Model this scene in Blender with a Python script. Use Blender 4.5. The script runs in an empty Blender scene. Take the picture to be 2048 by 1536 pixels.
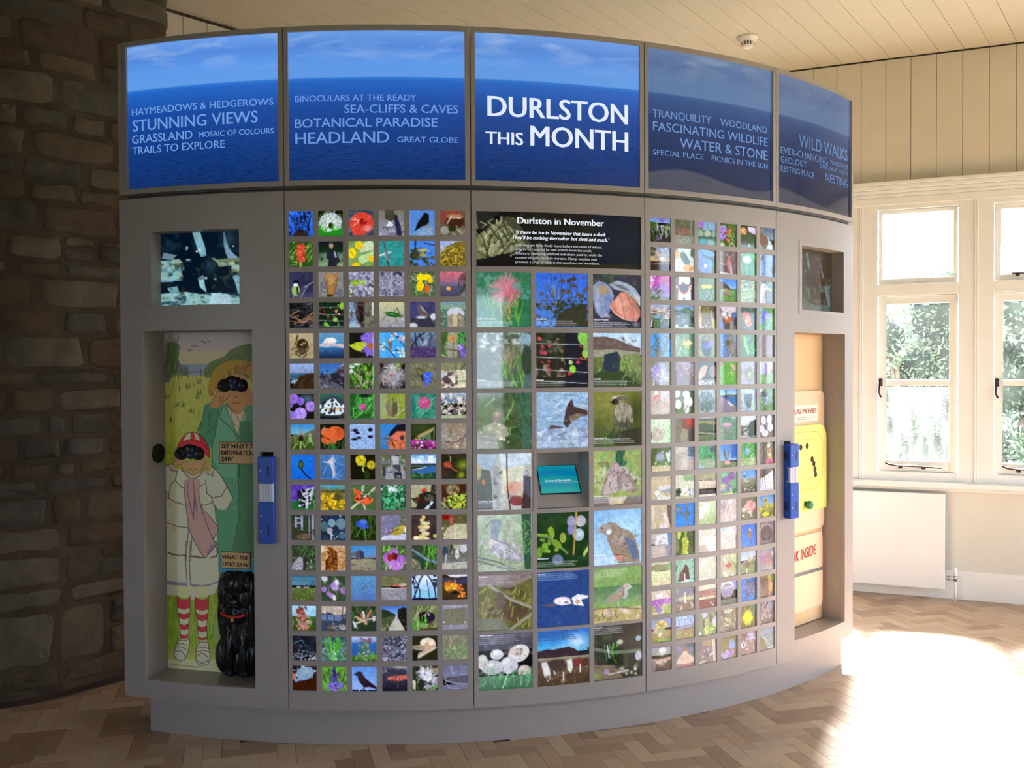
import bpy, bmesh, math, random
import numpy as np
from mathutils import Vector, Matrix

SC = bpy.context.scene
COL = SC.collection

# ------------------------------------------------------------------ camera, light, exposure
cam_data = bpy.data.cameras.new('camera')
cam = bpy.data.objects.new('camera', cam_data)
COL.objects.link(cam)
SC.camera = cam
_yaw, _pit, _rol, _f = 0.0734, -0.0173, -0.0052, 1939.18
CAM = Vector((0.0471, -6.7332, 1.5))
_fw = Vector((math.sin(_yaw) * math.cos(_pit), math.cos(_yaw) * math.cos(_pit), math.sin(_pit)))
_r = Vector((math.cos(_yaw), -math.sin(_yaw), 0))
_u = _r.cross(_fw)
_r2 = _r * math.cos(_rol) + _u * math.sin(_rol)
_u2 = -_r * math.sin(_rol) + _u * math.cos(_rol)
cam.matrix_world = Matrix(((_r2.x, _u2.x, -_fw.x, CAM.x), (_r2.y, _u2.y, -_fw.y, CAM.y),
                           (_r2.z, _u2.z, -_fw.z, CAM.z), (0, 0, 0, 1)))
cam_data.sensor_fit = 'HORIZONTAL'
cam_data.sensor_width = 36.0
cam_data.lens = 36.0 * _f / 2048.0
cam_data.clip_start = 0.05
cam_data.clip_end = 200

SC.view_settings.view_transform = 'Standard'
SC.view_settings.look = 'None'
SC.view_settings.gamma = 1.0
SC.view_settings.use_curve_mapping = False
SC.view_settings.exposure = 0.06

world = bpy.data.worlds.new('overcast_sky')
SC.world = world
world.use_nodes = True
_wn = world.node_tree
_bg = _wn.nodes['Background']
_tc = _wn.nodes.new('ShaderNodeTexCoord')
_sx = _wn.nodes.new('ShaderNodeSeparateXYZ')
_cr = _wn.nodes.new('ShaderNodeValToRGB')
_wn.links.new(_tc.outputs['Generated'], _sx.inputs[0])
_wn.links.new(_sx.outputs['Z'], _cr.inputs[0])
_cr.color_ramp.elements[0].position = 0.0
_cr.color_ramp.elements[0].color = (0.66, 0.81, 1.0, 1)
_cr.color_ramp.elements[1].position = 0.7
_cr.color_ramp.elements[1].color = (0.58, 0.74, 1.0, 1)
_wn.links.new(_cr.outputs[0], _bg.inputs['Color'])
SKY_STRENGTH = 11.0
_bg.inputs['Strength'].default_value = SKY_STRENGTH

SUN_STRENGTH = 150.0
SUN_AZ, SUN_EL = math.radians(67.5), math.radians(39.0)
_sd = bpy.data.lights.new('sun', 'SUN')
_sd.energy = SUN_STRENGTH
_sd.angle = math.radians(12.0)
_sd.color = (1.0, 0.97, 0.93)
sun = bpy.data.objects.new('sun', _sd)
COL.objects.link(sun)
_sv = Vector((math.cos(SUN_AZ) * math.cos(SUN_EL), math.sin(SUN_AZ) * math.cos(SUN_EL), math.sin(SUN_EL)))
sun.location = _sv * 12
sun.rotation_euler = _sv.to_track_quat('Z', 'Y').to_euler()

# ------------------------------------------------------------------ helpers
def lin(c):
    c = np.asarray(c, dtype=float)
    return np.where(c <= 0.04045, c / 12.92, ((c + 0.055) / 1.055) ** 2.4)

def rgb(r, g, b):
    v = lin(np.array([r, g, b]) / 255.0)
    return (float(v[0]), float(v[1]), float(v[2]), 1.0)

def mat(name, col, rough=0.5, metal=0.0, noise=0.0, nscale=20.0, bump=0.0, bscale=60.0, spec=0.5,
        col2=None, emit=None, estr=0.0, coat=0.0, coords='Object', stretch=None, detail=4.0):
    m = bpy.data.materials.new(name)
    m.use_nodes = True
    nt = m.node_tree
    b = nt.nodes['Principled BSDF']
    b.inputs['Roughness'].default_value = rough
    b.inputs['Metallic'].default_value = metal
    b.inputs['Specular IOR Level'].default_value = spec
    if coat:
        b.inputs['Coat Weight'].default_value = coat
        b.inputs['Coat Roughness'].default_value = 0.08
    b.inputs['Base Color'].default_value = col
    if emit:
        b.inputs['Emission Color'].default_value = emit
        b.inputs['Emission Strength'].default_value = estr
    if noise or col2 or bump:
        tc = nt.nodes.new('ShaderNodeTexCoord')
        src = tc.outputs[coords]
        if stretch:
            mp = nt.nodes.new('ShaderNodeMapping')
            mp.inputs['Scale'].default_value = stretch
            nt.links.new(src, mp.inputs[0])
            src = mp.outputs[0]
    if noise or col2:
        n = nt.nodes.new('ShaderNodeTexNoise')
        n.inputs['Scale'].default_value = nscale
        n.inputs['Detail'].default_value = detail
        nt.links.new(src, n.inputs['Vector'])
        r = nt.nodes.new('ShaderNodeValToRGB')
        r.color_ramp.elements[0].position = 0.3
        r.color_ramp.elements[1].position = 0.7
        c2 = col2 if col2 else tuple(min(1, x * (1 + noise)) for x in col[:3]) + (1,)
        c1 = col if col2 else tuple(x * (1 - noise) for x in col[:3]) + (1,)
        r.color_ramp.elements[0].color = c1
        r.color_ramp.elements[1].color = c2
        nt.links.new(n.outputs['Fac'], r.inputs[0])
        nt.links.new(r.outputs[0], b.inputs['Base Color'])
    if bump:
        n2 = nt.nodes.new('ShaderNodeTexNoise')
        n2.inputs['Scale'].default_value = bscale
        n2.inputs['Detail'].default_value = 6.0
        nt.links.new(src, n2.inputs['Vector'])
        bp = nt.nodes.new('ShaderNodeBump')
        bp.inputs['Strength'].default_value = bump
        bp.inputs['Distance'].default_value = 0.01
        nt.links.new(n2.outputs['Fac'], bp.inputs['Height'])
        nt.links.new(bp.outputs[0], b.inputs['Normal'])
    return m

def link(o, parent=None, label=None, cat=None, group=None, kind=None):
    COL.objects.link(o)
    if parent is not None:
        o.parent = parent
    if label: o['label'] = label
    if cat: o['category'] = cat
    if group: o['group'] = group
    if kind: o['kind'] = kind
    return o

def thing(name, loc, label, cat, group=None):
    o = bpy.data.objects.new(name, None)
    o.empty_display_size = 0.1
    o.location = loc
    return link(o, None, label, cat, group)

def wloc(o):
    v = Vector((0, 0, 0))
    while o is not None:
        v += Vector(o.location)
        o = o.parent
    return v

def mesh_obj(name, verts, faces, m, parent=None, smooth=False, bevel=0.0, seg=2, **kw):
    """verts are world coordinates; the object's origin sits at its parent's origin"""
    off = wloc(parent) if parent is not None else Vector((0, 0, 0))
    me = bpy.data.meshes.new(name)
    v = np.array([tuple(p) for p in verts], dtype=float) - np.array(off)
    me.from_pydata(v.tolist(), [], faces)
    me.materials.append(m)
    if smooth:
        me.polygons.foreach_set('use_smooth', [True] * len(me.polygons))
    me.update()
    o = bpy.data.objects.new(name, me)
    link(o, parent, **kw)
    if bevel:
        bm = bmesh.new(); bm.from_mesh(me)
        bmesh.ops.remove_doubles(bm, verts=bm.verts, dist=1e-6)
        bmesh.ops.recalc_face_normals(bm, faces=bm.faces)
        es = [e for e in bm.edges if len(e.link_faces) == 2 and e.calc_face_angle(0) > 0.6]
        bmesh.ops.bevel(bm, geom=es, offset=bevel, segments=seg, profile=0.5, affect='EDGES')
        bm.to_mesh(me); bm.free()
    return o

class MB:
    """collects simple shapes in world coordinates"""
    def __init__(s): s.v = []; s.f = []
    def add(s, vs, fs):
        k = len(s.v); s.v += [tuple(p) for p in vs]; s.f += [tuple(i + k for i in f) for f in fs]
    def box(s, o, ux, uy, uz, a, b, c):
        """box spanning a=(a0,a1) along ux, b along uy, c along uz from origin o"""
        P = []
        for i in (0, 1):
            for j in (0, 1):
                for k in (0, 1):
                    P.append(Vector(o) + ux * a[i] + uy * b[j] + uz * c[k])
        s.add(P, [(0, 1, 3, 2), (4, 6, 7, 5), (0, 4, 5, 1), (2, 3, 7, 6), (0, 2, 6, 4), (1, 5, 7, 3)])
    def tube(s, pts, r, n=10, caps=True):
        pts = [Vector(p) for p in pts]
        rings = []
        for i, p in enumerate(pts):
            t = (pts[min(i + 1, len(pts) - 1)] - pts[max(i - 1, 0)]).normalized()
            ref = Vector((0, 0, 1)) if abs(t.z) < 0.9 else Vector((1, 0, 0))
            a = t.cross(ref).normalized(); b = t.cross(a)
            rr = r[i] if isinstance(r, (list, tuple)) else r
            rings.append([p + a * rr * math.cos(2 * math.pi * k / n) + b * rr * math.sin(2 * math.pi * k / n) for k in range(n)])
        vs = [q for R_ in rings for q in R_]
        fs = []
        for i in range(len(pts) - 1):
            for k in range(n):
                fs.append((i * n + k, i * n + (k + 1) % n, (i + 1) * n + (k + 1) % n, (i + 1) * n + k))
        if caps:
            fs.append(tuple(range(n))[::-1]); fs.append(tuple((len(pts) - 1) * n + k for k in range(n)))
        s.add(vs, fs)
    def lathe(s, c, ax, prof, n=24):
        """prof: list of (radius, height along ax)"""
        ax = Vector(ax).normalized()
        ref = Vector((0, 0, 1)) if abs(ax.z) < 0.9 else Vector((1, 0, 0))
        a = ax.cross(ref).normalized(); b = ax.cross(a)
        vs = []; fs = []
        for (r, h) in prof:
            for k in range(n):
                t = 2 * math.pi * k / n
                vs.append(Vector(c) + ax * h + (a * math.cos(t) + b * math.sin(t)) * r)
        for i in range(len(prof) - 1):
            for k in range(n):
                fs.append((i * n + k, i * n + (k + 1) % n, (i + 1) * n + (k + 1) % n, (i + 1) * n + k))
        fs.append(tuple((len(prof) - 1) * n + k for k in range(n)))
        fs.append(tuple(range(n))[::-1])
        s.add(vs, fs)
    def prism(s, poly, o, ux, uz, un, d0, d1):
        """polygon in (u,z) extruded along un from d0 to d1"""
        n = len(poly)
        A = [Vector(o) + ux * p[0] + uz * p[1] + un * d0 for p in poly]
        B = [Vector(o) + ux * p[0] + uz * p[1] + un * d1 for p in poly]
        s.add(A + B, [tuple(range(n))[::-1], tuple(range(n, 2 * n))] +
              [(i, (i + 1) % n, n + (i + 1) % n, n + i) for i in range(n)])
    def obj(s, name, m, parent=None, **kw):
        return mesh_obj(name, s.v, s.f, m, parent, **kw)

X, Y, Z = Vector((1, 0, 0)), Vector((0, 1, 0)), Vector((0, 0, 1))

# ------------------------------------------------------------------ cabinet arc frame
R = 2.9108
A0 = -0.1943 - 0.2478
SEAM = [0.0, 0.721, 1.457, 2.193, 2.930, 3.651]
ZT, ZHB, ZLT, ZLB = 2.8375, 2.2158, 2.196, 0.1472

def cp(s, z, off=0.0):
    """point on the cabinet front: arc length s, height z, off = outwards"""
    a = A0 + s / R
    return Vector(((R + off) * math.sin(a), -(R + off) * math.cos(a), z))

def sheet(name, S, Zs, holes, o1, o0, m, parent, back=False, **kw):
    """curved board between outward offsets o0 (back) and o1 (front) with rectangular holes"""
    sl = set(round(v, 5) for v in S); zl = set(round(v, 5) for v in Zs)
    for h in holes:
        sl |= {round(h[0], 5), round(h[1], 5)}; zl |= {round(h[2], 5), round(h[3], 5)}
    sl = sorted(sl); zl = sorted(zl)
    fine = [sl[0]]
    for b_ in sl[1:]:
        a_ = fine[-1]; k = max(1, int(math.ceil((b_ - a_) / 0.045)))
        fine += [a_ + (b_ - a_) * (i + 1) / k for i in range(k)]
    sl = fine
    ns, nz = len(sl), len(zl)
    def solid(i, j):
        if i < 0 or j < 0 or i >= ns - 1 or j >= nz - 1: return False
        x = (sl[i] + sl[i + 1]) / 2; y = (zl[j] + zl[j + 1]) / 2
        for h in holes:
            if h[0] < x < h[1] and h[2] < y < h[3]: return False
        return True
    V = []; F = []
    for off in (o1, o0):
        for j in range(nz):
            for i in range(ns): V.append(cp(sl[i], zl[j], off))
    N = ns * nz
    ix = lambda i, j: j * ns + i
    for i in range(ns - 1):
        for j in range(nz - 1):
            if not solid(i, j): continue
            F.append((ix(i, j), ix(i + 1, j), ix(i + 1, j + 1), ix(i, j + 1)))
            if back: F.append((N + ix(i, j), N + ix(i, j + 1), N + ix(i + 1, j + 1), N + ix(i + 1, j)))
            if not solid(i - 1, j): F.append((ix(i, j), ix(i, j + 1), N + ix(i, j + 1), N + ix(i, j)))
            if not solid(i + 1, j): F.append((ix(i + 1, j), N + ix(i + 1, j), N + ix(i + 1, j + 1), ix(i + 1, j + 1)))
            if not solid(i, j - 1): F.append((ix(i, j), N + ix(i, j), N + ix(i + 1, j), ix(i + 1, j)))
            if not solid(i, j + 1): F.append((ix(i, j + 1), ix(i + 1, j + 1), N + ix(i + 1, j + 1), N + ix(i, j + 1)))
    return mesh_obj(name, V, F, m, parent, **kw)

def text_mesh(name, body, u0, u1, z0, cap, place, m, parent, shear=0.0, bold=0.0, **kw):
    """flat lettering fitted to width u0..u1 and capital height cap, mapped by place(u,z)"""
    cu = bpy.data.curves.new('lettering', 'FONT')
    cu.body = body; cu.size = 1.0; cu.resolution_u = 3
    cu.shear = shear
    o = bpy.data.objects.new('lettering', cu)
    COL.objects.link(o)
    dg = bpy.context.evaluated_depsgraph_get()
    me = bpy.data.meshes.new_from_object(o.evaluated_get(dg))
    bpy.data.objects.remove(o)
    n = len(me.vertices)
    co = np.zeros(n * 3); me.vertices.foreach_get('co', co); co = co.reshape(-1, 3)
    x0, x1 = co[:, 0].min(), co[:, 0].max()
    k = (u1 - u0) / max(1e-6, x1 - x0)
    ky = cap / CAPH
    off = np.array(wloc(parent))
    out = np.zeros_like(co)
    for i in range(n):
        p = place(u0 + (co[i, 0] - x0) * k, z0 + co[i, 1] * ky)
        out[i] = (p[0], p[1], p[2])
    out -= off
    me.vertices.foreach_set('co', out.reshape(-1))
    me.materials.clear(); me.materials.append(m)
    me.update()
    if bold:      # heavier strokes: the outline again, shifted by a hair to either side
        bm = bmesh.new(); bm.from_mesh(me)
        a_, b_ = place((u0 + u1) / 2, z0), place((u0 + u1) / 2 + .01, z0)
        t_ = Vector((b_[0] - a_[0], b_[1] - a_[1], b_[2] - a_[2])).normalized() * (cap * bold * 2.6)
        g0 = list(bm.verts) + list(bm.edges) + list(bm.faces)
        for k_ in (1, -1):
            d_ = bmesh.ops.duplicate(bm, geom=g0)
            for v in [v for v in d_['geom'] if isinstance(v, bmesh.types.BMVert)]: v.co += t_ * k_
        bm.to_mesh(me); bm.free()
    ob = bpy.data.objects.new(name, me)
    return link(ob, parent, **kw)

def _caph():
    cu = bpy.data.curves.new('probe', 'FONT'); cu.body = 'H'; cu.size = 1.0
    o = bpy.data.objects.new('probe', cu); COL.objects.link(o)
    me = bpy.data.meshes.new_from_object(o.evaluated_get(bpy.context.evaluated_depsgraph_get()))
    h = max(v.co.y for v in me.vertices)
    bpy.data.objects.remove(o); bpy.data.meshes.remove(me)
    return h
CAPH = _caph()

# ------------------------------------------------------------------ small painter for printed pictures
class Paint:
    def __init__(s, w, h, seed=0, T=None, tex=True):
        s.tex = tex
        s.w, s.h = w, h
        yy, xx = np.mgrid[0:h, 0:w]
        s.x = xx / (w - 1) * 100.0; s.y = yy / (h - 1) * 100.0
        if T: s.x, s.y = T(s.x, s.y)
        s.px = (s.x.max() - s.x.min()) / w * 1.0
        s.c = np.zeros((h, w, 3)); s.rng = np.random.RandomState(seed)
    @staticmethod
    def col(t): return np.array([int(ch, 16) / 15.0 for ch in t])
    def mix(s, m, c):
        m = np.clip(m, 0, 1)[..., None]; s.c = s.c * (1 - m) + c * m
    def noise(s, scale):
        """smooth value noise; scale = feature size in units"""
        n = max(2, int(100 / scale) + 2); m = max(2, int(100 * s.h / s.w / scale) + 2) if s.h > s.w * 1.5 else n
        g = s.rng.rand(m + 1, n + 1)
        gx = np.linspace(0, n - 1e-3, s.w)[None, :].repeat(s.h, 0); gy = np.linspace(0, m - 1e-3, s.h)[:, None].repeat(s.w, 1)
        i = gx.astype(int); j = gy.astype(int); fx = gx - i; fy = gy - j
        fx = fx * fx * (3 - 2 * fx); fy = fy * fy * (3 - 2 * fy)
        return (g[j, i] * (1 - fx) + g[j, i + 1] * fx) * (1 - fy) + (g[j + 1, i] * (1 - fx) + g[j + 1, i + 1] * fx) * fy
    def seg(s, x0, y0, x1, y1, w, c, a=1.0):
        dx, dy = x1 - x0, y1 - y0; L = dx * dx + dy * dy + 1e-9
        t = np.clip(((s.x - x0) * dx + (s.y - y0) * dy) / L, 0, 1)
        d = np.hypot(s.x - x0 - t * dx, s.y - y0 - t * dy)
        s.mix(np.clip((w / 2 - d) / s.px + 0.5, 0, 1) * a, c)
    def poly(s, pts, c, a=1.0):
        ins = np.zeros(s.x.shape, bool); dm = np.full(s.x.shape, 1e9)
        n = len(pts)
        for i in range(n):
            x0, y0 = pts[i]; x1, y1 = pts[(i + 1) % n]
            if y0 != y1:
                cr = ((y0 > s.y) != (y1 > s.y)) & (s.x < (x1 - x0) * (s.y - y0) / (y1 - y0) + x0)
                ins ^= cr
            dx, dy = x1 - x0, y1 - y0; L = dx * dx + dy * dy + 1e-9
            t = np.clip(((s.x - x0) * dx + (s.y - y0) * dy) / L, 0, 1)
            dm = np.minimum(dm, np.hypot(s.x - x0 - t * dx, s.y - y0 - t * dy))
        sd = np.where(ins, dm, -dm)
        s.mix(np.clip(sd / s.px + 0.5, 0, 1) * a, c)
    def run(s, txt):
        for op in txt.split(';'):
            t = op.split()
            if not t: continue
            k = t[0]
            if k == 'B': s.c[:] = s.col(t[1])
            elif k == 'G':
                y0, y1 = (float(t[3]), float(t[4])) if len(t) > 3 else (0, 100)
                f = np.clip((s.y - y0) / (y1 - y0), 0, 1)[..., None]
                g = s.col(t[1]) * (1 - f) + s.col(t[2]) * f
                m = ((s.y >= y0) & (s.y <= y1 + .01))[..., None]
                s.c = np.where(m, g, s.c)
            elif k == 'N':   # colour amount scale [y0 y1]
                a, sc = float(t[2]), float(t[3])
                n = s.noise(sc) * .65 + s.noise(sc / 2.2) * .35
                m = np.clip((n - (1 - a)) * 3.5 + .4, 0, .9)
                if len(t) > 4: m = m * ((s.y >= float(t[4])) & (s.y <= float(t[5])))
                s.mix(m, s.col(t[1]))
            elif k == 'S':   # colour n len ang w [x0 y0 x1 y1]
                n, L, an, w = int(t[2]), float(t[3]), float(t[4]), float(t[5])
                b = [float(v) for v in t[6:10]] if len(t) > 6 else [0, 0, 100, 100]
                for _ in range(n):
                    x = s.rng.uniform(b[0], b[2]); y = s.rng.uniform(b[1], b[3])
                    th = math.radians(an + s.rng.normal(0, 22)); l = L * s.rng.uniform(.5, 1.2)
                    c = np.clip(s.col(t[1]) * s.rng.uniform(.75, 1.2), 0, 1)
                    s.seg(x, y, x + l * math.cos(th), y - l * math.sin(th), w, c)
            elif k == 'D':   # colour n r [x0 y0 x1 y1]
                n, r = int(t[2]), float(t[3])
                b = [float(v) for v in t[4:8]] if len(t) > 4 else [0, 0, 100, 100]
                for _ in range(n):
                    x = s.rng.uniform(b[0], b[2]); y = s.rng.uniform(b[1], b[3])
                    c = np.clip(s.col(t[1]) * s.rng.uniform(.7, 1.15), 0, 1); rr = r * s.rng.uniform(.6, 1.3)
                    d = np.hypot(s.x - x, (s.y - y) * 1.1)
                    s.mix((rr - d) / s.px + .5, c)
            elif k == 'E':
                x, y, rx, ry = [float(v) for v in t[2:6]]; ro = math.radians(float(t[6])) if len(t) > 6 else 0
                dx = (s.x - x) * math.cos(ro) - (s.y - y) * math.sin(ro); dy = (s.x - x) * math.sin(ro) + (s.y - y) * math.cos(ro)
                d = np.sqrt((dx / rx) ** 2 + (dy / ry) ** 2)
                s.mix((1 - d) * min(rx, ry) / s.px + .5, s.col(t[1]))
            elif k == 'H':   # soft highlight: colour x y rx ry strength
                x, y, rx, ry, a = [float(v) for v in t[2:7]]
                d2 = ((s.x - x) / rx) ** 2 + ((s.y - y) / ry) ** 2
                s.mix(np.exp(-d2 * 1.5) * a, s.col(t[1]))
            elif k == 'L':
                w = float(t[2]); p = [float(v) for v in t[3:]]
                for i in range(0, len(p) - 3, 2): s.seg(p[i], p[i + 1], p[i + 2], p[i + 3], w, s.col(t[1]))
            elif k == 'P':
                p = [float(v) for v in t[2:]]
                s.poly([(p[i], p[i + 1]) for i in range(0, len(p), 2)], s.col(t[1]))
            elif k == 'R':
                x0, y0, x1, y1 = [float(v) for v in t[2:6]]
                s.poly([(x0, y0), (x1, y0), (x1, y1), (x0, y1)], s.col(t[1]))
            elif k == 'F':   # colour x y r n w : radiating hairs
                x, y, r, n, w = [float(v) for v in t[2:7]]
                for i in range(int(n)):
                    th = 2 * math.pi * (i + s.rng.rand() * .6) / n; l = r * s.rng.uniform(.75, 1.1)
                    c = np.clip(s.col(t[1]) * s.rng.uniform(.75, 1.15), 0, 1)
                    s.seg(x, y, x + l * math.cos(th), y + l * math.sin(th), w, c)
            elif k == 'O':   # flower: petal colour x y r n centre colour
                x, y, r, n = [float(v) for v in t[2:6]]
                for i in range(int(n)):
                    th = 2 * math.pi * i / n + .5
                    cx_, cy_ = x + r * .58 * math.cos(th), y + r * .58 * math.sin(th)
                    d = np.hypot(s.x - cx_, s.y - cy_)
                    s.mix((r * .46 - d) / s.px + .5, np.clip(s.col(t[1]) * s.rng.uniform(.85, 1.08), 0, 1))
                if len(t) > 6:
                    d = np.hypot(s.x - x, s.y - y); s.mix((r * .25 - d) / s.px + .5, s.col(t[6]))
            elif k == 'T':   # lines of small caption print: colour x0 y0 x1 lines pitch
                x0, y0, x1, n, pi_ = [float(v) for v in t[2:7]]
                for i in range(int(n)):
                    x = x0; e = x1 * s.rng.uniform(.8, 1.0)
                    while x < e:
                        l = s.rng.uniform(2.5, 7); s.seg(x, y0 + i * pi_, min(x + l, e), y0 + i * pi_, pi_ * .45, s.col(t[1]), .55); x += l + 1.6
        if s.tex:
            f = 1 + (s.noise(7)[..., None] - .5) * .14 + (s.noise(3)[..., None] - .5) * .14
            s.c = s.c * f
        s.c += (s.rng.rand(s.h, s.w, 1) - .5) * .03
        s.c = np.clip(s.c, 0, 1)
        return s

def picture(name, cv, place, m, parent, **kw):
    """a printed picture as a finely divided sheet with a colour attribute; place(u,v) with v downwards 0..1"""
    h, w = cv.h, cv.w
    off = np.array(wloc(parent))
    U = np.linspace(0, 1, w); Vv = np.linspace(0, 1, h)
    co = place(U[None, :].repeat(h, 0), Vv[:, None].repeat(w, 1)).reshape(-1, 3) - off
    k = (np.arange(h - 1)[:, None] * w + np.arange(w - 1)[None, :]).reshape(-1)
    F = np.stack([k, k + w, k + w + 1, k + 1], -1)
    me = bpy.data.meshes.new(name)
    me.vertices.add(h * w); me.vertices.foreach_set('co', co.reshape(-1))
    me.loops.add(F.size); me.loops.foreach_set('vertex_index', F.reshape(-1).astype(np.int32))
    me.polygons.add(len(F)); me.polygons.foreach_set('loop_start', (np.arange(len(F)) * 4).astype(np.int32))
    me.polygons.foreach_set('loop_total', np.full(len(F), 4, np.int32))
    me.update(calc_edges=True)
    ca = me.color_attributes.new('print', 'FLOAT_COLOR', 'POINT')
    d = np.ones((h * w, 4)); d[:, :3] = lin(cv.c.reshape(-1, 3))
    ca.data.foreach_set('color', d.reshape(-1))
    me.materials.append(m)
    o = bpy.data.objects.new(name, me)
    return link(o, parent, **kw)

def print_mat(name, emis, diff, rough=0.1, spec=0.5, coat=0.0, bump=0.0):
    m = bpy.data.materials.new(name); m.use_nodes = True
    nt = m.node_tree; b = nt.nodes['Principled BSDF']
    a = nt.nodes.new('ShaderNodeVertexColor'); a.layer_name = 'print'
    mx = nt.nodes.new('ShaderNodeMix'); mx.data_type = 'RGBA'; mx.blend_type = 'MULTIPLY'
    mx.inputs['Factor'].default_value = 1.0
    mx.inputs['B'].default_value = (diff, diff, diff, 1)
    nt.links.new(a.outputs['Color'], mx.inputs['A'])
    nt.links.new(mx.outputs['Result'], b.inputs['Base Color'])
    nt.links.new(a.outputs['Color'], b.inputs['Emission Color'])
    b.inputs['Emission Strength'].default_value = emis
    b.inputs['Roughness'].default_value = rough
    b.inputs['Specular IOR Level'].default_value = spec
    return m
# ------------------------------------------------------------------ materials of the room
M_wallpaint = mat('cream_wall_paint', rgb(222, 217, 203), 0.55, noise=0.02, nscale=3, bump=0.05, bscale=90)
M_board = mat('cream_painted_boards', rgb(214, 206, 190), 0.5, noise=0.03, nscale=4, bump=0.04, bscale=50)
M_groove = mat('groove_shadow_paint', rgb(74, 62, 52), 0.8)
M_ceil = mat('ceiling_board_paint', rgb(214, 206, 186), 0.5, noise=0.02, nscale=3)
M_white = mat('white_gloss_joinery', rgb(246, 243, 235), 0.35, noise=0.02, nscale=5)
M_iron = mat('dark_iron', rgb(58, 44, 44), 0.45, 0.6)
M_mortar = mat('brown_lime_mortar', rgb(88, 75, 60), 0.95, col2=rgb(68, 58, 47), nscale=6, bump=0.6, bscale=45)
M_stones = [mat('rubble_stone_%s' % n, c, 0.9, col2=c2, nscale=9, bump=0.9, bscale=30, detail=8)
            for n, c, c2 in (('grey', rgb(88, 80, 68), rgb(112, 102, 86)), ('dark', rgb(62, 59, 54), rgb(88, 82, 72)),
                             ('tan', rgb(106, 92, 74), rgb(84, 74, 60)), ('slate', rgb(70, 69, 64), rgb(96, 91, 80)),
                             ('brown', rgb(94, 77, 60), rgb(72, 61, 50)))]
M_bare = mat('far_room_plaster', rgb(120, 112, 102), 0.9)
M_darkback = mat('dark_back_of_room', rgb(64, 58, 52), 0.9)

def glass_mat(name, grime, gcol=(0.75, 0.8, 0.78, 1), scale=6.0, stretch=(1, 1, 1)):
    m = bpy.data.materials.new(name); m.use_nodes = True
    nt = m.node_tree; nt.nodes.remove(nt.nodes['Principled BSDF'])
    out = nt.nodes['Material Output']
    tr = nt.nodes.new('ShaderNodeBsdfTransparent'); gl = nt.nodes.new('ShaderNodeBsdfGlossy')
    gl.inputs['Roughness'].default_value = 0.02
    fr = nt.nodes.new('ShaderNodeFresnel'); fr.inputs['IOR'].default_value = 1.45
    mx = nt.nodes.new('ShaderNodeMixShader')
    nt.links.new(fr.outputs[0], mx.inputs[0]); nt.links.new(tr.outputs[0], mx.inputs[1]); nt.links.new(gl.outputs[0], mx.inputs[2])
    df = nt.nodes.new('ShaderNodeBsdfTranslucent'); df.inputs['Color'].default_value = gcol
    m2 = nt.nodes.new('ShaderNodeMixShader')
    tc = nt.nodes.new('ShaderNodeTexCoord'); mp = nt.nodes.new('ShaderNodeMapping'); mp.inputs['Scale'].default_value = stretch
    n = nt.nodes.new('ShaderNodeTexNoise'); n.inputs['Scale'].default_value = scale; n.inputs['Detail'].default_value = 5
    r = nt.nodes.new('ShaderNodeMapRange'); r.inputs['From Min'].default_value = 0.35; r.inputs['From Max'].default_value = 0.7
    r.inputs['To Min'].default_value = grime * 0.25; r.inputs['To Max'].default_value = grime
    nt.links.new(tc.outputs['Object'], mp.inputs[0]); nt.links.new(mp.outputs[0], n.inputs['Vector'])
    nt.links.new(n.outputs['Fac'], r.inputs['Value']); nt.links.new(r.outputs[0], m2.inputs[0])
    nt.links.new(mx.outputs[0], m2.inputs[1]); nt.links.new(df.outputs[0], m2.inputs[2])
    nt.links.new(m2.outputs[0], out.inputs[0])
    return m
M_glass = glass_mat('window_glass', 0.006)
M_glass_dirty = glass_mat('rain_streaked_window_glass', 0.028, stretch=(2.5, 2.5, 0.5), scale=7)

# ------------------------------------------------------------------ room plan
WA = Vector((2.799, -0.481, 0)); WD = Vector((0.883, -0.4695, 0)).normalized(); WN = Vector((-WD.y, WD.x, 0))  # WN points outdoors
if WN.y < 0: WN = -WN
CORNER = Vector((0.523, 0.731, 0))
LD = Vector((0.715, 0.699, 0)).normalized()          # boarded wall running to the corner
ZC = 3.499
S_END = 3.6
CR = WA + WD * S_END                                   # right corner of the room
RD = Vector((-0.47, -0.883, 0)).normalized()
FR = CR + RD * 7.4                                     # front right corner
FL = Vector((-4.3, FR.y - 0.3, 0))
stone_path = [(-4.3, -2.50), (-3.3, -2.42), (-2.6, -2.36), (-2.15, -2.30), (-1.93, -2.245), (-1.76, -2.15), (-1.63, -2.01),
              (-1.50, -1.875), (-1.35, -1.73), (-1.36, -1.60), (-1.55, -1.42), (-1.75, -1.42)]

def wq(s, z, d=0.0):
    """point on the window wall: s along, z up, d outdoors(+)/indoors(-)"""
    return WA + WD * s + Z * z + WN * d

# floor --------------------------------------------------------------
floor_mb = MB()
fp = [Vector((-4.4, FR.y - 0.5, 0)), Vector((FR.x + .2, FR.y - .3, 0)), CR + Vector((.15, 0, 0)), CORNER + Vector((0, .15, 0)), Vector((-2.0, -1.3, 0)), Vector((-4.4, -1.3, 0))]
n = len(fp)
floor_mb.add([p - Z * 0.008 for p in fp] + [p - Z * 0.15 for p in fp],
             [tuple(range(n)), tuple(range(2 * n - 1, n - 1, -1))] + [(i, n + i, n + (i + 1) % n, (i + 1) % n) for i in range(n)])
M_subfloor = mat('dark_joint_bed', rgb(130, 108, 88), 0.8)
floor = floor_mb.obj('floor', M_subfloor, kind='structure', label='herringbone wood block floor')

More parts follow.
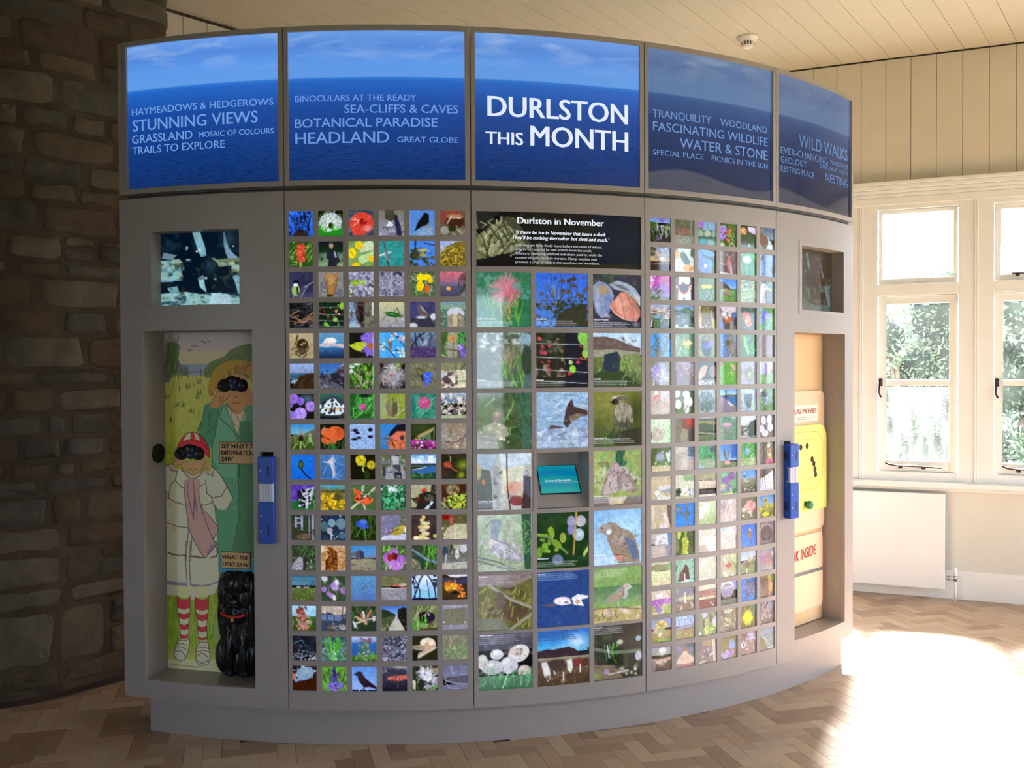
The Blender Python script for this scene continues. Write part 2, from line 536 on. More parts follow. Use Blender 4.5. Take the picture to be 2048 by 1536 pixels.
tones = [(206, 178, 150), (198, 170, 142), (212, 188, 160), (192, 162, 134), (180, 150, 122), (208, 182, 152), (200, 174, 146), (170, 138, 112)]
M_block = [mat('oak_parquet_block_%s' % chr(97 + i), rgb(*[c * k_ for c, k_ in zip(t, (.88, .86, .83))]), 0.36, noise=0.07, nscale=3.0, stretch=(1.0, 1.0, 1.0), bump=0.05, bscale=14, spec=0.45)
           for i, t in enumerate(tones)]
BW = 0.07
def block_geo(L, W, e=0.0012, h=0.008):
    v = [(0, 0, -h), (L, 0, -h), (L, W, -h), (0, W, -h), (0.0004, 0.0004, -e), (L - .0004, .0004, -e), (L - .0004, W - .0004, -e), (.0004, W - .0004, -e),
         (e, e, 0), (L - e, e, 0), (L - e, W - e, 0), (e, W - e, 0)]
    f = [(8, 9, 10, 11)]
    for i in range(4):
        j = (i + 1) % 4
        f += [(4 + i, 4 + j, 8 + j, 8 + i), (i, j, 4 + j, 4 + i)]
    return v, f
bv, bf = block_geo(3 * BW, BW)
block_mesh = []
for mm in M_block:
    me = bpy.data.meshes.new('parquet_block'); me.from_pydata(bv, [], bf); me.materials.append(mm); me.update(); block_mesh.append(me)
TH = math.radians(11.0)
fpoly = [(p.x, p.y) for p in fp]
def inside(x, y, poly):
    c = False
    for i in range(len(poly)):
        x0, y0 = poly[i]; x1, y1 = poly[(i + 1) % len(poly)]
        if (y0 > y) != (y1 > y) and x < (x1 - x0) * (y - y0) / (y1 - y0) + x0: c = not c
    return c
def project(p):
    d = Vector(p) - CAM; zz = d.dot(_fw)
    if zz <= 0.1: return None
    return 1024 + _f * d.dot(_r2) / zz, 768 - _f * d.dot(_u2) / zz
rngb = random.Random(5)
blocks = []
for k in range(-110, 140):
    for b_ in range(-40, 41):
        for kind in (0, 1):
            ox, oy = (k + 6 * b_) * BW, k * BW
            if kind == 0: x, y, rot = ox, oy, 0.0
            else: x, y, rot = ox + BW, oy + BW, math.pi / 2
            ca, sa = math.cos(TH), math.sin(TH)
            wx, wy = x * ca - y * sa + 1.611, x * sa + y * ca - 2.547
            mx_, my_ = (1.5 * BW, .5 * BW) if kind == 0 else (-.5 * BW, 1.5 * BW)
            cx_, cy_ = wx + mx_ * ca - my_ * sa, wy + mx_ * sa + my_ * ca
            if not inside(cx_, cy_, fpoly): continue
            rr = math.hypot(cx_, cy_); an = math.atan2(cx_, -cy_)
            if 2.2 < rr < R - 0.12 and A0 + 0.1 < an < A0 + 3.55 / R: continue      # under the cabinet
            blocks.append((cx_, cy_, wx, wy, TH + rot, rngb.randrange(8)))
def vis(b_):
    q = project((b_[0], b_[1], 0))
    if q is None or not (-20 < q[0] < 2068 and 0 < q[1] < 1556): return None
    rr = math.hypot(b_[0], b_[1]); an = math.atan2(b_[0], -b_[1])
    if b_[1] > -2.5 and 250 < q[0] < 1690: return None
    return math.hypot(b_[0] - CAM.x, b_[1] - CAM.y)
vb = sorted([(vis(b_), i) for i, b_ in enumerate(blocks) if vis(b_) is not None])
top = set(i for _, i in vb[:300])
for i in sorted(top):
    b_ = blocks[i]
    o = bpy.data.objects.new('parquet_block', block_mesh[b_[5]])
    o.location = (b_[2], b_[3], 0); o.rotation_euler = (0, 0, b_[4])
    link(o, floor)
SV, SF, SM = [], [], []
bva = np.array(bv)
for i, b_ in enumerate(blocks):
    if i in top: continue
    c_, s_ = math.cos(b_[4]), math.sin(b_[4]); k = len(SV)
    P = bva.copy(); P[:, 0], P[:, 1] = bva[:, 0] * c_ - bva[:, 1] * s_ + b_[2], bva[:, 0] * s_ + bva[:, 1] * c_ + b_[3]
    SV += P.tolist(); SF += [tuple(a + k for a in f) for f in bf]; SM += [b_[5]] * len(bf)
me = bpy.data.meshes.new('parquet_blocks'); me.from_pydata(SV, [], SF)
for mm in M_block: me.materials.append(mm)
me.polygons.foreach_set('material_index', SM); me.update()
link(bpy.data.objects.new('parquet_blocks', me), floor, kind='stuff')

# ceiling --------------------------------------------------------------
cb = MB()
cpl = [Vector((-4.5, FR.y - .6, ZC + .012)), Vector((FR.x + .2, FR.y - .4, ZC + .012)), CR + Vector((.15, 0, ZC + .012)), CORNER + Vector((0, .2, ZC + .012)), Vector((-2.4, -1.0, ZC + .012)), Vector((-4.5, -1.0, ZC + .012))]
cb.add(cpl + [p + Z * .12 for p in cpl], [tuple(range(n))[::-1], tuple(range(n, 2 * n))] + [(i, (i + 1) % n, n + (i + 1) % n, n + i) for i in range(n)])
ceiling = cb.obj('ceiling', M_groove, kind='structure', label='cream painted boarded ceiling')
ct = math.radians(51.5)
du = Vector((math.cos(ct), math.sin(ct), 0)); dv = Vector((math.sin(ct), -math.cos(ct), 0))
cpoly = [(p.x, p.y) for p in cpl]
PC = 0.1438
c0 = 0.540
for i in range(-45, 60):
    v0 = c0 + i * PC + 0.0012; v1 = c0 + (i + 1) * PC - 0.0012; vm = (v0 + v1) / 2
    ts = [t for t in np.arange(-12, 12, 0.05) if inside(*(du * t + dv * vm).xy, cpoly)]
    if not ts: continue
    b_ = MB(); b_.box(Z * ZC, du, dv, Z, (min(ts) - .05, max(ts) + .05), (v0, v1), (0, 0.012))
    b_.obj('ceiling_board', M_ceil, ceiling)

# window wall --------------------------------------------------------------
NW = 7
WS = [0.132 + 0.687 * (i - 2) for i in range(NW)]      # left edge of each window opening
WW = 0.484
ZSILL, ZHEAD, ZCOR0, ZCOR1 = 0.70, 2.60, 2.60, 2.69
wb = MB()
sL = -(WA - CORNER).length - 0.1
wb.box(WA, WD, WN, Z, (sL, S_END + .12), (0.0, 0.22), (-0.1, ZSILL))
wb.box(WA, WD, WN, Z, (sL, S_END + .12), (0.0, 0.22), (ZHEAD, ZC + .1))
wb.box(WA, WD, WN, Z, (sL, WS[0] - .1), (0.0, 0.22), (ZSILL, ZHEAD))
wb.box(WA, WD, WN, Z, (WS[-1] + WW + .1, S_END + .12), (0.0, 0.22), (ZSILL, ZHEAD))
wall_back = wb.obj('wall_back', M_wallpaint, kind='structure', label='cream wall with boarding above a row of windows')
sline = -0.1225 - 0.1517 * 20
k = 0
while sline < S_END:
    if sline + .1517 > sL:
        b_ = MB(); b_.box(WA, WD, WN, Z, (sline + .0012, sline + .1505), (-0.012, 0.0), (ZCOR1 + .004, ZC - .012))
        b_.obj('board', M_board, wall_back, bevel=0.0015, seg=1)
    sline += 0.1517
gb = MB(); gb.box(WA, WD, WN, Z, (sL, S_END), (-0.0015, 0.0), (ZCOR1, ZC)); gb.obj('groove_backing', M_groove, wall_back)

# cornice over the windows, stepped mouldings
t1 = MB()
for (d, z0, z1) in ((0.075, 2.668, 2.690), (0.058, 2.640, 2.668), (0.040, 2.618, 2.640), (0.028, 2.594, 2.618), (0.016, 2.545, 2.594)):
    t1.box(WA, WD, WN, Z, (sL, S_END), (-d, 0.02), (z0, z1))
t1.obj('trim_1', M_white, kind='structure', label='stepped white cornice over the windows', bevel=0.004)
t2 = MB()
t2.box(WA, WD, WN, Z, (sL, S_END), (-0.085, 0.10), (0.712, 0.748))
t2.box(WA, WD, WN, Z, (sL, S_END), (-0.045, 0.02), (0.690, 0.712))
t2.obj('trim_2', M_white, kind='structure', label='white window board below the windows', bevel=0.010, seg=3)
bb = MB()
bb.box(WA, WD, WN, Z, (sL, S_END), (-0.022, 0.0), (0.0, 0.155))
bb.box(WA, WD, WN, Z, (sL, S_END), (-0.016, 0.0), (0.155, 0.182))
bb.obj('baseboard_back', M_white, kind='structure', label='white skirting board under the windows', bevel=0.004)

def ring(mb, s0, s1, z0, z1, w, d0, d1, wt=None, wb_=None):
    wt = wt if wt is not None else w; wb_ = wb_ if wb_ is not None else w
    mb.box(WA, WD, WN, Z, (s0, s0 + w), (d0, d1), (z0, z1))
    mb.box(WA, WD, WN, Z, (s1 - w, s1), (d0, d1), (z0, z1))
    mb.box(WA, WD, WN, Z, (s0 + w, s1 - w), (d0, d1), (z0, z0 + wb_))
    mb.box(WA, WD, WN, Z, (s0 + w, s1 - w), (d0, d1), (z1 - wt, z1))

for i, s0 in enumerate(WS):
    s1 = s0 + WW
    f = MB()
    l0 = s0 - (0.687 - WW) / 2
    l1 = s1 + (0.687 - WW) / 2
    f.box(WA, WD, WN, Z, (l0, s0), (-0.004, 0.09), (0.748, 2.55))
    f.box(WA, WD, WN, Z, (s1, l1), (-0.004, 0.09), (0.748, 2.55))
    f.box(WA, WD, WN, Z, (s0, s1), (-0.004, 0.09), (0.748, 0.805))
    f.box(WA, WD, WN, Z, (s0, s1), (-0.004, 0.09), (1.955, 2.030))
    f.box(WA, WD, WN, Z, (s0, s1), (-0.004, 0.09), (2.515, 2.60))
    f.box(WA, WD, WN, Z, (l0, l0 + .012), (-0.010, 0.0), (0.748, 2.545))
    f.box(WA, WD, WN, Z, (l1 - .012, l1), (-0.010, 0.0), (0.748, 2.545))
    W_ = f.obj('window_%d' % (i + 1), M_white, kind='structure', bevel=0.003, seg=1,
               label=['white casement window hidden furthest behind the display wall', 'white casement window hidden just behind the display wall', 'white casement window with a rain-streaked lower pane, beside the display wall', 'white casement window cut by the right edge of the photo'][i] if i < 4 else 'white casement window beyond the right edge of the photo')
    c = MB(); ring(c, s0 + .004, s1 - .004, 0.809, 1.951, 0.046, 0.022, 0.066, wt=.05, wb_=.068)
    c.obj('casement', M_white, W_, bevel=0.004, seg=2)
    gbm = MB(); gbm.box(WA, WD, WN, Z, (s0 + .05, s1 - .05), (0.030, 0.058), (1.366, 1.406)); gbm.obj('glazing_bar', M_white, W_, bevel=0.006)
    for (z0, z1, mm) in ((0.877, 1.366, M_glass_dirty if i == 2 else M_glass), (1.406, 1.901, M_glass)):
        p = MB(); p.box(WA, WD, WN, Z, (s0 + .05, s1 - .05), (0.044, 0.048), (z0, z1)); p.obj('pane', mm, W_)
    tw = 0.022 if i == 2 else 0.034
    c = MB(); ring(c, s0 + .004, s1 - .004, 2.034, 2.512, tw, 0.022, 0.060, wb_=.036)
    c.obj('top_light_sash', M_white, W_, bevel=0.004)
    p = MB(); p.box(WA, WD, WN, Z, (s0 + tw, s1 - tw), (0.040, 0.044), (2.07, 2.49)); p.obj('pane', M_glass, W_)
    # iron furniture
    h = MB(); h.box(wq(s0 + .018, 1.385), WD, WN, Z, (-0.010, 0.012), (0.008, 0.022), (-0.022, 0.028))
    h.tube([wq(s0 + .018, 1.40, 0.004), wq(s0 + .012, 1.36, -0.012), wq(s0 + .010, 1.32, -0.018), wq(s0 + .022, 1.290, -0.014)], [.007, .006, .005, .007], 8)
    h.obj('window_catch', M_iron, W_, smooth=True, label='dark iron casement catch')
    st = MB()
    st.tube([wq(s0 + .05, 0.862, -0.004), wq(s0 + .07, 0.852, -0.012), wq(s0 + .12, 0.846, -0.014), wq(s0 + .36, 0.840, -0.014), wq(s0 + .385, 0.840, -0.010)], [.006, .006, .005, .005, .007], 8)
    st.box(wq(s0 + .14, 0.835), WD, WN, Z, (-.012, .012), (-.018, .022), (-.008, .010))
    st.box(wq(s0 + .28, 0.835), WD, WN, Z, (-.012, .012), (-.018, .022), (-.008, .010))
    st.obj('window_stay', M_iron, W_, smooth=False, label='dark iron casement stay')
    if i > 2:
        st = MB(); st.tube([wq(s0 + .10, 2.072, -0.002), wq(s0 + .30, 2.068, -0.006)], .006, 8)
        st.box(wq(s0 + .13, 2.06), WD, WN, Z, (-.012, .012), (-.010, .022), (-.006, .010)); st.obj('window_stay', M_iron, W_, label='dark iron top light stay')

# boarded wall on the left of the corner ------------------------------------
LN = Vector((-LD.y, LD.x, 0))
wl = MB(); L0 = -2.6
wl.box(CORNER, LD, LN, Z, (-2.95, 0.1), (0.0, 0.15), (-0.1, ZC + .1))
wall_bl = wl.obj('wall_back_left', M_groove, kind='structure', label='narrow cream boarded wall between stonework and cabinet')
q = -0.06
edge = (Vector((-1.469, -1.216, 0)) - CORNER).dot(LD)
q = edge - 0.04
while q < 0:
    b_ = MB(); b_.box(CORNER, LD, LN, Z, (q + .0012, min(q + .1505, 0)), (-0.012, 0.0), (0, ZC - .022)); b_.obj('board', M_board, wall_bl, bevel=.0015, seg=1)
    q += 0.1517

# stone wall ------------------------------------------------------------------
def catmull(P, step=0.02):
    P = [Vector((p[0], p[1], 0)) for p in P]; out = []
    P = [P[0] * 2 - P[1]] + P + [P[-1] * 2 - P[-2]]
    for i in range(1, len(P) - 2):
        m_ = max(2, int((P[i + 1] - P[i]).length / step))
        for k in range(m_):
            t = k / m_; a, b, c, d = P[i - 1], P[i], P[i + 1], P[i + 2]
            out.append(0.5 * ((2 * b) + (c - a) * t + (2 * a - 5 * b + 4 * c - d) * t * t + (3 * b - a - 3 * c + d) * t ** 3))
    out.append(P[-2]); return out
SP = catmull(stone_path)
SL = [0.0]
for i in range(1, len(SP)): SL.append(SL[-1] + (SP[i] - SP[i - 1]).length)
def sq(l, z, d=0.0):
    """point on the stone wall, d towards the room"""
    l = max(0, min(l, SL[-1] - 1e-4))
    i = max(0, min(len(SP) - 2, int(np.searchsorted(SL, l)) - 1))
    t = (l - SL[i]) / (SL[i + 1] - SL[i]); p = SP[i].lerp(SP[i + 1], t)
    a = SP[max(0, i - 1)]; b = SP[min(len(SP) - 1, i + 2)]; tg = (b - a).normalized()
    nn = Vector((tg.y, -tg.x, 0))
    return p + nn * d + Z * z
V, F = [], []
ll = np.linspace(0, SL[-1], 90)
for l in ll:
    V += [sq(l, -0.05), sq(l, ZC + .1)]
for i in range(len(ll) - 1): F.append((2 * i, 2 * i + 2, 2 * i + 3, 2 * i + 1))
k = len(V)
V += [Vector((-1.85, -1.0, -.05)), Vector((-1.85, -1.0, ZC + .1)), Vector((-4.4, -1.0, -.05)), Vector((-4.4, -1.0, ZC + .1))]
F += [(2 * len(ll) - 2, k, k + 1, 2 * len(ll) - 1), (k, k + 2, k + 3, k + 1), (k + 2, 0, 1, k + 3)]
wall_left = mesh_obj('wall_left', V, F, M_mortar, kind='structure', label='curved rubble stone wall on the left')
rs = random.Random(11)
z = 0.03
zb = [0.03, 0.13, 0.40, 0.50, 0.66, 0.78, 0.92, 1.0, 1.08, 1.19, 1.30, 1.42, 1.50, 1.66, 1.78, 1.93, 2.0, 2.12, 2.27, 2.36, 2.47, 2.60, 2.70, 2.86, 2.96, 3.10, 3.22, 3.34, 3.48]
count = 0
for ci in range(len(zb) - 1):
    z0, z1 = zb[ci], zb[ci + 1]
    l = SL[-1]
    while l > 1.2:
        L = rs.uniform(0.12, 0.42) * (1.15 if z1 - z0 > .12 else .85)
        if rs.random() < 0.12 and z1 - z0 > .12: parts_ = [(z0, (z0 + z1) / 2 + rs.uniform(-.02, .02)), None]; parts_[1] = (parts_[0][1], z1); L = rs.uniform(.10, .2)
        else: parts_ = [(z0, z1)]
        for (a, b) in parts_:
            m0 = rs.uniform(.006, .013); h = (b - a) / 2 - m0; w = L / 2 - rs.uniform(.008, .018)
            cx_, cz_ = l - L / 2, (a + b) / 2
            N_ = 12; pts = []
            for q in range(N_):
                t = 2 * math.pi * (q + .5) / N_
                e = 0.30
                ux = math.copysign(abs(math.cos(t)) ** e, math.cos(t)); uz = math.copysign(abs(math.sin(t)) ** e, math.sin(t))
                j = 1 + rs.uniform(-.10, .05)
                pts.append((ux * w * j, uz * h * j + rs.uniform(-.006, .006)))
            pr = rs.uniform(.003, .011)
            V = []
            for sc, dd in ((1.0, -0.006), (0.98, pr * .3), (0.90, pr), (0.5, pr * rs.uniform(1.0, 1.5))):
                for (u_, v_) in pts: V.append(sq(cx_ + u_ * sc, cz_ + v_ * sc, dd + (rs.uniform(-.004, .004) if sc < .95 else 0)))
            V.append(sq(cx_, cz_, pr * 1.25))
            F = []
            for r_ in range(3):
                for q in range(N_): F.append((r_ * N_ + q, r_ * N_ + (q + 1) % N_, (r_ + 1) * N_ + (q + 1) % N_, (r_ + 1) * N_ + q))
            for q in range(N_): F.append((3 * N_ + q, 3 * N_ + (q + 1) % N_, 4 * N_))
            count += 1
            if l > 2.0 and count < 290:
                mesh_obj('stone', V, F, rs.choice(M_stones), wall_left, smooth=True)
            else:
                if 'rest' not in globals(): rest = [[], []]
                kk = len(rest[0]); rest[0] += V; rest[1] += [tuple(x + kk for x in f_) for f_ in F]
        l -= L
if 'rest' in globals(): mesh_obj('stones', rest[0], rest[1], M_stones[0], wall_left, smooth=True, kind='stuff')
# dark cork strip along the foot of the stone wall
V, F = [], []
for l in ll: V += [sq(l, 0.004, 0.0), sq(l, 0.004, 0.075), sq(l, 0.0, 0.078)]
for i in range(len(ll) - 1): F += [(3 * i, 3 * i + 1, 3 * i + 4, 3 * i + 3), (3 * i + 1, 3 * i + 2, 3 * i + 5, 3 * i + 4)]
mesh_obj('trim_3', V, F, mat('dark_cork_strip', rgb(70, 48, 44), 0.8), kind='structure', label='dark strip of floor edging along the stone wall')

# the rest of the room, behind and beside the camera ---------------------------
RN = Vector((-RD.y, RD.x, 0))
if RN.x < 0: RN = -RN
rw = MB(); RL = 7.4
rw.box(CR, RD, RN, Z, (0, RL + .2), (0, .2), (-.1, .5))
rw.box(CR, RD, RN, Z, (0, RL + .2), (0, .2), (2.6, ZC + .1))
segs = [(0, .3), (1.9, 2.1), (3.7, RL + .2)]
for a, b in segs: rw.box(CR, RD, RN, Z, (a, b), (0, .2), (.5, 2.6))
rw.obj('wall_right', M_wallpaint, kind='structure', label='cream wall with windows beside the camera')
for j, (a, b) in enumerate(((.3, 1.9), (2.1, 3.7))):
    f = MB()
    for (x0, x1, z0, z1) in ((a, a + .06, .5, 2.6), (b - .06, b, .5, 2.6), ((a + b) / 2 - .05, (a + b) / 2 + .05, .5, 2.6), (a, b, .5, .57), (a, b, 2.53, 2.6), (a, b, 1.95, 2.02)):
        f.box(CR, RD, RN, Z, (x0, x1), (0.04, .12), (z0, z1))
    W_ = f.obj('window_%d' % (NW + 1 + j), M_white, kind='structure', label='white window beside the camera')
    p = MB(); p.box(CR, RD, RN, Z, (a + .06, b - .06), (.078, .082), (.57, 2.53)); p.obj('pane', M_glass, W_)
FD = (FL - FR).normalized(); FN = Vector((-FD.y, FD.x, 0))
if FN.y > 0: FN = -FN
flen = (FL - FR).length
fw_ = MB()
# doorway standing open to daylight behind the camera
dx0, dx1 = 0.55, 1.45
fw_.box(FR, FD, FN, Z, (-.2, dx0), (0, .3), (-.1, ZC + .1))
fw_.box(FR, FD, FN, Z, (dx1, flen + .2), (0, .3), (-.1, ZC + .1))
fw_.box(FR, FD, FN, Z, (dx0, dx1), (0, .3), (2.25, ZC + .1))
fw_.obj('wall_front', M_bare, kind='structure', label='wall behind the camera with an open doorway')
lw = MB(); lo_ = Vector((-4.3, -2.6, 0)); ly1 = abs(FL.y + 2.6) + .3
lw.box(lo_, -Y, X, Z, (-.2, 3.6), (-.25, 0), (-.1, ZC + .1)); lw.box(lo_, -Y, X, Z, (5.0, ly1), (-.25, 0), (-.1, ZC + .1))
lw.box(lo_, -Y, X, Z, (3.6, 5.0), (-.25, 0), (-.1, .5)); lw.box(lo_, -Y, X, Z, (3.6, 5.0), (-.25, 0), (2.5, ZC + .1))
lf = MB()  # out-of-view window, added to throw frontal daylight onto the left niche board
for (a_, b_, z0_, z1_) in ((3.6, 3.68, .5, 2.5), (4.92, 5.0, .5, 2.5), (4.26, 4.34, .5, 2.5), (3.6, 5.0, .5, .58), (3.6, 5.0, 2.42, 2.5)): lf.box(lo_, -Y, X, Z, (a_, b_), (-.14, -.06), (z0_, z1_))
lf.obj('window_%d' % (NW + 3), M_white, kind='structure', label='unseen white window added in the far left wall for frontal light')
lw.obj('wall_far_left', M_darkback, kind='structure', label='plain wall left of the camera')

# radiator ------------------------------------------------------------------
rad = thing('radiator', wq(-0.25, 0.07, -0.09), 'white flat panel radiator on the wall under the windows', 'radiator')
M_rad = mat('white_radiator_enamel', rgb(250, 248, 244), 0.3)
M_chrome = mat('chrome', rgb(190, 186, 182), 0.2, 1.0)
rp = MB(); rp.box(WA, WD, WN, Z, (-0.85, 0.54), (-0.100, -0.070), (0.072, 0.680)); rp.obj('panel', M_rad, rad, bevel=0.006)
rp = MB(); rp.box(WA, WD, WN, Z, (-0.82, 0.51), (-0.070, -0.052), (0.095, 0.655)); rp.obj('convector', mat('grey_enamel', rgb(206, 196, 186), .5), rad)
rp = MB()
for s_ in (-0.6, 0.25): rp.box(WA, WD, WN, Z, (s_, s_ + .04), (-0.052, 0.0), (0.15, 0.6))
rp.obj('bracket', M_rad, rad)
vv = MB()
vv.tube([wq(.53, .145, -.075), wq(.60, .145, -.075)], .008, 10); vv.tube([wq(.552, .145, -.075), wq(.572, .145, -.075)], .014, 8)
vv.tube([wq(.60, .128, -.075), wq(.60, .165, -.075)], .011, 12); vv.obj('valve', M_chrome, rad, smooth=True, label='chrome radiator valve')
vv = MB(); vv.lathe(wq(.60, .162, -.075), Z, [(.011, 0), (.013, .004), (.013, .045), (.009, .050)], 16); vv.obj('valve_cap', M_rad, rad, smooth=True)
vv = MB(); vv.tube([wq(.60, .13, -.075), wq(.60, 0.002, -.075)], .0085, 12); vv.obj('pipe', M_rad, rad, smooth=True)

# smoke detector -----------------------------------------------------------------
sdp = Vector((1.921, -0.926, ZC))
sd = thing('smoke_detector', sdp, 'round white smoke detector on the boarded ceiling', 'smoke detector')
M_plas = mat('white_plastic', rgb(246, 240, 236), 0.35)
q = MB(); q.lathe(sdp, -Z, [(.064, 0), (.064, .012), (.058, .016), (.052, .026), (.050, .030)], 40); q.obj('base', M_plas, sd, smooth=True)
q = MB(); q.lathe(sdp, -Z, [(.030, .030), (.030, .052)], 32); q.obj('sensor_chamber', mat('dark_mesh', rgb(40, 40, 46), .6), sd)
q = MB(); q.lathe(sdp, -Z, [(.036, .052), (.036, .057), (.030, .066), (.016, .071)], 32); q.obj('cap', M_plas, sd, smooth=True)
for k in range(12):
    t = 2 * math.pi * k / 12; c_, s_ = Vector((math.cos(t), math.sin(t), 0)), Vector((-math.sin(t), math.cos(t), 0))
    q = MB(); q.box(sdp, c_, s_, -Z, (.029, .040), (-.0035, .0035), (.028, .054)); q.obj('fin', M_plas, sd)

# garden --------------------------------------------------------------
g = MB(); gc = wq(1.5, -0.35, 12)
g.box(gc, WD, WN, Z, (-45, 45), (-60, 40), (-0.1, 0))
g.obj('lawn', mat('grass', rgb(56, 68, 44), 0.95, noise=.2, nscale=8), label='lawn outside the windows', kind='structure')
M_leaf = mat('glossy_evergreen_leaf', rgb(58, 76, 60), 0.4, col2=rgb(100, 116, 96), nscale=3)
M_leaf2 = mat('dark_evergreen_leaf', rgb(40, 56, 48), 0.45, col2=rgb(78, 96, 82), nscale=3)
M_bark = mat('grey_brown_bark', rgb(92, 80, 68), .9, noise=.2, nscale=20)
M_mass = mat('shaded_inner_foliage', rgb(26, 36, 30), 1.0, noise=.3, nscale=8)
def shrub(s, d, h, w, label, seed, n, ml):
    base = wq(s, -0.35, d)
    t = thing('shrub', base, label, 'shrub', 'evergreen shrubs outside the windows')
    rr = random.Random(seed)
    st = MB()
    for k in range(5):
        a = rr.uniform(0, 6.28); st.tube([base, base + Vector((math.cos(a) * .15, math.sin(a) * .15, h * .4)), base + Vector((math.cos(a) * w * .5, math.sin(a) * w * .5, h * .85))], [.05, .03, .012], 6)
    st.obj('stem', M_bark, t, smooth=True)
    blobs = [(Vector((rr.uniform(-.55, .55) * w, rr.uniform(-.4, .4) * w, rr.uniform(.04, .88) * h)), rr.uniform(.25, .42) * w) for _ in range(34)]
    V, F = [], []
    for _ in range(n):
        c, r_ = rr.choice(blobs); dr = Vector((rr.gauss(0, 1), rr.gauss(0, 1), rr.gauss(0, 1))).normalized()
        p = base + c + dr * r_ * rr.uniform(.75, 1.05)
        if p.z < base.z + .02: p.z = base.z + .05
        a = (dr + Vector((rr.gauss(0, .6), rr.gauss(0, .6), rr.gauss(0.3, .6)))).normalized()
        b = a.cross(Vector((rr.gauss(0, 1), rr.gauss(0, 1), rr.gauss(0, 1)))).normalized(); L = rr.uniform(.035, .06); W2 = L * .22
        k = len(V); V += [p, p + a * L * .5 + b * W2, p + a * L, p + a * L * .5 - b * W2]; F.append((k, k + 1, k + 2, k + 3))
    mesh_obj('leaves', V, F, ml, t, kind='stuff')
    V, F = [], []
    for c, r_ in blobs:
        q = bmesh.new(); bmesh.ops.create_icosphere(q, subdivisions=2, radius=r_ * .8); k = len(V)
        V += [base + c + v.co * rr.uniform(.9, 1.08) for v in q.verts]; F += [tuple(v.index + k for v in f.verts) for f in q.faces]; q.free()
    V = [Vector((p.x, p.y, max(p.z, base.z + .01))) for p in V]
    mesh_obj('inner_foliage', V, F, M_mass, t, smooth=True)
shrub(0.25, 2.75, 2.8, .85, 'bushy evergreen shrub seen through the left window', 3, 30000, M_leaf)
shrub(1.27, 1.2, 2.75, .66, 'darker evergreen shrub seen through the window at the right edge', 4, 30000, M_leaf2)
shrub(-2.0, 2.4, 2.7, 0.9, 'evergreen shrub standing behind the leftmost part of the windows', 5, 5000, M_leaf)
shrub(3.9, 2.1, 2.3, .9, 'evergreen shrub furthest right outside the windows', 6, 5000, M_leaf2)
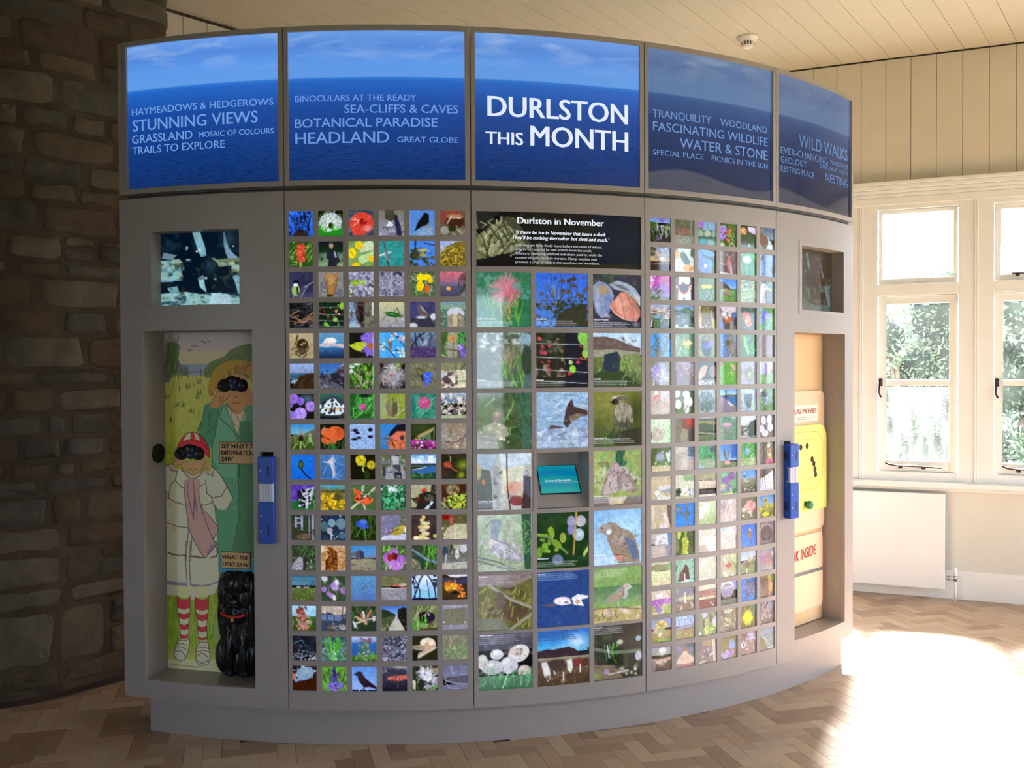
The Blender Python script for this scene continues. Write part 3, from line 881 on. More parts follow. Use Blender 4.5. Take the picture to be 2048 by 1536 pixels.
# ------------------------------------------------------------------ what each small printed picture shows, some with room reflections painted in
TILES_A = '''
G 37f 26e;E 321 50 100 32 30;S 112 26 45 90 3 15 20 85 80;D 112 9 4 30 8 90 30;N 113 .35 12 60 100;D 247 16 3 10 55 90 95
G 110 282;E 9bb 50 48 43 38;F eff 50 48 46 60 2;D 9aa 40 2 15 15 85 80;E 231 50 58 9 12;S 4a2 25 25 80 3 0 75 100 100;P 282 0 72 30 85 60 78 100 68 100 100 0 100
B 345;N 678 .4 14;E d43 52 50 46 42 15;P d43 5 55 20 95 65 97 60 50;L fa9 4 15 35 45 42 20 60;L f98 3 20 28 50 40;E 911 58 45 15 12;L e65 3 60 45 90 20;L a22 3 55 50 40 85;H fcc 75 70 20 14 .6
G 776 99b;P 443 25 0 60 0 65 25 55 45 25 35;N bbc .35 14 50 100;E 223 67 28 8 10;P 224 60 35 75 35 85 60 90 98 70 98 66 65;P def 40 45 55 42 60 62 32 62;L 322 3 48 42 68 62;N 556 .35 10 60 100
B 58d;H 9be 60 90 60 40 .5;P 111 20 82 34 48 50 25 58 12 66 10 76 18 77 45 70 58 52 62 40 70;P 111 54 14 62 11 60 18;L 886 3 20 98 55 70 72 55 95 45;L aa9 3 45 98 58 65;L 775 3 80 60 95 95;D bb9 14 3 55 60 98 95
B 654;E 843 45 25 45 30;E 421 60 42 36 26;E a75 58 24 32 10;N 321 .4 12 30 60;E 998 20 78 18 16;N bba .3 10 60 100;E 231 48 70 14 12;L cba 5 30 50 45 26 80 30;H aaa 85 85 15 15 .6
B 352;S 8a4 40 40 45 3;S 241 25 40 120 3;E b32 50 45 15 38;D e43 40 5 38 12 62 78;D fa8 18 2 38 12 62 75;L ab5 8 48 80 48 100
B 112;G 112 131 0 45;G 576 8a7 45 100;N 232 .3 20 40 100;P 223 34 45 44 35 60 33 72 42 86 80 74 84 72 100 38 100 40 70 32 68;E b98 51 16 8 13;P 334 42 12 44 3 58 3 60 12;L cde 4 64 42 70 60;P aab 62 50 68 66 62 60
B 8a6;N 795 .5 25;P cdb 45 15 85 0 100 10 100 35 50 45 42 35;P bd9 38 62 70 50 100 38 98 68 55 90 40 80;E fd1 42 18 16 16;E fd1 15 48 16 20;E fc1 90 68 12 12;E fc0 30 92 15 10;L da2 3 35 10 45 32;L ca1 3 10 40 20 60;L ea0 2 40 12 52 28
B 399;N 288 .4 10;L ccd 9 26 50 38 78;L 556 6 20 0 25 25 28 40;L cdd 7 5 57 45 45;L 778 9 28 40 34 68 37 95;L 334 5 35 80 38 100
B 48e;D 442 34 7 0 30 70 100;L 221 6 25 0 22 40 5 60;L 442 5 20 40 70 90;P aa7 28 35 60 28 80 42 50 45;N 332 .3 12 40 100;E a95 52 55 12 8;L 322 4 60 10 98 18;D 553 14 5 60 60 100 100
B 9ad;N def .4 14 0 40;P 762 0 55 25 25 60 5 100 0 100 100 0 100;N ba3 .45 9 20 100;N 541 .35 9 20 100;D ca4 40 3 10 30 98 95;D 431 30 3 10 30 98 95
G 335 446;N 224 .4 20;E 9b6 28 70 16 22;L 222 7 33 60 36 85;E 112 30 42 13 12;E dee 28 50 10 7;L dde 2 60 60 98 38;L bbc 2 45 98 75 55;L ccd 2 22 90 20 100;L ccd 2 32 90 32 100
B 888;N 667 .4 20;P a74 22 8 35 5 50 12 75 5 78 20 66 85 58 92 40 88 34 80;L 642 3 25 25 38 85;L 642 3 75 25 62 85;H cb8 50 30 20 25 .5;D 431 10 2 30 20 70 80;E 431 45 92 14 6;L ccb 2 15 68 30 74
B 99b;N 556 .45 12;N cce .4 10;E 8a3 25 45 16 12;E 572 8 75 10 15;D 9b4 12 5 10 35 70 50;N 334 .25 14 50 100;E 445 85 60 10 12;D dde 22 4 0 60 100 100
B 99b;N 778 .5 16;E 334 72 12 18 10;L cde 3 50 0 50 100;N 556 .35 18 20 100;L bbc 2 0 42 60 30;D 445 14 4;N bbd .3 10
B 564;S 9a9 26 40 60 3;S 343 20 40 100 3;E fd1 42 25 14 16;E fd1 68 24 18 12;E ec1 80 36 10 10;E fd0 42 55 14 16;E fc0 38 68 12 8;E d62 68 68 9 16;L 5a4 4 28 98 25 60;L bbb 3 5 20 30 40
G e78 668 0 55;G 557 445 55 100;N b67 .4 25 0 45;E fb3 33 66 8 7;E f94 33 70 7 3;S 332 30 25 70 2 70 20 100 95;P 777 70 98 100 70 100 100
B 111;N 333 .3 8;S 667 26 16 10 4;S 333 26 24 5 5;S 975 16 30 12 4 0 45 90 90;S 222 14 20 0 6;L 864 4 20 85 60 65 95 60;L 876 3 10 60 40 50
B 121;N 232 .3 12;L 9ab 2 0 20 98 20;L 9ab 2 0 46 98 50;L 9ab 2 0 70 98 74;L 9ab 2 0 92 98 95;D 9c5 7 5 20 0 98 90;D c33 14 3 0 20 90 70;E 9c6 65 68 9 8;E 8c4 92 15 10 14;E 7b4 28 85 8 7;D dda 5 3
B 322;P 79b 0 0 35 0 28 40 30 65 55 98 0 100;N acd .35 14;P 211 34 5 55 0 58 95 35 70 25 45;N 766 .3 14 40 100;P 776 62 0 98 0 98 100 60 100;N 544 .4 14;L ddc 6 93 0 92 50;P 9bc 0 85 20 75 45 90 40 100 0 100
G cc9 99a;N 778 .3 12 50 100;D bbd 20 3 0 60 100 100;P 252 18 40 40 38 62 42 92 52 90 58 60 60 35 55;L 252 3 50 45 70 25 78 45;L 363 2 30 50 12 70;L 363 2 60 58 70 75;L 5a4 3 20 42 85 55
B 447;N 335 .4 25;P 334 0 70 60 58 100 62 100 100 0 100;N 556 .4 12 68 100;P 655 28 15 40 12 55 28 85 58 60 58 35 50;P 99a 38 12 50 20 68 45 50 36;E ccd 45 60 20 5;E dde 92 58 12 12;E ccd 12 92 18 10
G 79b 8a7 0 30;G 576 465 30 100;N 698 .3 14;P ccd 25 40 45 22 75 22 95 40 92 55 75 45 60 55 45 50 32 58;P 987 26 55 92 50 95 100 28 100;P cb9 45 48 65 48 68 92 46 95;L 665 3 72 45 72 98;L 776 3 46 50 46 98;N bba .3 10 45 100
G ba8 a97;E 321 52 45 22 22;N 321 .2 10 30 90;L 431 4 30 60 25 40 35 10;L 321 4 35 65 25 80 45 92;L 321 4 62 65 68 85 55 96;L 431 4 70 35 76 60 64 75;D ca7 12 2 40 30 70 60;E 543 50 72 14 14;L 432 3 32 30 28 20 34 8
G 69c 28a;E eed 45 32 24 12;E edd 35 40 20 8;E fee 48 28 14 9;P cbc 0 45 25 40 55 42 95 45 100 52 100 62 60 52 30 55 0 52;G 36a 124 60 100;N 58b .3 20 60 80
B 111;N 221 .4 20;P 75c 45 15 65 0 100 0 98 90 68 88 55 65;F 97e 85 25 36 26 3;F 97e 85 60 36 26 3;E b63 85 52 12 12;P bc3 0 50 30 38 62 36 70 45 45 74 20 66;L ab2 2 5 50 65 40;D 763 4 2 20 40 50 60;L aac 3 93 0 94 98
B 4af;H 8ce 15 50 10 60 .6;L 543 4 0 45 35 65 60 95;L 432 3 60 10 98 55;L 432 4 55 68 98 74;L 432 3 45 5 80 20;P 864 32 35 42 28 50 40 48 65 38 62;E 975 40 33 8 9;D ede 22 4 40 5 98 35;D dee 18 4 55 60 98 95;D ddd 10 4 0 35 20 80
G 79b 335;H cde 55 40 20 15 .8;L 223 6 5 60 30 20 60 0;L 224 5 25 55 20 0;L 223 4 45 30 35 0;N 446 .35 12;P 436 0 60 35 55 70 60 98 60 100 100 0 100;N 658 .4 10 55 100;L 354 6 70 55 85 10;S 557 16 20 90 2 70 0 98 60
B 463;N 352 .4 15;P 998 30 0 68 0 66 100 26 100;N aa9 .35 14;E c95 46 25 18 14;L 543 4 28 66 70 72;L 666 3 50 20 50 100;E 86d 80 58 10 12 ;E 75c 88 82 12 18;L dde 4 70 50 80 62;L 97d 5 72 68 96 92;S 4a5 10 30 120 3 70 0 98 60
G 9be 89c 0 38;R 368 0 38 100 62;P 8ac 0 70 18 62 30 66 10 80;P 321 0 100 28 66 45 48 70 42 100 36 100 100;N 432 .4 12 50 100;L cdd 3 18 78 30 64
G 36b 48c 0 50;P 556 0 60 25 42 55 40 85 8 100 5 100 100 0 100;N 778 .4 12 40 100;N 323 .35 14 25 100;P 223 45 40 70 38 98 60 98 95 50 70;N 99a .25 8 60 100;L bcd 3 80 15 98 5
B 342;S 5a2 30 40 110 4;E cdd 10 15 12 6;E dee 30 5 14 5;E cdd 8 32 8 8;L 5a1 10 62 15 72 50 66 100;D 231 16 3 55 20 75 95;S bb9 30 20 70 2 25 30 85 98;D a98 20 3 20 30 50 98;L bbc 3 95 0 92 98
B 211;F aab 45 50 48 40 2;F bbb 20 62 34 30 2;F bbc 80 52 34 30 2;F ccc 45 20 34 30 2;E a66 45 48 7 6;E a66 82 52 6 5;E a87 20 65 7 6;S 221 14 20 90 3 0 80 100 100;S 8a5 8 30 60 3 60 0 98 30;F bbc 55 80 30 20 2
B 775;S 998 30 40 30 2;S 554 26 40 150 3;P 36e 48 42 88 35 85 60 75 82 55 78;L 8be 2 52 45 70 60;L 8be 2 60 80 85 40;P 333 38 50 50 42 55 80 45 72;D 86b 9 3 30 40 90 95;E 75c 62 86 10 5
B 886;N 998 .3 20 0 40;P bcd 0 42 45 32 45 60 8 60 0 60;P 544 8 60 28 40 50 36 65 60 62 98 8 98;R 655 28 36 48 45;L 543 3 60 0 58 100;R cca 68 30 98 98;N fed .4 14 30 100;L 543 3 30 72 98 72;N 665 .3 14 0 30;E eee 52 70 6 12;S 463 10 20 60 3 80 0 100 30
B 111;H 578 70 20 35 25 .8;O 97d 15 20 20 8 75b;O 86d 42 30 15 7 75c;O a8e 82 50 20 9 86c;O b9f 42 78 24 9 97d;O 97e 8 88 20 8 86c;E 86c 5 42 8 12
G 365 232;E 345 50 45 45 34;P def 14 50 30 30 42 22 60 20 72 32 84 48 98 70 80 82 50 84 20 82 3 74;D 111 30 4 12 25 88 80;D c94 14 3 15 55 85 65;L 111 3 50 20 50 70;P 112 0 86 50 92 100 86 100 100 0 100;H 657 85 95 14 8 .6;E def 4 50 5 8;E def 92 50 6 8
B 252;S 4a4 30 50 60 5;S 373 26 50 30 5;S 6b6 12 40 70 3;E d4a 52 50 10 10;E e6b 46 58 7 6;E b39 52 60 8 6;L 5a3 3 0 98 45 60;L 9b8 3 95 0 94 100;E 121 60 10 25 6
B 893;P 9a7 0 0 30 0 20 100 0 100;E 876 48 55 26 38 -12;H 9b4 50 35 12 20 .9;E 553 60 58 8 26;L 342 3 50 20 52 98;L cb9 3 20 60 30 90 60 98;L dcb 3 95 60 70 82 62 88;L ccb 2 72 40 72 75;L 664 2 74 5 76 30;H bc6 80 20 20 30 .4
B 387;N 265 .4 14;S 5a8 30 35 50 3 0 45 100 100;F c59 55 38 24 50 3;E c37 58 40 20 20;E d59 52 32 14 12;D e8b 20 2 35 18 75 58;S 7ba 14 30 40 2;E 276 12 50 10 30
G 9bd 89a 0 25;P 68a 0 35 20 15 30 30 50 12 60 20 80 15 98 30 98 40 0 40;N 99b .4 10 20 80;N fed .5 12;L 776 3 50 10 50 100;L 555 4 88 20 85 95;G 9a8 ab9 85 100;N bba .35 12 30 100;L 889 3 28 20 28 95
G 38c 7bd 0 40;P 665 0 50 20 40 45 45 70 30 100 20 100 60 0 60;G 563 341 50 100;N 452 .4 12 48 100;S 7a5 16 30 80 3 0 55 100 100;P 998 34 35 40 15 46 35 60 42 30 44;E 211 43 58 10 11;L 9b7 6 42 70 40 100;L cdc 3 80 40 82 70
B 110;N 221 .3 20;E d63 22 32 18 16;E d63 62 38 36 28;E d63 28 62 22 18;E c52 80 35 16 18;P d63 30 45 60 50 66 75 45 82 30 70;L 211 3 15 50 40 62;L 998 3 20 10 12 40;P 252 35 80 60 75 70 100 30 100;S 373 14 20 90 3 0 82 100 100
B 9be;N acf .5 6;N 79c .4 5;E 112 22 26 10 6;E 112 30 36 9 5;E 112 80 24 9 7;E 213 80 50 10 6;E 112 18 60 12 5;E 112 36 54 9 5;L 223 3 5 27 20 22
G 38d 48c;H 27b 10 95 30 20 .8;P 112 30 50 40 30 65 5 98 0 100 35 50 45;P d75 48 45 65 30 98 30 98 98 34 98 32 70;P 778 14 55 30 42 40 52 38 68 22 62;L 112 2 16 56 36 60;N a53 .35 14 50 100;L 311 4 55 90 45 65;E 334 85 55 8 10
B 231;H 563 40 20 50 35 .4;P a96 5 72 30 45 60 30 92 15 90 24 62 52 30 72 0 82;P 575 40 55 75 35 80 60 60 80 30 75;D 112 14 3 10 50 60 78;D b3a 40 5 0 66 98 98;D e9d 12 4 10 70 95 98;N 513 .35 10 75 100;L 999 2 92 15 88 80
B 888;P 987 20 0 98 0 98 98 20 98;N ca9 .3 14;L 443 3 38 20 40 98;L 544 4 20 74 60 74 98 50;L 655 3 98 40 70 98;N bcd .3 12 40 75;N ddc .3 14 50 100
B 16d;H 28e 30 30 50 50 .5;E 231 42 42 10 18;E 562 42 40 7 12;L 112 5 46 62 60 80 82 98;L 38e 1 50 30 90 15;L 225 2 32 98 32 85;P 122 34 28 40 24 44 34
G 47b 36a;S 58c 26 40 3 4;L dde 4 15 30 30 32 42 22;P ccd 30 28 50 12 54 30 60 60 62 80 50 92 48 60 38 40;L 99b 6 55 50 60 82;L dde 3 52 12 56 22 62 32
B 110;N 210 .3 15;O dc2 42 24 20 8 ba1;O cb2 82 42 16 8 a91;L bb6 6 52 45 50 60 55 70;E 9a5 54 44 6 5;P 231 50 70 70 60 80 90 60 98;D 542 6 2;E cb3 38 40 10 6
B 564;N 898 .4 14;P bbc 42 5 72 5 72 40 45 42;R 334 42 4 74 10;P 778 5 30 50 28 48 36 5 38;P 99a 26 50 36 38 46 45 55 98 20 98;P 99a 78 35 85 45 98 98 85 98 76 60;R 445 50 42 78 70;R 223 55 72 82 95;N bbc .25 10;R 334 10 50 20 85;N 232 .2 20 40 100
G 59d cdf 0 38;N eff .4 18 8 34;G 356 345 38 46;P 36a 5 62 50 50 100 44 100 92 0 92;L cca 3 5 62 45 56 60 50;P 243 0 78 20 72 40 80 100 72 100 100 0 100;N 584 .4 9 76 100;R 343 0 40 100 46;R 465 0 46 50 52
B 221;N 331 .35 15;H 8a2 85 45 25 25 .8;H ab2 78 85 14 14 .9;E a43 25 45 16 14;L b63 4 15 40 60 70;E 322 20 75 18 22;L 965 2 40 50 98 50;L 854 3 30 0 35 20;H 432 10 80 20 30 .6;L dcb 2 38 12 36 30
B 53a;N 75c .4 15;P 263 0 70 30 60 98 70 100 100 0 100;P ccd 22 36 50 22 92 10 90 50 62 98 42 60;D 112 30 6 30 20 88 88;D dde 16 4 35 25 85 85;P 223 22 38 45 30 50 55 38 60;P 243 92 20 100 20 100 90 75 90;S 7a5 10 20 60 3 80 0 100 98
B 552;G 49c 49b 0 20;N 775 .4 12 10 60;N 442 .4 10 20 100;D eb2 60 6 5 35 60 98;D fc2 30 5 55 60 98 98;D 992 20 4;D b92 20 4 60 60 98 98;N 332 .3 9 70 100
B 463;N 574 .4 18;L bbb 9 50 0 48 40;L ccb 8 98 12 5 92;L bab 8 45 60 60 100;P e63 12 15 40 28 50 48 45 60 25 70 15 60 18 40;P e63 40 72 50 52 75 48 92 56 85 68 60 80;D 421 22 3 15 20 88 72;L 433 6 38 62 52 40;P d52 20 18 34 25 40 40 22 38
B 253;S 6a8 30 30 60 4;S 4a6 26 40 40 7;D dde 20 5 30 5 62 30;D cdd 14 4 0 0 98 25;P 5b8 0 50 25 40 45 70 30 80;P 7c9 60 60 85 50 98 60 70 85;P 4a7 20 95 45 80 60 98;P 6b9 50 55 60 30 62 70;S 143 14 30 70 4;N 132 .3 12 40 100
B 443;P aa8 0 0 80 0 75 30 40 40 20 90 0 90;N bb9 .3 12 0 40;E c22 50 28 8 10;E d32 56 22 5 5;P 222 30 40 60 30 98 40 98 98 20 98;E 554 70 55 18 14;P cde 50 98 80 65 88 70 65 98;D 622 12 5 15 45 50 75;N 221 .35 12 40 100;L 211 4 85 0 88 30
B 421;N 632 .4 18;E 875 45 25 26 22;D dc9 14 3 28 8 65 42;D 321 10 3 30 12 62 40;D ac4 40 6 25 40 98 98;D bd5 22 5 30 50 95 95;D 9a7 20 4 0 50 30 98;D 231 20 3 20 60 98 98;E cc3 70 82 10 8
B 232;N 343 .4 15;R aac 16 8 24 55;R aac 40 5 48 60;R 99b 18 30 45 36;R 99b 16 12 45 17;R 99b 82 2 92 98;R 889 70 5 75 90;N 332 .4 12 50 100;E 654 50 85 28 12;L 332 4 30 60 40 85;N 453 .25 12 40 70
B 123;N 235 .4 12;N 357 .3 10;E 467 15 45 15 20;E 79a 45 32 14 16 20;E 689 80 35 20 22;E aab 36 62 11 13;L bbd 6 42 72 42 98;E 235 70 75 20 20;E 468 85 80 14 14;D bbc 10 3;E 224 60 55 10 14
B 120;N 231 .4 15;S 462 30 40 70 3;S 342 16 50 100 3;E 35c 35 36 13 12;E 47d 55 30 10 12;E 46d 50 45 14 10;E 35c 60 46 10 8;E 57d 45 26 9 8;L 233 3 45 40 40 60;L 7a4 3 55 60 60 98;L 6a4 3 40 55 22 85
B 665;P 779 0 0 75 0 72 50 60 75 0 85;N 99b .35 12 0 70;P cce 10 82 40 78 98 74 98 98 0 98;N def .3 10 80 100;P ba4 40 70 55 50 75 45 85 48 95 55 90 70 70 80 48 80;E cb3 88 52 9 9;L 854 5 25 74 50 66;D 653 12 3 45 50 75 75;E eef 97 60 6 12
B 433;N 322 .4 20;E db7 48 12 8 8;E dc8 42 24 8 8;E dda 55 36 18 7;E cb7 40 50 14 8;E eda 60 50 12 8;E dca 45 62 14 7;E edb 55 75 16 8;E dc7 42 85 14 8;E eec 20 92 12 9;E eda 50 95 22 8;E cb6 92 85 8 8;D 986 16 2 30 10 75 95
B 553;N 764 .35 18;P bb9 20 55 50 40 98 40 100 100 5 100;N ddb .4 14 50 100;E 843 40 22 14 24;H b98 38 30 6 20 .6;E 811 15 10 16 14;L 543 4 60 5 48 40;P cba 35 50 55 45 60 98 30 98;L eed 3 52 40 52 98;L 765 3 10 40 25 70
B 232;N 342 .5 15;S 575 20 30 60 3 0 0 100 50;P 99a 5 75 30 48 45 50 50 98 0 98;N bbc .3 8 50 100;P 222 50 50 62 45 60 98 45 98;H 897 80 85 25 15 .5;L 778 3 10 80 40 65;L 778 3 12 92 45 80
B ca8;N b97 .4 15;P 741 24 5 45 10 62 25 68 60 65 98 20 98 22 60 38 35;N a62 .4 10 10 95;D 521 20 4 25 20 65 95;L ca6 3 45 90 42 98;D 865 14 2 65 20 98 98;P 310 20 60 28 50 26 98 18 98;H edb 5 10 12 20 .8
G 38c 69d 0 45;R 68a 0 42 100 50;P 887 0 55 45 50 98 55 98 98 0 98;N a97 .4 12 55 100;P 556 18 25 38 18 50 28 54 52 20 58;P 334 50 28 54 52 38 54 36 20;P 667 0 30 14 26 20 40 0 45;L 543 3 0 75 20 78;L 543 3 40 88 80 90
B 463;S 8b5 34 26 70 4;S 242 16 20 60 4;O a6c 30 50 22 9 b5a;O b7d 60 75 26 10 a5b;O a6d 75 60 20 9 95c;O a7c 50 30 18 8 95b;P 922 28 35 50 38 60 50 35 65 25 60;P 611 45 30 65 35 62 60 48 55;S dae 30 18 90 2 15 70 85 98
B 343;S 5a3 26 50 80 4 40 0 98 98;S 232 12 40 50 5;L 68a 8 0 18 25 35 60 60 98 72;L 9bc 2 0 14 30 34 60 56 98 68;P 776 0 50 30 65 40 98 0 98;L ba9 4 8 60 20 75;N 453 .3 15;L 7c4 4 75 0 55 98
B 665;N 9ab .35 12;P aa9 40 0 98 0 98 20 50 20;E 345 14 28 12 20;E ddd 60 40 8 20;E ccd 85 20 14 16;L ccd 5 18 40 15 75;L dcd 4 62 40 60 60;L 322 6 40 0 35 30;N 889 .4 9 60 100;N 556 .3 12 40 75;P bba 0 75 98 70 98 98 0 98;N 99a .4 7 75 100
G 368 58a 0 42;L 79a 2 0 15 98 14;L 79a 2 0 28 98 30;E ccd 30 50 10 5;E dcc 60 50 12 4;L 223 3 35 50 37 40;L 334 3 60 48 62 40;G 563 452 50 100;N 674 .4 8 52 100;D aa6 14 2 0 55 98 98;S 344 8 14 90 2 70 30 98 55
B 343;N 454 .4 15;S 6a4 14 30 60 3;E 97b 45 40 10 9;E a8d 60 32 14 12;E b9d 55 50 14 10;E 97c 12 55 12 10;E ccd 15 15 12 10;E ddd 62 28 7 12;E 97b 30 72 10 9;E a8c 42 80 10 9;E ddd 52 88 7 12;O 97b 88 60 14 6;P cce 0 8 10 4 6 20
G 59c 57b;L 556 3 40 58 54 46;E 889 66 38 5 3 30;L 667 2 68 35 80 22;L 445 2 48 48 52 50;H 46a 50 100 80 20 .3
G 664 775 0 45;N 886 .3 25 0 40;P 99a 0 48 50 50 98 48 98 98 0 98;N 778 .4 10 55 100;L ccb 4 0 52 30 50 50 54;E a64 48 38 14 5 -8;L c65 5 50 38 98 50;E bba 84 38 14 6;E 853 42 36 6 5;L a97 2 30 50 20 56
G cdf 8cf 0 100;H eff 55 10 30 30 .8;P 8ce 25 60 75 58 85 92 15 92;L 124 6 5 98 20 60 30 25 45 0;L 124 5 95 98 88 50 75 20 60 0;L 223 4 30 98 32 60 15 20;L 124 3 70 98 66 60 58 20;L 124 3 15 90 10 30 5 0;L 123 4 90 60 98 20;P 113 0 92 30 88 60 92 98 90 98 100 0 100;D 224 14 4 0 0 18 50;D 224 14 4 82 0 98 50
B 321;P dde 15 0 98 0 98 10 60 14 35 12;P 335 0 12 30 18 60 20 98 12 98 40 0 35;N 432 .4 15 40 100;H f93 30 50 22 22 .9;D f92 24 5 8 35 60 60;D fb3 16 5 12 40 55 60;P d62 20 45 26 20 34 42;P e73 44 42 52 18 58 42;D e83 16 5 60 40 90 90;E 111 50 72 14 6 10;D fc5 8 3 15 45 40 60
G adf 8bd 0 45;G 352 341 45 100;H adf 60 20 50 30 .6;S 5a3 20 25 80 3 0 60 100 100;P a65 22 20 32 5 48 15 55 35 60 60 68 90 60 98 40 98 35 70 22 55;D c98 26 6 20 40 65 95;D 744 16 5 25 8 60 90;P 843 15 20 28 12 35 30 20 34;D ba9 8 5 55 45 75 75
B 345;P ba9 0 0 98 0 98 30 60 40 30 25 0 30;N dcc .4 9 0 35;N 99b .3 10 20 50;R 67a 0 38 80 60;L 223 3 22 30 24 58;L 223 3 50 38 52 60;N 235 .4 12 55 80;E 987 85 85 18 10;E 654 40 85 18 8;D aab 12 4 40 70 98 95;L 334 3 88 0 80 40
B 232;S 463 26 35 70 4;P ca9 10 40 30 45 55 60 50 66 25 55;P c76 30 20 45 40 52 58 46 60;P ddd 42 25 50 20 55 50 50 55;P b76 55 50 75 15 82 20 65 52;L bba 5 50 58 85 50 95 55;L bba 5 50 60 20 70 12 85;P cce 5 60 15 65 25 90 10 80;P c99 50 62 62 60 60 75 52 72;P ccd 82 40 95 42 92 60 84 62;L ab7 4 48 58 20 66
G 36c 8be 0 40;P 232 0 15 20 18 45 30 60 40 55 55 0 60;P 111 65 15 85 8 98 12 98 98 80 70 62 50;P 453 0 50 50 40 55 50 35 90 0 98;N 564 .3 10 45 90;P bbb 54 45 62 45 92 98 25 98;P dde 56 38 62 38 60 50 55 50;H cc9 60 90 20 20 .4;D 886 12 4 0 70 30 98
B 674;S aa8 34 40 60 3;S 453 20 40 110 3;E 212 52 50 30 24;E 213 72 48 18 18;E 99a 50 42 5 4;E aab 66 38 5 4;S 5b3 20 30 90 3 0 65 70 98;P 432 30 92 98 90 98 98 30 98;L bb9 3 22 0 24 98;L bb9 3 80 10 50 40
B 889;N 99a .4 9;P 776 8 22 92 16 94 78 6 80;L 665 2 8 22 92 16 94 78 6 80 8 22;N 877 .3 14 20 78;E cba 8 70 4 4;E cba 88 72 4 4;H bbc 50 5 50 10 .6;N bbc .3 5 0 15;N aab .3 6 82 100
B 112;N 334 .35 12;N 567 .25 9 30 100;D 99a 20 3 0 55 98 98;L 578 3 10 30 40 20 60 50;L 567 3 20 90 50 60 90 75;E 223 70 50 16 12;L 88a 3 5 75 30 88 60 80;D aab 10 4 60 70 98 95;N 124 .3 15 0 40
B 466;N 698 .4 10;N 234 .3 12;P 4a2 12 25 20 30 40 98 30 90;P 5b3 30 10 38 8 46 98 40 98;P 4a2 62 8 72 10 58 98 48 98;P 6c4 48 25 54 30 52 98 46 98;P 5a3 80 15 76 40 60 70;L 6a4 4 30 5 40 90;D 9bb 20 4 0 50 98 98;P 4a3 70 98 98 60 80 98
G bce 79c 0 25;G 36b 259 25 85;G 463 352 78 100;S 7a4 26 14 80 3 0 75 98 98;L 563 5 52 98 50 40 42 12;L 563 4 50 60 70 20;L 564 4 50 70 30 50;D 867 14 5 32 10 75 25;D 796 26 4 30 30 72 92;D ccd 8 3 40 30 70 90;S 584 14 18 80 3 25 50 80 98
B 445;N 667 .4 8;N 99b .35 6;D 223 40 3;S aac 34 9 60 2;D bbd 22 4;E aac 18 92 14 8;E 78a 60 60 8 8;D 223 20 4;S 88a 20 10 120 2;E 99b 85 65 7 7
B 221;E dbb 62 38 30 26;E edc 60 30 28 18;E ca8 66 42 20 14;P a98 0 42 30 38 55 45 50 62 20 58 0 52;P ba9 25 70 60 55 90 45 98 52 60 72 30 90 18 92;E fed 74 34 8 8;P 111 0 60 25 66 20 98 0 98;H 765 20 50 20 8 .5;L ecb 4 25 84 60 66 85 52
B 776;N 897 .4 12;S a98 34 25 85 2 0 0 100 60;S 685 34 25 80 2 0 40 100 100;L cba 3 30 50 34 10;E cb9 48 55 4 5;N 8a7 .35 10 50 100
B 201;P 79b 10 45 22 18 45 5 75 8 88 25 80 45 55 58 25 62 12 70 8 60;H abc 55 25 25 16 .7;N 8ab .3 8 8 55;E c66 6 46 6 14;E 211 18 50 3 4;P 310 0 72 40 62 70 62 98 30 98 98 0 98;E cde 42 4 8 4;E dde 90 22 4 4
B 573;N 7a4 .4 14;S 5a3 34 30 80 4;S 242 16 25 70 4;P 437 44 5 52 5 60 50 62 98 48 98 44 55;D 54a 26 5 40 10 62 98;O 76b 35 80 14 6 548;O 77c 72 78 14 6 549;D 87d 14 4 30 65 85 98;E 326 50 30 6 18
G 58d 9bf;R 124 0 92 100 100;P 212 12 32 25 22 38 26 48 42 68 60 98 84 98 92 70 82 50 84 38 72 26 55 24 40 8 34;L 112 4 48 82 44 96;E 323 30 30 12 8;H 433 40 45 14 18 .4;L cde 3 30 92 30 98;L dde 3 62 90 62 98
G 446 112;P ba9 30 5 60 0 98 0 98 12 60 10;N 779 .35 16 0 45;P a87 8 22 20 16 25 26;P 334 20 12 80 20 98 40 20 42;P c65 22 46 40 40 98 38 98 54 60 62 25 56;N 645 .35 14 38 70;G 223 112 68 100;S 334 16 16 90 3 0 62 100 90
B 231;N 342 .4 14;F dde 58 45 42 34 3;F cce 70 72 34 30 3;E eee 60 50 14 14;F dde 45 30 28 20 4;E a98 92 22 14 10;P ccb 0 55 14 62 12 98 4 90;N 112 .3 16;E 222 36 75 12 20;L eef 4 42 10 46 40;L eef 3 60 5 60 40;S 5a3 8 14 70 3 60 82 98 98
G 668 779 0 50;N 89b .4 16 0 50;P 556 15 55 40 48 98 45 98 78 50 72 20 66;L 99b 5 98 80 50 75 15 64 8 55 20 46;G 778 669 80 100;L aab 2 10 70 30 92 70 98;N 88a .3 14 60 100
'''
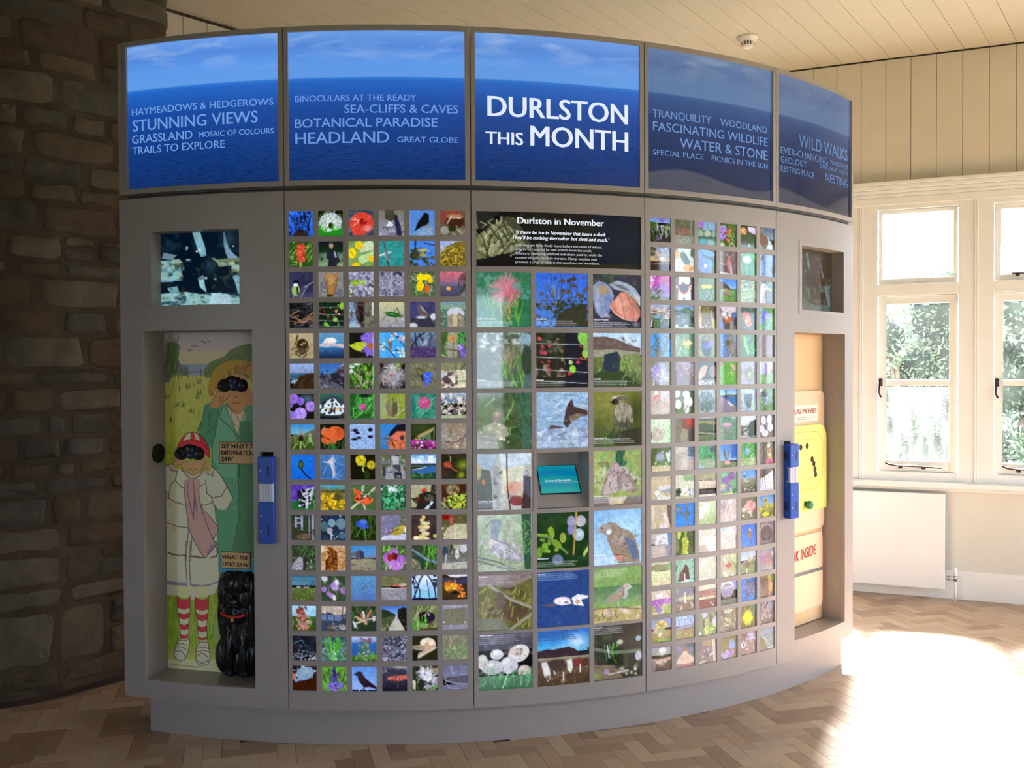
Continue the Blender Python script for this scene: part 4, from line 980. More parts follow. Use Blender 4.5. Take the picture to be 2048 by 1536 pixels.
TILES_B = '''
G 68c 8ad 0 20;P 352 0 15 40 20 40 45 0 50;N 463 .4 14 25 100;P aba 52 30 66 28 72 60 60 62;P 122 58 35 66 38 68 52;P 8a4 72 55 85 20 92 40 75 65;S bbc 20 24 85 3 20 30 98 95;E 76c 60 8 14 10;N 231 .35 14 40 100;E 546 40 82 10 12
G 564 654 0 65;N 765 .4 20 0 65;P 865 20 38 80 35 80 60 20 62;G 887 898 66 100;S aaa 34 12 80 2 0 62 100 100;P 787 82 0 92 0 94 100 84 100
B 576;P 8ac 30 0 98 0 98 35 30 38;N 687 .3 14 40 100;L 344 5 0 42 98 38;L 344 5 0 68 98 66;O a7c 20 12 16 7 86b;E 8a9 18 50 16 14;E aba 55 50 18 14;E 8a9 88 50 12 14;E 4ab 32 84 18 12;E 8aa 70 86 18 12;E 6ba 98 88 10 8;L 576 2 55 0 55 30
B 452;N 573 .4 14;D 98d 50 6 0 15 40 70;D b9e 20 5 0 15 38 60;P c42 38 42 62 20 72 18 68 42 45 50;P c42 42 58 60 68 55 82 42 80;P 433 38 50 65 50 62 62 42 60;D fca 10 3 42 22 70 78;S 8a6 14 30 130 3 60 50 98 98;E ab8 18 92 16 8;L cbc 4 72 80 90 98
B 342;N 453 .4 15;P dce 48 10 60 5 98 8 98 38 60 28;E c84 25 28 18 18;D eb8 12 4 10 15 38 40;G 453 342 40 100;P fff 52 84 62 82 68 86 60 92;S 564 16 18 80 2 0 40 100 100;L 854 4 40 12 50 34
G 568 79b 0 50;N 8ab .35 9 30 100;P 765 0 5 25 8 30 40 50 55 60 80 40 98 0 90;E 754 28 58 30 24;P bcd 60 45 80 60 98 98 50 92 62 75;H ddd 80 78 20 14 .8;P 584 0 75 30 90 98 98 0 98;N 987 .3 12 0 60
G 89b 987 0 55;N 555 .35 14 0 40;P 443 5 0 30 5 35 25 20 45 5 35;N dba .3 14 15 55;P ca7 5 40 30 50 45 58 98 50 98 60 5 60;H fed 60 48 20 10 .8;G 321 431 66 100;P 765 60 60 98 55 98 72 0 72;G 211 321 80 100
B cde;P 455 0 0 20 0 15 20 0 25;P e92 0 15 25 10 30 35 20 48 0 42;P 453 30 20 45 14 62 25 80 55 75 72 55 68 35 45;P 342 40 25 55 25 72 55 60 60;N 6a5 .2 8 20 60;E e92 70 82 26 15;E fb5 72 78 8 5;P 563 85 0 98 0 98 40 82 30;H def 15 70 20 25 .6;L 99b 2 20 80 50 85
B 342;N 453 .4 16;P 59e 15 0 60 0 98 20 80 30 40 25;E 58e 12 25 16 22;O 68e 42 68 36 5 dde;E 57d 22 62 18 16;E 69e 66 60 18 16;E 58d 36 88 16 12;E 68e 66 88 14 14;E eef 45 64 8 7;E 58d 45 48 16 14;E aca 45 64 3 3;D 46c 10 3 20 50 75 90
B 766;N 877 .4 10;P b77 50 22 66 20 72 60 78 98 62 98 50 60;P c88 42 48 55 25 60 60 52 85;P cbc 60 50 70 52 78 98 66 98;L bbc 3 42 15 52 22;L bbc 3 70 22 85 10;P 655 25 60 42 50 50 85 30 90;P dcd 0 88 40 92 98 98 0 98;L caa 4 0 55 40 58
B 384;S 5b5 40 12 80 3;S 263 24 14 70 3;L 9b9 4 44 45 42 98;E abc 45 30 26 18;E bcd 44 28 18 12;D dee 16 2 25 18 65 42
B 79c;N 68b .4 14;E 654 22 20 18 10 40;E 655 90 65 16 18;D 445 10 3;L 555 4 40 55 48 66;L 667 3 60 85 80 92;N 8ad .3 6
B 98b;P edf 0 0 30 0 20 40 0 60;F b4a 60 35 52 60 3;F c5b 70 20 44 50 3;E b37 72 20 18 18;F 86b 60 60 34 40 2;E 545 50 64 24 9 -10;G 454 565 85 100;D cdc 20 2 0 80 98 98;S 5a6 16 14 70 3 0 80 98 98;S bbc 20 16 50 2 0 50 40 80
B 654;P eee 25 0 80 0 85 98 20 98;P 542 0 0 26 0 18 60 0 98;P 433 20 38 35 32 55 30 78 34 72 60 55 70 35 68;L d63 6 22 42 30 62 48 72;L d63 6 55 72 70 60 76 40;P 222 2 45 20 35 18 55 5 55;P 222 75 30 88 32 85 50;D fff 6 3 4 38 20 52;D fff 4 3 78 30 88 48;E 445 50 92 6 6;E 334 45 28 5 5;P 334 88 0 98 0 98 98 90 98
B 574;S 7a7 26 30 70 3;S 352 18 30 100 3;E dd2 40 38 18 8;E ee3 64 37 16 7;E cc1 34 42 10 6;L 9bb 2 20 70 40 90 60 60;L 9bb 2 60 60 75 80 90 50;L 8ba 2 5 40 20 70;D 9cc 12 2 10 55 90 95
G 48e 8bf 0 45;P 543 0 15 25 12 50 30 65 42 60 52 0 42;G 7a5 684 46 100;N 8b6 .3 14 48 100;E 987 38 58 22 17;R 876 20 60 56 74;H ba9 30 50 12 8 .7;P 463 55 72 75 70 90 74 50 78;P 485 85 45 98 42 98 98 90 98
B 796;N bca .4 9;S cda 40 24 8 3;S 563 34 24 10 4;S 9b7 24 24 30 3 0 50 98 98;N 452 .25 10;D dda 12 3 0 0 98 30
B 677;P dde 10 98 12 50 15 25 28 10 45 14 55 25 65 30 60 38 48 38 42 60 48 98;H eef 30 30 14 20 .8;P eb5 62 30 85 36 80 42 64 36;E 455 44 26 4 3;P ccd 35 60 44 60 48 98 36 98;L 99a 2 55 28 64 34
G 9ac 89a 0 30;P cbb 0 10 15 5 25 20 40 10 55 25 75 5 85 25 98 15 98 40 0 40;G 998 776 35 60;S cbb 24 22 2 4 0 20 98 55;S 554 20 22 5 3 0 20 98 60;R 343 15 50 60 98;R 7bd 18 48 48 58;P 574 20 62 45 62 45 98 18 98;S 684 20 12 60 3 50 65 98 98;L ddd 6 8 90 12 60
G 68c 9bd 0 25;P 576 0 20 30 25 45 12 70 10 98 25 98 88 0 88;N 687 .4 9 20 85;N 445 .3 9 25 85;P 9bd 5 12 40 8 50 20;E 99a 48 65 10 8;G 9a8 bc9 90 100;P 334 82 45 98 50 98 80 84 70;E ddd 14 88 8 6;E ccc 60 88 10 6;D bbc 12 3 20 20 80 75
B 532;P 975 0 0 20 0 25 50 20 98 0 98;N a86 .35 14;P 652 20 10 55 0 75 30 65 80 45 95 25 60;S 872 30 30 100 3 20 10 75 95;P aa5 70 20 80 20 92 60 98 98 82 98;E 431 88 30 9 24;D cba 12 4 10 70 60 98;S dc8 8 30 95 3 5 10 20 98
B 667;P dcd 5 0 98 0 98 30 60 28 20 22;E 844 12 42 16 24;E dde 30 34 14 10;E ccd 60 38 10 14;E 57a 88 40 12 18;E 345 92 65 10 20;E c64 52 58 18 16;E cca 40 48 10 9;P 56c 8 65 26 62 28 98 10 98;P 998 62 65 78 60 80 98 64 98;R 554 32 70 60 98;E 323 24 60 8 8
B 354;N 567 .4 12;N 344 .3 14;E d63 42 40 22 20;E e85 50 55 20 18;E c42 30 45 10 12;E e74 55 72 20 14;E eb7 45 60 8 8;E b42 42 28 12 8;D 99a 10 2;L bbc 3 30 88 40 92
B 594;N 7b6 .4 18;S 8ba 14 20 60 3;E 77d 42 28 22 16;E 88e 62 34 18 12;E 66c 30 48 18 12;E 77d 20 60 14 12;E 88d 58 70 10 10;L 77c 8 58 60 52 98;E 9bf 15 8 12 8;L 452 4 92 10 96 98;E 99e 50 42 12 8
B 5af;H 39e 20 20 30 30 .5;L 765 10 98 10 55 98;L 765 6 30 98 40 40 20 5;L 654 4 70 50 40 20;L 765 4 75 72 98 75;L 654 3 60 60 30 50 0 65;L 654 3 90 20 60 8;L 765 3 45 70 10 98;S 655 26 26 60 2 0 10 80 98;S 776 14 18 100 3 10 60 60 98
B 686;N 796 .4 14;P 475 78 0 98 0 98 98 84 98;S 9b8 26 34 88 2 0 30 60 98;F dc5 66 42 22 10 6;E ec6 70 40 10 9;E edb 82 40 10 4;O ab8 12 36 10 5;L 8b7 3 62 60 64 98
B 785;N 896 .4 18;E 232 50 48 28 40;E 55b 50 52 26 12;E 97c 72 40 14 16;E 349 40 48 12 10;E 232 52 80 20 18;E 876 52 22 22 12;D 565 14 3 30 10 75 35;L bcb 3 2 62 25 92;L ab9 3 92 10 88 70;S 998 10 20 60 2 30 0 90 20
B 57c;P 887 48 0 98 0 98 98 60 98 52 70 30 50 34 30 50 25;N 99a .4 9 0 100;P 58c 0 0 45 0 40 20 20 40 40 60 30 98 0 98;E 665 48 38 14 14;E dde 20 46 5 3;P 8ac 80 0 98 0 98 40 86 30;L aab 5 60 98 80 70;N 556 .25 9 30 100
B 263;S 4a4 34 30 70 4;S 252 20 24 110 4;P 8d4 22 10 34 12 50 50 60 85 48 88 36 60;P 6b3 36 14 44 40 56 84 50 80;H 9e6 34 40 8 24 .6;D 8ba 10 2 0 75 98 98
B 877;N 766 .4 14;N 988 .3 7;L 9ba 3 5 12 30 0;P 877 10 10 30 2 90 2 95 92 15 92;L 654 3 98 0 98 98;N 988 .3 14 40 90
B 886;H aa9 50 90 40 30 .5;F aac 46 52 44 60 4;F bbe 40 40 36 40 3;E bae 38 42 18 12;F ccd 60 65 34 36 3;D ede 12 2 25 25 75 75;P ddc 12 98 20 75 24 98
B 877;P 99a 35 0 98 0 98 60 60 50;S a55 26 24 100 3 0 5 98 60;P 877 55 60 98 70 98 98 55 98;N cbc .25 9 0 60;P 533 0 30 16 40 14 98 0 98
B 232;P ca8 0 60 20 25 45 12 56 22 40 60 12 80;P cba 5 62 22 34 30 38 18 78;E 876 82 42 20 26;P 876 0 78 98 72 98 98 0 98;D cce 26 5 0 82 98 98;H a76 86 50 10 16 .5;E 343 60 10 30 8;N dde .25 9 82 100
B 6a4;N 7b5 .4 12;S 8c6 30 20 70 3;E a76 12 10 12 10;E dba 80 28 14 12;E dca 74 45 12 12;D cba 14 5 65 12 90 60;S 5a3 24 24 60 3 0 40 98 98;P 8a5 90 0 98 0 98 98 94 98
B 99a;N aad .35 14 0 40;E 665 60 55 34 32;F bb8 60 55 34 30 3;E 552 58 52 20 18;D 885 30 3 35 30 80 80;F cc9 60 55 14 12 3;N 668 .3 12 70 100;D 987 14 4 10 75 98 95;P 877 0 30 20 35 15 60 0 60
G cce bbd 0 55;G 7a5 694 55 100;N 8b6 .4 12 58 100;P 759 42 10 50 5 58 12 60 60 52 75 40 55;E 86a 50 28 9 20;P 655 80 35 98 30 98 55 75 50;L 586 3 50 65 50 98;P bb8 88 0 98 0 98 98 92 98
B cbb;P eee 20 5 38 0 40 30 15 30;E d98 32 32 16 13;E ebb 34 34 10 8;E d99 74 64 10 9;E dcb 74 64 6 5;H ddc 50 90 50 30 .6;L baa 2 36 45 36 98;L ccb 2 80 66 98 70;N dcc .3 20
B 675;P 353 80 0 98 0 98 98 80 98;E eef 12 15 18 16;E eef 70 50 22 22;E eee 20 60 16 20;E eef 60 20 18 14;E dde 62 80 14 18;L 452 3 50 90 70 60;P 352 0 70 14 78 10 98 0 98
B 9ab;N bcc .4 9 0 40;E 566 48 52 42 44;S 9aa 60 14 110 2 8 10 85 95;S 344 34 12 80 3 10 20 85 90;N bbc .3 8 80 100;H 466 50 60 20 20 .5;N 899 .3 7 20 90
G 7af adf 0 25;R 557 0 28 100 36;P 98a 0 34 98 45 98 98 0 98;P 37b 45 35 98 30 98 78 70 60 46 45;N 887 .3 12 60 100;P dde 45 48 62 58 92 78 80 80 52 62;P 334 36 5 42 5 42 50 36 50;N 876 .4 12 70 100;P 776 50 22 90 26 90 32 50 30
B 9ac;N cde .4 12 0 30;P 334 30 25 75 22 78 50 60 60 50 98 44 98 42 60 28 45;P 445 25 45 78 45 62 85 48 85;N bcd .35 10 60 100;E 9bb 15 70 14 30;E acc 82 75 14 26;H cdd 50 10 30 14 .8;N 678 .3 9
B 574;N 6a6 .4 12;P 433 0 20 60 15 65 40 0 45;E 97c 56 58 18 14;O a8d 56 56 18 7 86b;S 9bb 18 24 30 2;P cdd 5 10 20 0 30 5 12 20;L bcb 3 5 50 40 70;S 485 18 20 70 3 0 50 98 98;L 342 3 98 0 98 98
G ded bd9 0 100;P cec 70 30 98 20 98 98 60 98;H efe 30 20 40 30 .6;L cca 2 30 40 50 5;L bca 2 60 45 70 10;L bca 2 20 40 15 10;E cba 38 66 28 26;F edd 38 50 30 24 2;N baa .3 9 45 85;L 345 4 5 55 8 80;P dee 5 82 30 95 60 90 50 98 10 98
B 766;P 822 35 0 98 0 98 45 60 50 40 40;E b23 80 15 18 14;N 544 .3 14 40 100;P 433 70 40 98 45 98 98 70 98;L 999 2 40 70 60 80;P 987 36 40 68 50 66 98 30 98;E 634 80 45 12 8
G cdd 99a 0 12;G 557 444 5 18;P 986 0 12 60 14 98 18 98 30 0 28;G 454 333 30 60;E 343 35 38 34 14;P 998 0 60 98 68 98 74 0 66;G 564 453 74 100;N 564 .3 10 75 100;P 887 84 10 90 10 92 98 86 98
B 698;N 8a9 .4 12;E c9b 45 36 28 11;E dbc 42 34 22 7;P a8b 45 45 58 48 56 75 44 72;S aba 18 20 60 2 0 50 98 98;N 787 .35 12 60 100;L bcc 3 10 60 30 90;H dde 80 5 20 8 .8
G def ccd 0 40;S 556 26 26 2 2 0 38 55 80;G 99a 667 86 100;P 223 60 30 80 22 98 18 98 85 60 98 48 80 52 50;S dde 22 22 3 3 0 35 50 95;N 778 .25 12 75 100;H fff 20 50 20 30 .4
B 756;N 656 .4 16;E ddf 32 24 16 20 15;E eef 70 20 16 20 -15;E ddf 20 60 18 16;E eef 76 56 18 18;E eef 42 80 20 16;E 898 50 45 10 8;L 545 3 50 45 42 70;H bbd 40 75 10 10 .6
B 564;N 785 .4 16 30 100;O 99c 46 40 20 8 aad;E aac 46 38 14 12;P cde 80 30 98 10 98 60 85 62;P ddd 75 20 90 30 80 50;G cb9 dca 75 100;N bb9 .35 16 60 95;S 9b7 14 20 70 2 20 50 80 80;E eee 60 20 3 3;E eee 72 80 3 3;P 443 0 20 10 25 8 98 0 98
B baa;P dcc 0 0 60 0 60 25 0 25;N cbc .4 14 0 30;P 568 68 0 98 0 98 55 68 50;P cbb 35 30 66 35 66 98 35 98;L ccd 4 40 42 98 50;N 788 .25 12 0 50;H dcb 50 70 20 20 .5
B 485;N 365 .35 14;S 4a7 34 30 60 4;P 678 60 0 98 0 98 30 60 20;P 9a8 0 62 60 58 98 64 98 98 0 98;N 899 .35 12 60 100;E 9bc 20 90 18 8;E 345 80 20 14 12;D bcc 12 3 0 70 98 98
G 48e 8bf 0 70;P 26c 72 0 98 0 98 60 66 60;P 765 24 15 36 50 42 70 34 65 22 35;P 876 60 5 66 10 48 75 40 70;L 543 3 26 20 40 68;G 786 675 76 100;N 8a7 .3 12 72 100;P daa 28 74 45 68 65 76 60 86 35 88;P 776 0 68 30 72 20 80 0 80
B 494;S 6b5 34 30 70 4;S 253 18 24 60 4;O 79c 45 38 16 6 aad;E 8ad 48 34 12 10;G 8a6 ab8 64 100;S dde 14 18 45 2 50 60 90 98;N 796 .35 12 62 100;L cdb 3 60 98 80 70
B 655;N 766 .3 18;P c96 58 30 75 28 85 60 88 98 60 98;D cdb 20 5 55 5 78 60;P b64 55 30 72 28 75 45 60 50;E c58 72 90 26 14;E a36 78 94 14 8;L dcc 4 62 0 66 30;H 987 20 50 20 40 .3
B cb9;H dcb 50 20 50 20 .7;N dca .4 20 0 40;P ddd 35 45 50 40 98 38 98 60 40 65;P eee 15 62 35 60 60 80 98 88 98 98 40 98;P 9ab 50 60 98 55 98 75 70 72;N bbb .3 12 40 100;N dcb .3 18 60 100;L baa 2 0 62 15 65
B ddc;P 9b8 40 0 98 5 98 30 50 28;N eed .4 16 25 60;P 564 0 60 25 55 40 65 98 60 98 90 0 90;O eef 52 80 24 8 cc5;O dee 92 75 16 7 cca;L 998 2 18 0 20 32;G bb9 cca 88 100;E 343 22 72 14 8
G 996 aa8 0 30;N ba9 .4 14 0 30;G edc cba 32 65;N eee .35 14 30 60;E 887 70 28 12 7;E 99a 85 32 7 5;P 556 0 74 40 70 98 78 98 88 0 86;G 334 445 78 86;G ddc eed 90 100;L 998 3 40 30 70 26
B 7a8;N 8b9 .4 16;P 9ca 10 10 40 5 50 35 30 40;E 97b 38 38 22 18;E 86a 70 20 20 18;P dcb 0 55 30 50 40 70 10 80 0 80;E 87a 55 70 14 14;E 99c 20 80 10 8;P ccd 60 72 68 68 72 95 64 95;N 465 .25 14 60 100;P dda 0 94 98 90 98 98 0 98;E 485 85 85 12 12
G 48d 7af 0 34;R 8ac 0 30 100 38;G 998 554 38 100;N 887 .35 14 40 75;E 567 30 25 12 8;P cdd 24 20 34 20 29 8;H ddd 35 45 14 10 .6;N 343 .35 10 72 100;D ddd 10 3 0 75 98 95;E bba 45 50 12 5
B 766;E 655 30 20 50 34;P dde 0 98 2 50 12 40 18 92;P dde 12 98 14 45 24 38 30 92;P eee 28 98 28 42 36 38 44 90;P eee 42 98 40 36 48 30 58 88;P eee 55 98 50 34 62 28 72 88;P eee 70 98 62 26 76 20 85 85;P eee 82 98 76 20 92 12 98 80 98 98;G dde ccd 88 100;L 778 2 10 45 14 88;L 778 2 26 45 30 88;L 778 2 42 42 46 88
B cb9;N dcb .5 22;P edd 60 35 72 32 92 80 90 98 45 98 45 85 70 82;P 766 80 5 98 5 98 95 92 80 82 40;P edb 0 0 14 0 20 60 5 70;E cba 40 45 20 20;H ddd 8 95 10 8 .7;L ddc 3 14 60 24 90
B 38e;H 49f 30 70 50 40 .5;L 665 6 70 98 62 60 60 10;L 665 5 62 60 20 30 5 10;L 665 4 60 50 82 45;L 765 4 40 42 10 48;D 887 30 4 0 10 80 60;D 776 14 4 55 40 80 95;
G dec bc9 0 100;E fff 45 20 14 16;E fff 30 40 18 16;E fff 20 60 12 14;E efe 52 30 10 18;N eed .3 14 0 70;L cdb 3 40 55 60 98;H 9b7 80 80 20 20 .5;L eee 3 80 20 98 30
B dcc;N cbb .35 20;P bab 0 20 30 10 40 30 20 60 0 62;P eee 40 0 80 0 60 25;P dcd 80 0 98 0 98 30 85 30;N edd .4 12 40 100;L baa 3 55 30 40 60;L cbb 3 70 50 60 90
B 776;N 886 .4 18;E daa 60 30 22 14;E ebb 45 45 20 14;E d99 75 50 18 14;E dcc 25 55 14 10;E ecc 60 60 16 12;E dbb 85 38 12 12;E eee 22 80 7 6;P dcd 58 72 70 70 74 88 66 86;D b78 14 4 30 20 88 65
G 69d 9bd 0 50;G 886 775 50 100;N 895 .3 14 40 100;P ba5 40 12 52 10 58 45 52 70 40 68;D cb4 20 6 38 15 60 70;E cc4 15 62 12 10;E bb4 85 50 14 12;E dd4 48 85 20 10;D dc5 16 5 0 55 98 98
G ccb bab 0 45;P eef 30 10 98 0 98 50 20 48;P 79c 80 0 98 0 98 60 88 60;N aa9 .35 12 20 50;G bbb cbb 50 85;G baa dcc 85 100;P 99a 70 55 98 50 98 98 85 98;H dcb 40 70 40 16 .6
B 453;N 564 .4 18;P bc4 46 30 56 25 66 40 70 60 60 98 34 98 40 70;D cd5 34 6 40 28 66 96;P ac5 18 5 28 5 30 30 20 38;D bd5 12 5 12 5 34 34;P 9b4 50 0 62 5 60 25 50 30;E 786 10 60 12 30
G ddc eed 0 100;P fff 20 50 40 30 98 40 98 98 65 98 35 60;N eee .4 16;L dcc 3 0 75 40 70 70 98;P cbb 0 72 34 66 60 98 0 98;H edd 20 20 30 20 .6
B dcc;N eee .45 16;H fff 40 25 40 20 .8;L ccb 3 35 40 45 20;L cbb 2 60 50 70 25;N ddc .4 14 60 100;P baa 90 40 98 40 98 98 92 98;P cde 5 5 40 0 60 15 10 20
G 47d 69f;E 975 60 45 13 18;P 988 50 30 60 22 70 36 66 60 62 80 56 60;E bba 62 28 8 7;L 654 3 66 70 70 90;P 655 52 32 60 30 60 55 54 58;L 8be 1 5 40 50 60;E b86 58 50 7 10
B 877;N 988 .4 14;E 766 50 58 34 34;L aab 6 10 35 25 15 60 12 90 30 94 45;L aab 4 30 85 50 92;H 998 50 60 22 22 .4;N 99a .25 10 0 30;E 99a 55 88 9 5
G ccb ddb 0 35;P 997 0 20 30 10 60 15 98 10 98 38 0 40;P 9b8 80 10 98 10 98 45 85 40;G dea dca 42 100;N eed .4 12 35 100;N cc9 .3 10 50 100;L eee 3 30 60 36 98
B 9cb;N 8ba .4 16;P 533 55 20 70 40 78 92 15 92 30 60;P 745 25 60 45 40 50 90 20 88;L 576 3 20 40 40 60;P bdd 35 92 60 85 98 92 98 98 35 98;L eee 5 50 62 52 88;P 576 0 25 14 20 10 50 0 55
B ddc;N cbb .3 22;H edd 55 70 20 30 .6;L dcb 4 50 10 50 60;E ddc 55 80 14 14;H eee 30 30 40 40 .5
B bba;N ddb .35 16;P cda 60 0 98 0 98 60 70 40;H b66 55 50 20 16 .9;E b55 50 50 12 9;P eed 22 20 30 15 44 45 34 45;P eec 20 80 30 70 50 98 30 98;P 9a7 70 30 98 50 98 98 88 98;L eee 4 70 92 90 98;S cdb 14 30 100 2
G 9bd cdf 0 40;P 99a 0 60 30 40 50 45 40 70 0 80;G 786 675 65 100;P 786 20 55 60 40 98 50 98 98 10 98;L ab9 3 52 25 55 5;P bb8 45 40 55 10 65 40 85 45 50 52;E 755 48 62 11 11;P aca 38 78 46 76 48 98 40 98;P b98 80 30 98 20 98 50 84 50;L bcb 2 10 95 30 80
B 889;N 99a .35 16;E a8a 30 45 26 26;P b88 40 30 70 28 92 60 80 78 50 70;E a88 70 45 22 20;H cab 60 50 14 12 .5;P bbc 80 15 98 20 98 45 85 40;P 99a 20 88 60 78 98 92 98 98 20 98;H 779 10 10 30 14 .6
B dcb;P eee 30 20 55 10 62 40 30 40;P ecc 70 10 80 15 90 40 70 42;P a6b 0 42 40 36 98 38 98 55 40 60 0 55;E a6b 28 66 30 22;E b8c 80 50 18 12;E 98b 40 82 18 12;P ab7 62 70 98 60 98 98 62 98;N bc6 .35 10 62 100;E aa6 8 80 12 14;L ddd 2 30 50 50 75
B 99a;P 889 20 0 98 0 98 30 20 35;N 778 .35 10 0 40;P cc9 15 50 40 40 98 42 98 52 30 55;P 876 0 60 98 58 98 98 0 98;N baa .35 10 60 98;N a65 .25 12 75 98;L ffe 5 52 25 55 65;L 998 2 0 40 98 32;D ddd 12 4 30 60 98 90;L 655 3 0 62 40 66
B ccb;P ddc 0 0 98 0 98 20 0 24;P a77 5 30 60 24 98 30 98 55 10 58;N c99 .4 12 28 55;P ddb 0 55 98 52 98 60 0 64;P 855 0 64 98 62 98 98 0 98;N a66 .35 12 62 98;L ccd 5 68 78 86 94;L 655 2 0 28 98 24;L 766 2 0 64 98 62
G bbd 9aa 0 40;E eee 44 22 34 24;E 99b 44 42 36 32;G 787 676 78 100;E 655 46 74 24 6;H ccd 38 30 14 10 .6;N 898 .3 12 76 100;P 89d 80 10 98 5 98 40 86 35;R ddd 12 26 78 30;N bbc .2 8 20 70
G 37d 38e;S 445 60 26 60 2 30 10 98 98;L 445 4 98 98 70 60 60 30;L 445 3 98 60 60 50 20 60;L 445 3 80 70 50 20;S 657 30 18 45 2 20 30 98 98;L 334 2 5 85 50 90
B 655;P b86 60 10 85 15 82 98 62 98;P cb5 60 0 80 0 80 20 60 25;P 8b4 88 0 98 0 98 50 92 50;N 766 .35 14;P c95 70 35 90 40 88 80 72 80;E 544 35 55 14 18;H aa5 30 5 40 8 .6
G 89c aac 0 40;E cb6 55 30 26 18;D dc7 26 6 30 15 75 45;G a97 874 50 100;P aa7 15 40 70 35 60 70 10 60;N ba5 .3 12 55 100;E ddb 45 68 10 9;E cba 25 50 10 8;D 8b5 20 4 0 88 98 98
G 8ad bcf 0 45;P 99b 0 50 30 42 98 38 98 56 0 60;G a97 985 58 100;N ba8 .35 12 55 100;L 654 3 20 10 24 40;L 876 3 80 5 82 32;L 99a 2 48 20 48 55;S aa7 14 20 80 2 0 60 98 98;N cde .4 12 0 30
B 897;P 998 50 0 98 0 98 50 60 55;P 655 28 25 42 22 45 65 30 70;P bc8 36 30 55 28 60 98 36 98;P ccd 20 5 45 0 50 20 30 30;N 987 .35 12 20 60;P dde 78 40 98 20 98 60 84 65;D cd7 26 4 30 60 98 98;P 766 60 10 75 12 78 45 62 45;E ddd 10 88 8 7
B 877;P ddc 25 5 60 0 80 10 60 22 30 20;N 987 .4 12 20 100;S bb9 34 34 150 2 10 30 98 98;S 998 20 34 110 2;P a87 80 5 98 10 98 40 82 30;S cc9 14 30 140 3 40 50 98 98
B 763;N 652 .4 18;F ee2 48 55 32 30 4;E ed1 48 55 24 20;E dc1 46 52 10 8;P 675 60 0 98 0 98 60 80 60;S 8a6 10 26 110 2;L ab7 3 32 30 38 8
B 766;N 877 .4 14;S bab 30 20 60 2 20 10 90 98;L cbb 5 10 92 40 50 70 10;L bab 3 60 60 98 20;N 655 .35 14 50 100;P 99b 60 0 80 0 85 30 66 30;S dcd 18 12 100 2 20 10 75 80
G 99b 998 0 35;E eee 58 16 18 12;H ddd 55 32 20 12 .8;P b98 0 45 50 50 98 45 98 60 0 58;G 654 543 60 100;E cba 50 62 30 8;H dba 52 72 20 12 .7;P 877 0 55 30 66 20 98 0 98;N 765 .25 16 60 100
B 778;H 99b 20 15 25 20 .6;P c86 50 20 56 18 66 42 50 40;P dba 50 24 66 45 98 66 96 84 50 88 5 82 20 58 38 40;L ecc 5 52 40 54 88;P a77 0 84 50 88 98 84 98 98 0 98;E b75 52 26 7 9;H ddb 20 70 14 14 .4;P 567 60 0 98 0 98 25 70 20
B 877;N 988 .35 18;P a97 20 0 75 0 70 30 30 25;E 767 52 60 20 16;P dcb 75 0 92 0 98 98 84 98;P bcc 60 62 78 58 82 68 64 74;E bbc 55 45 7 5;P cba 0 92 30 85 50 90 20 98 0 98;L 766 3 98 0 98 98;D ccc 6 3 20 40 70 90
B 875;H 997 25 30 30 30 .4;P 8ad 60 18 78 20 92 45 86 58 68 60 52 55;L abd 2 62 22 80 55;E a9c 20 78 14 10;E b9d 45 72 12 12;E a8c 70 76 13 14;E bad 32 88 14 10;E 98b 60 88 12 8;L 654 3 50 60 60 70
B 866;N 977 .4 12;O bac 65 20 22 8 dcd;E cbd 70 26 14 12;E dde 20 55 16 12;E 445 22 54 6 6;D a88 30 4;P 998 80 10 98 15 98 50 88 45;D dcd 22 4 10 10 90 80;S a87 16 16 70 3 20 60 90 98
B 899;P 765 0 35 30 45 60 98 0 98;L abc 3 30 40 60 70 98 98;P 99b 10 15 98 0 98 30 20 30;L ccd 3 30 45 55 60;H bbc 50 20 40 10 .7;N 788 .3 14 30 100;P aba 60 90 98 85 98 98 60 98
'''
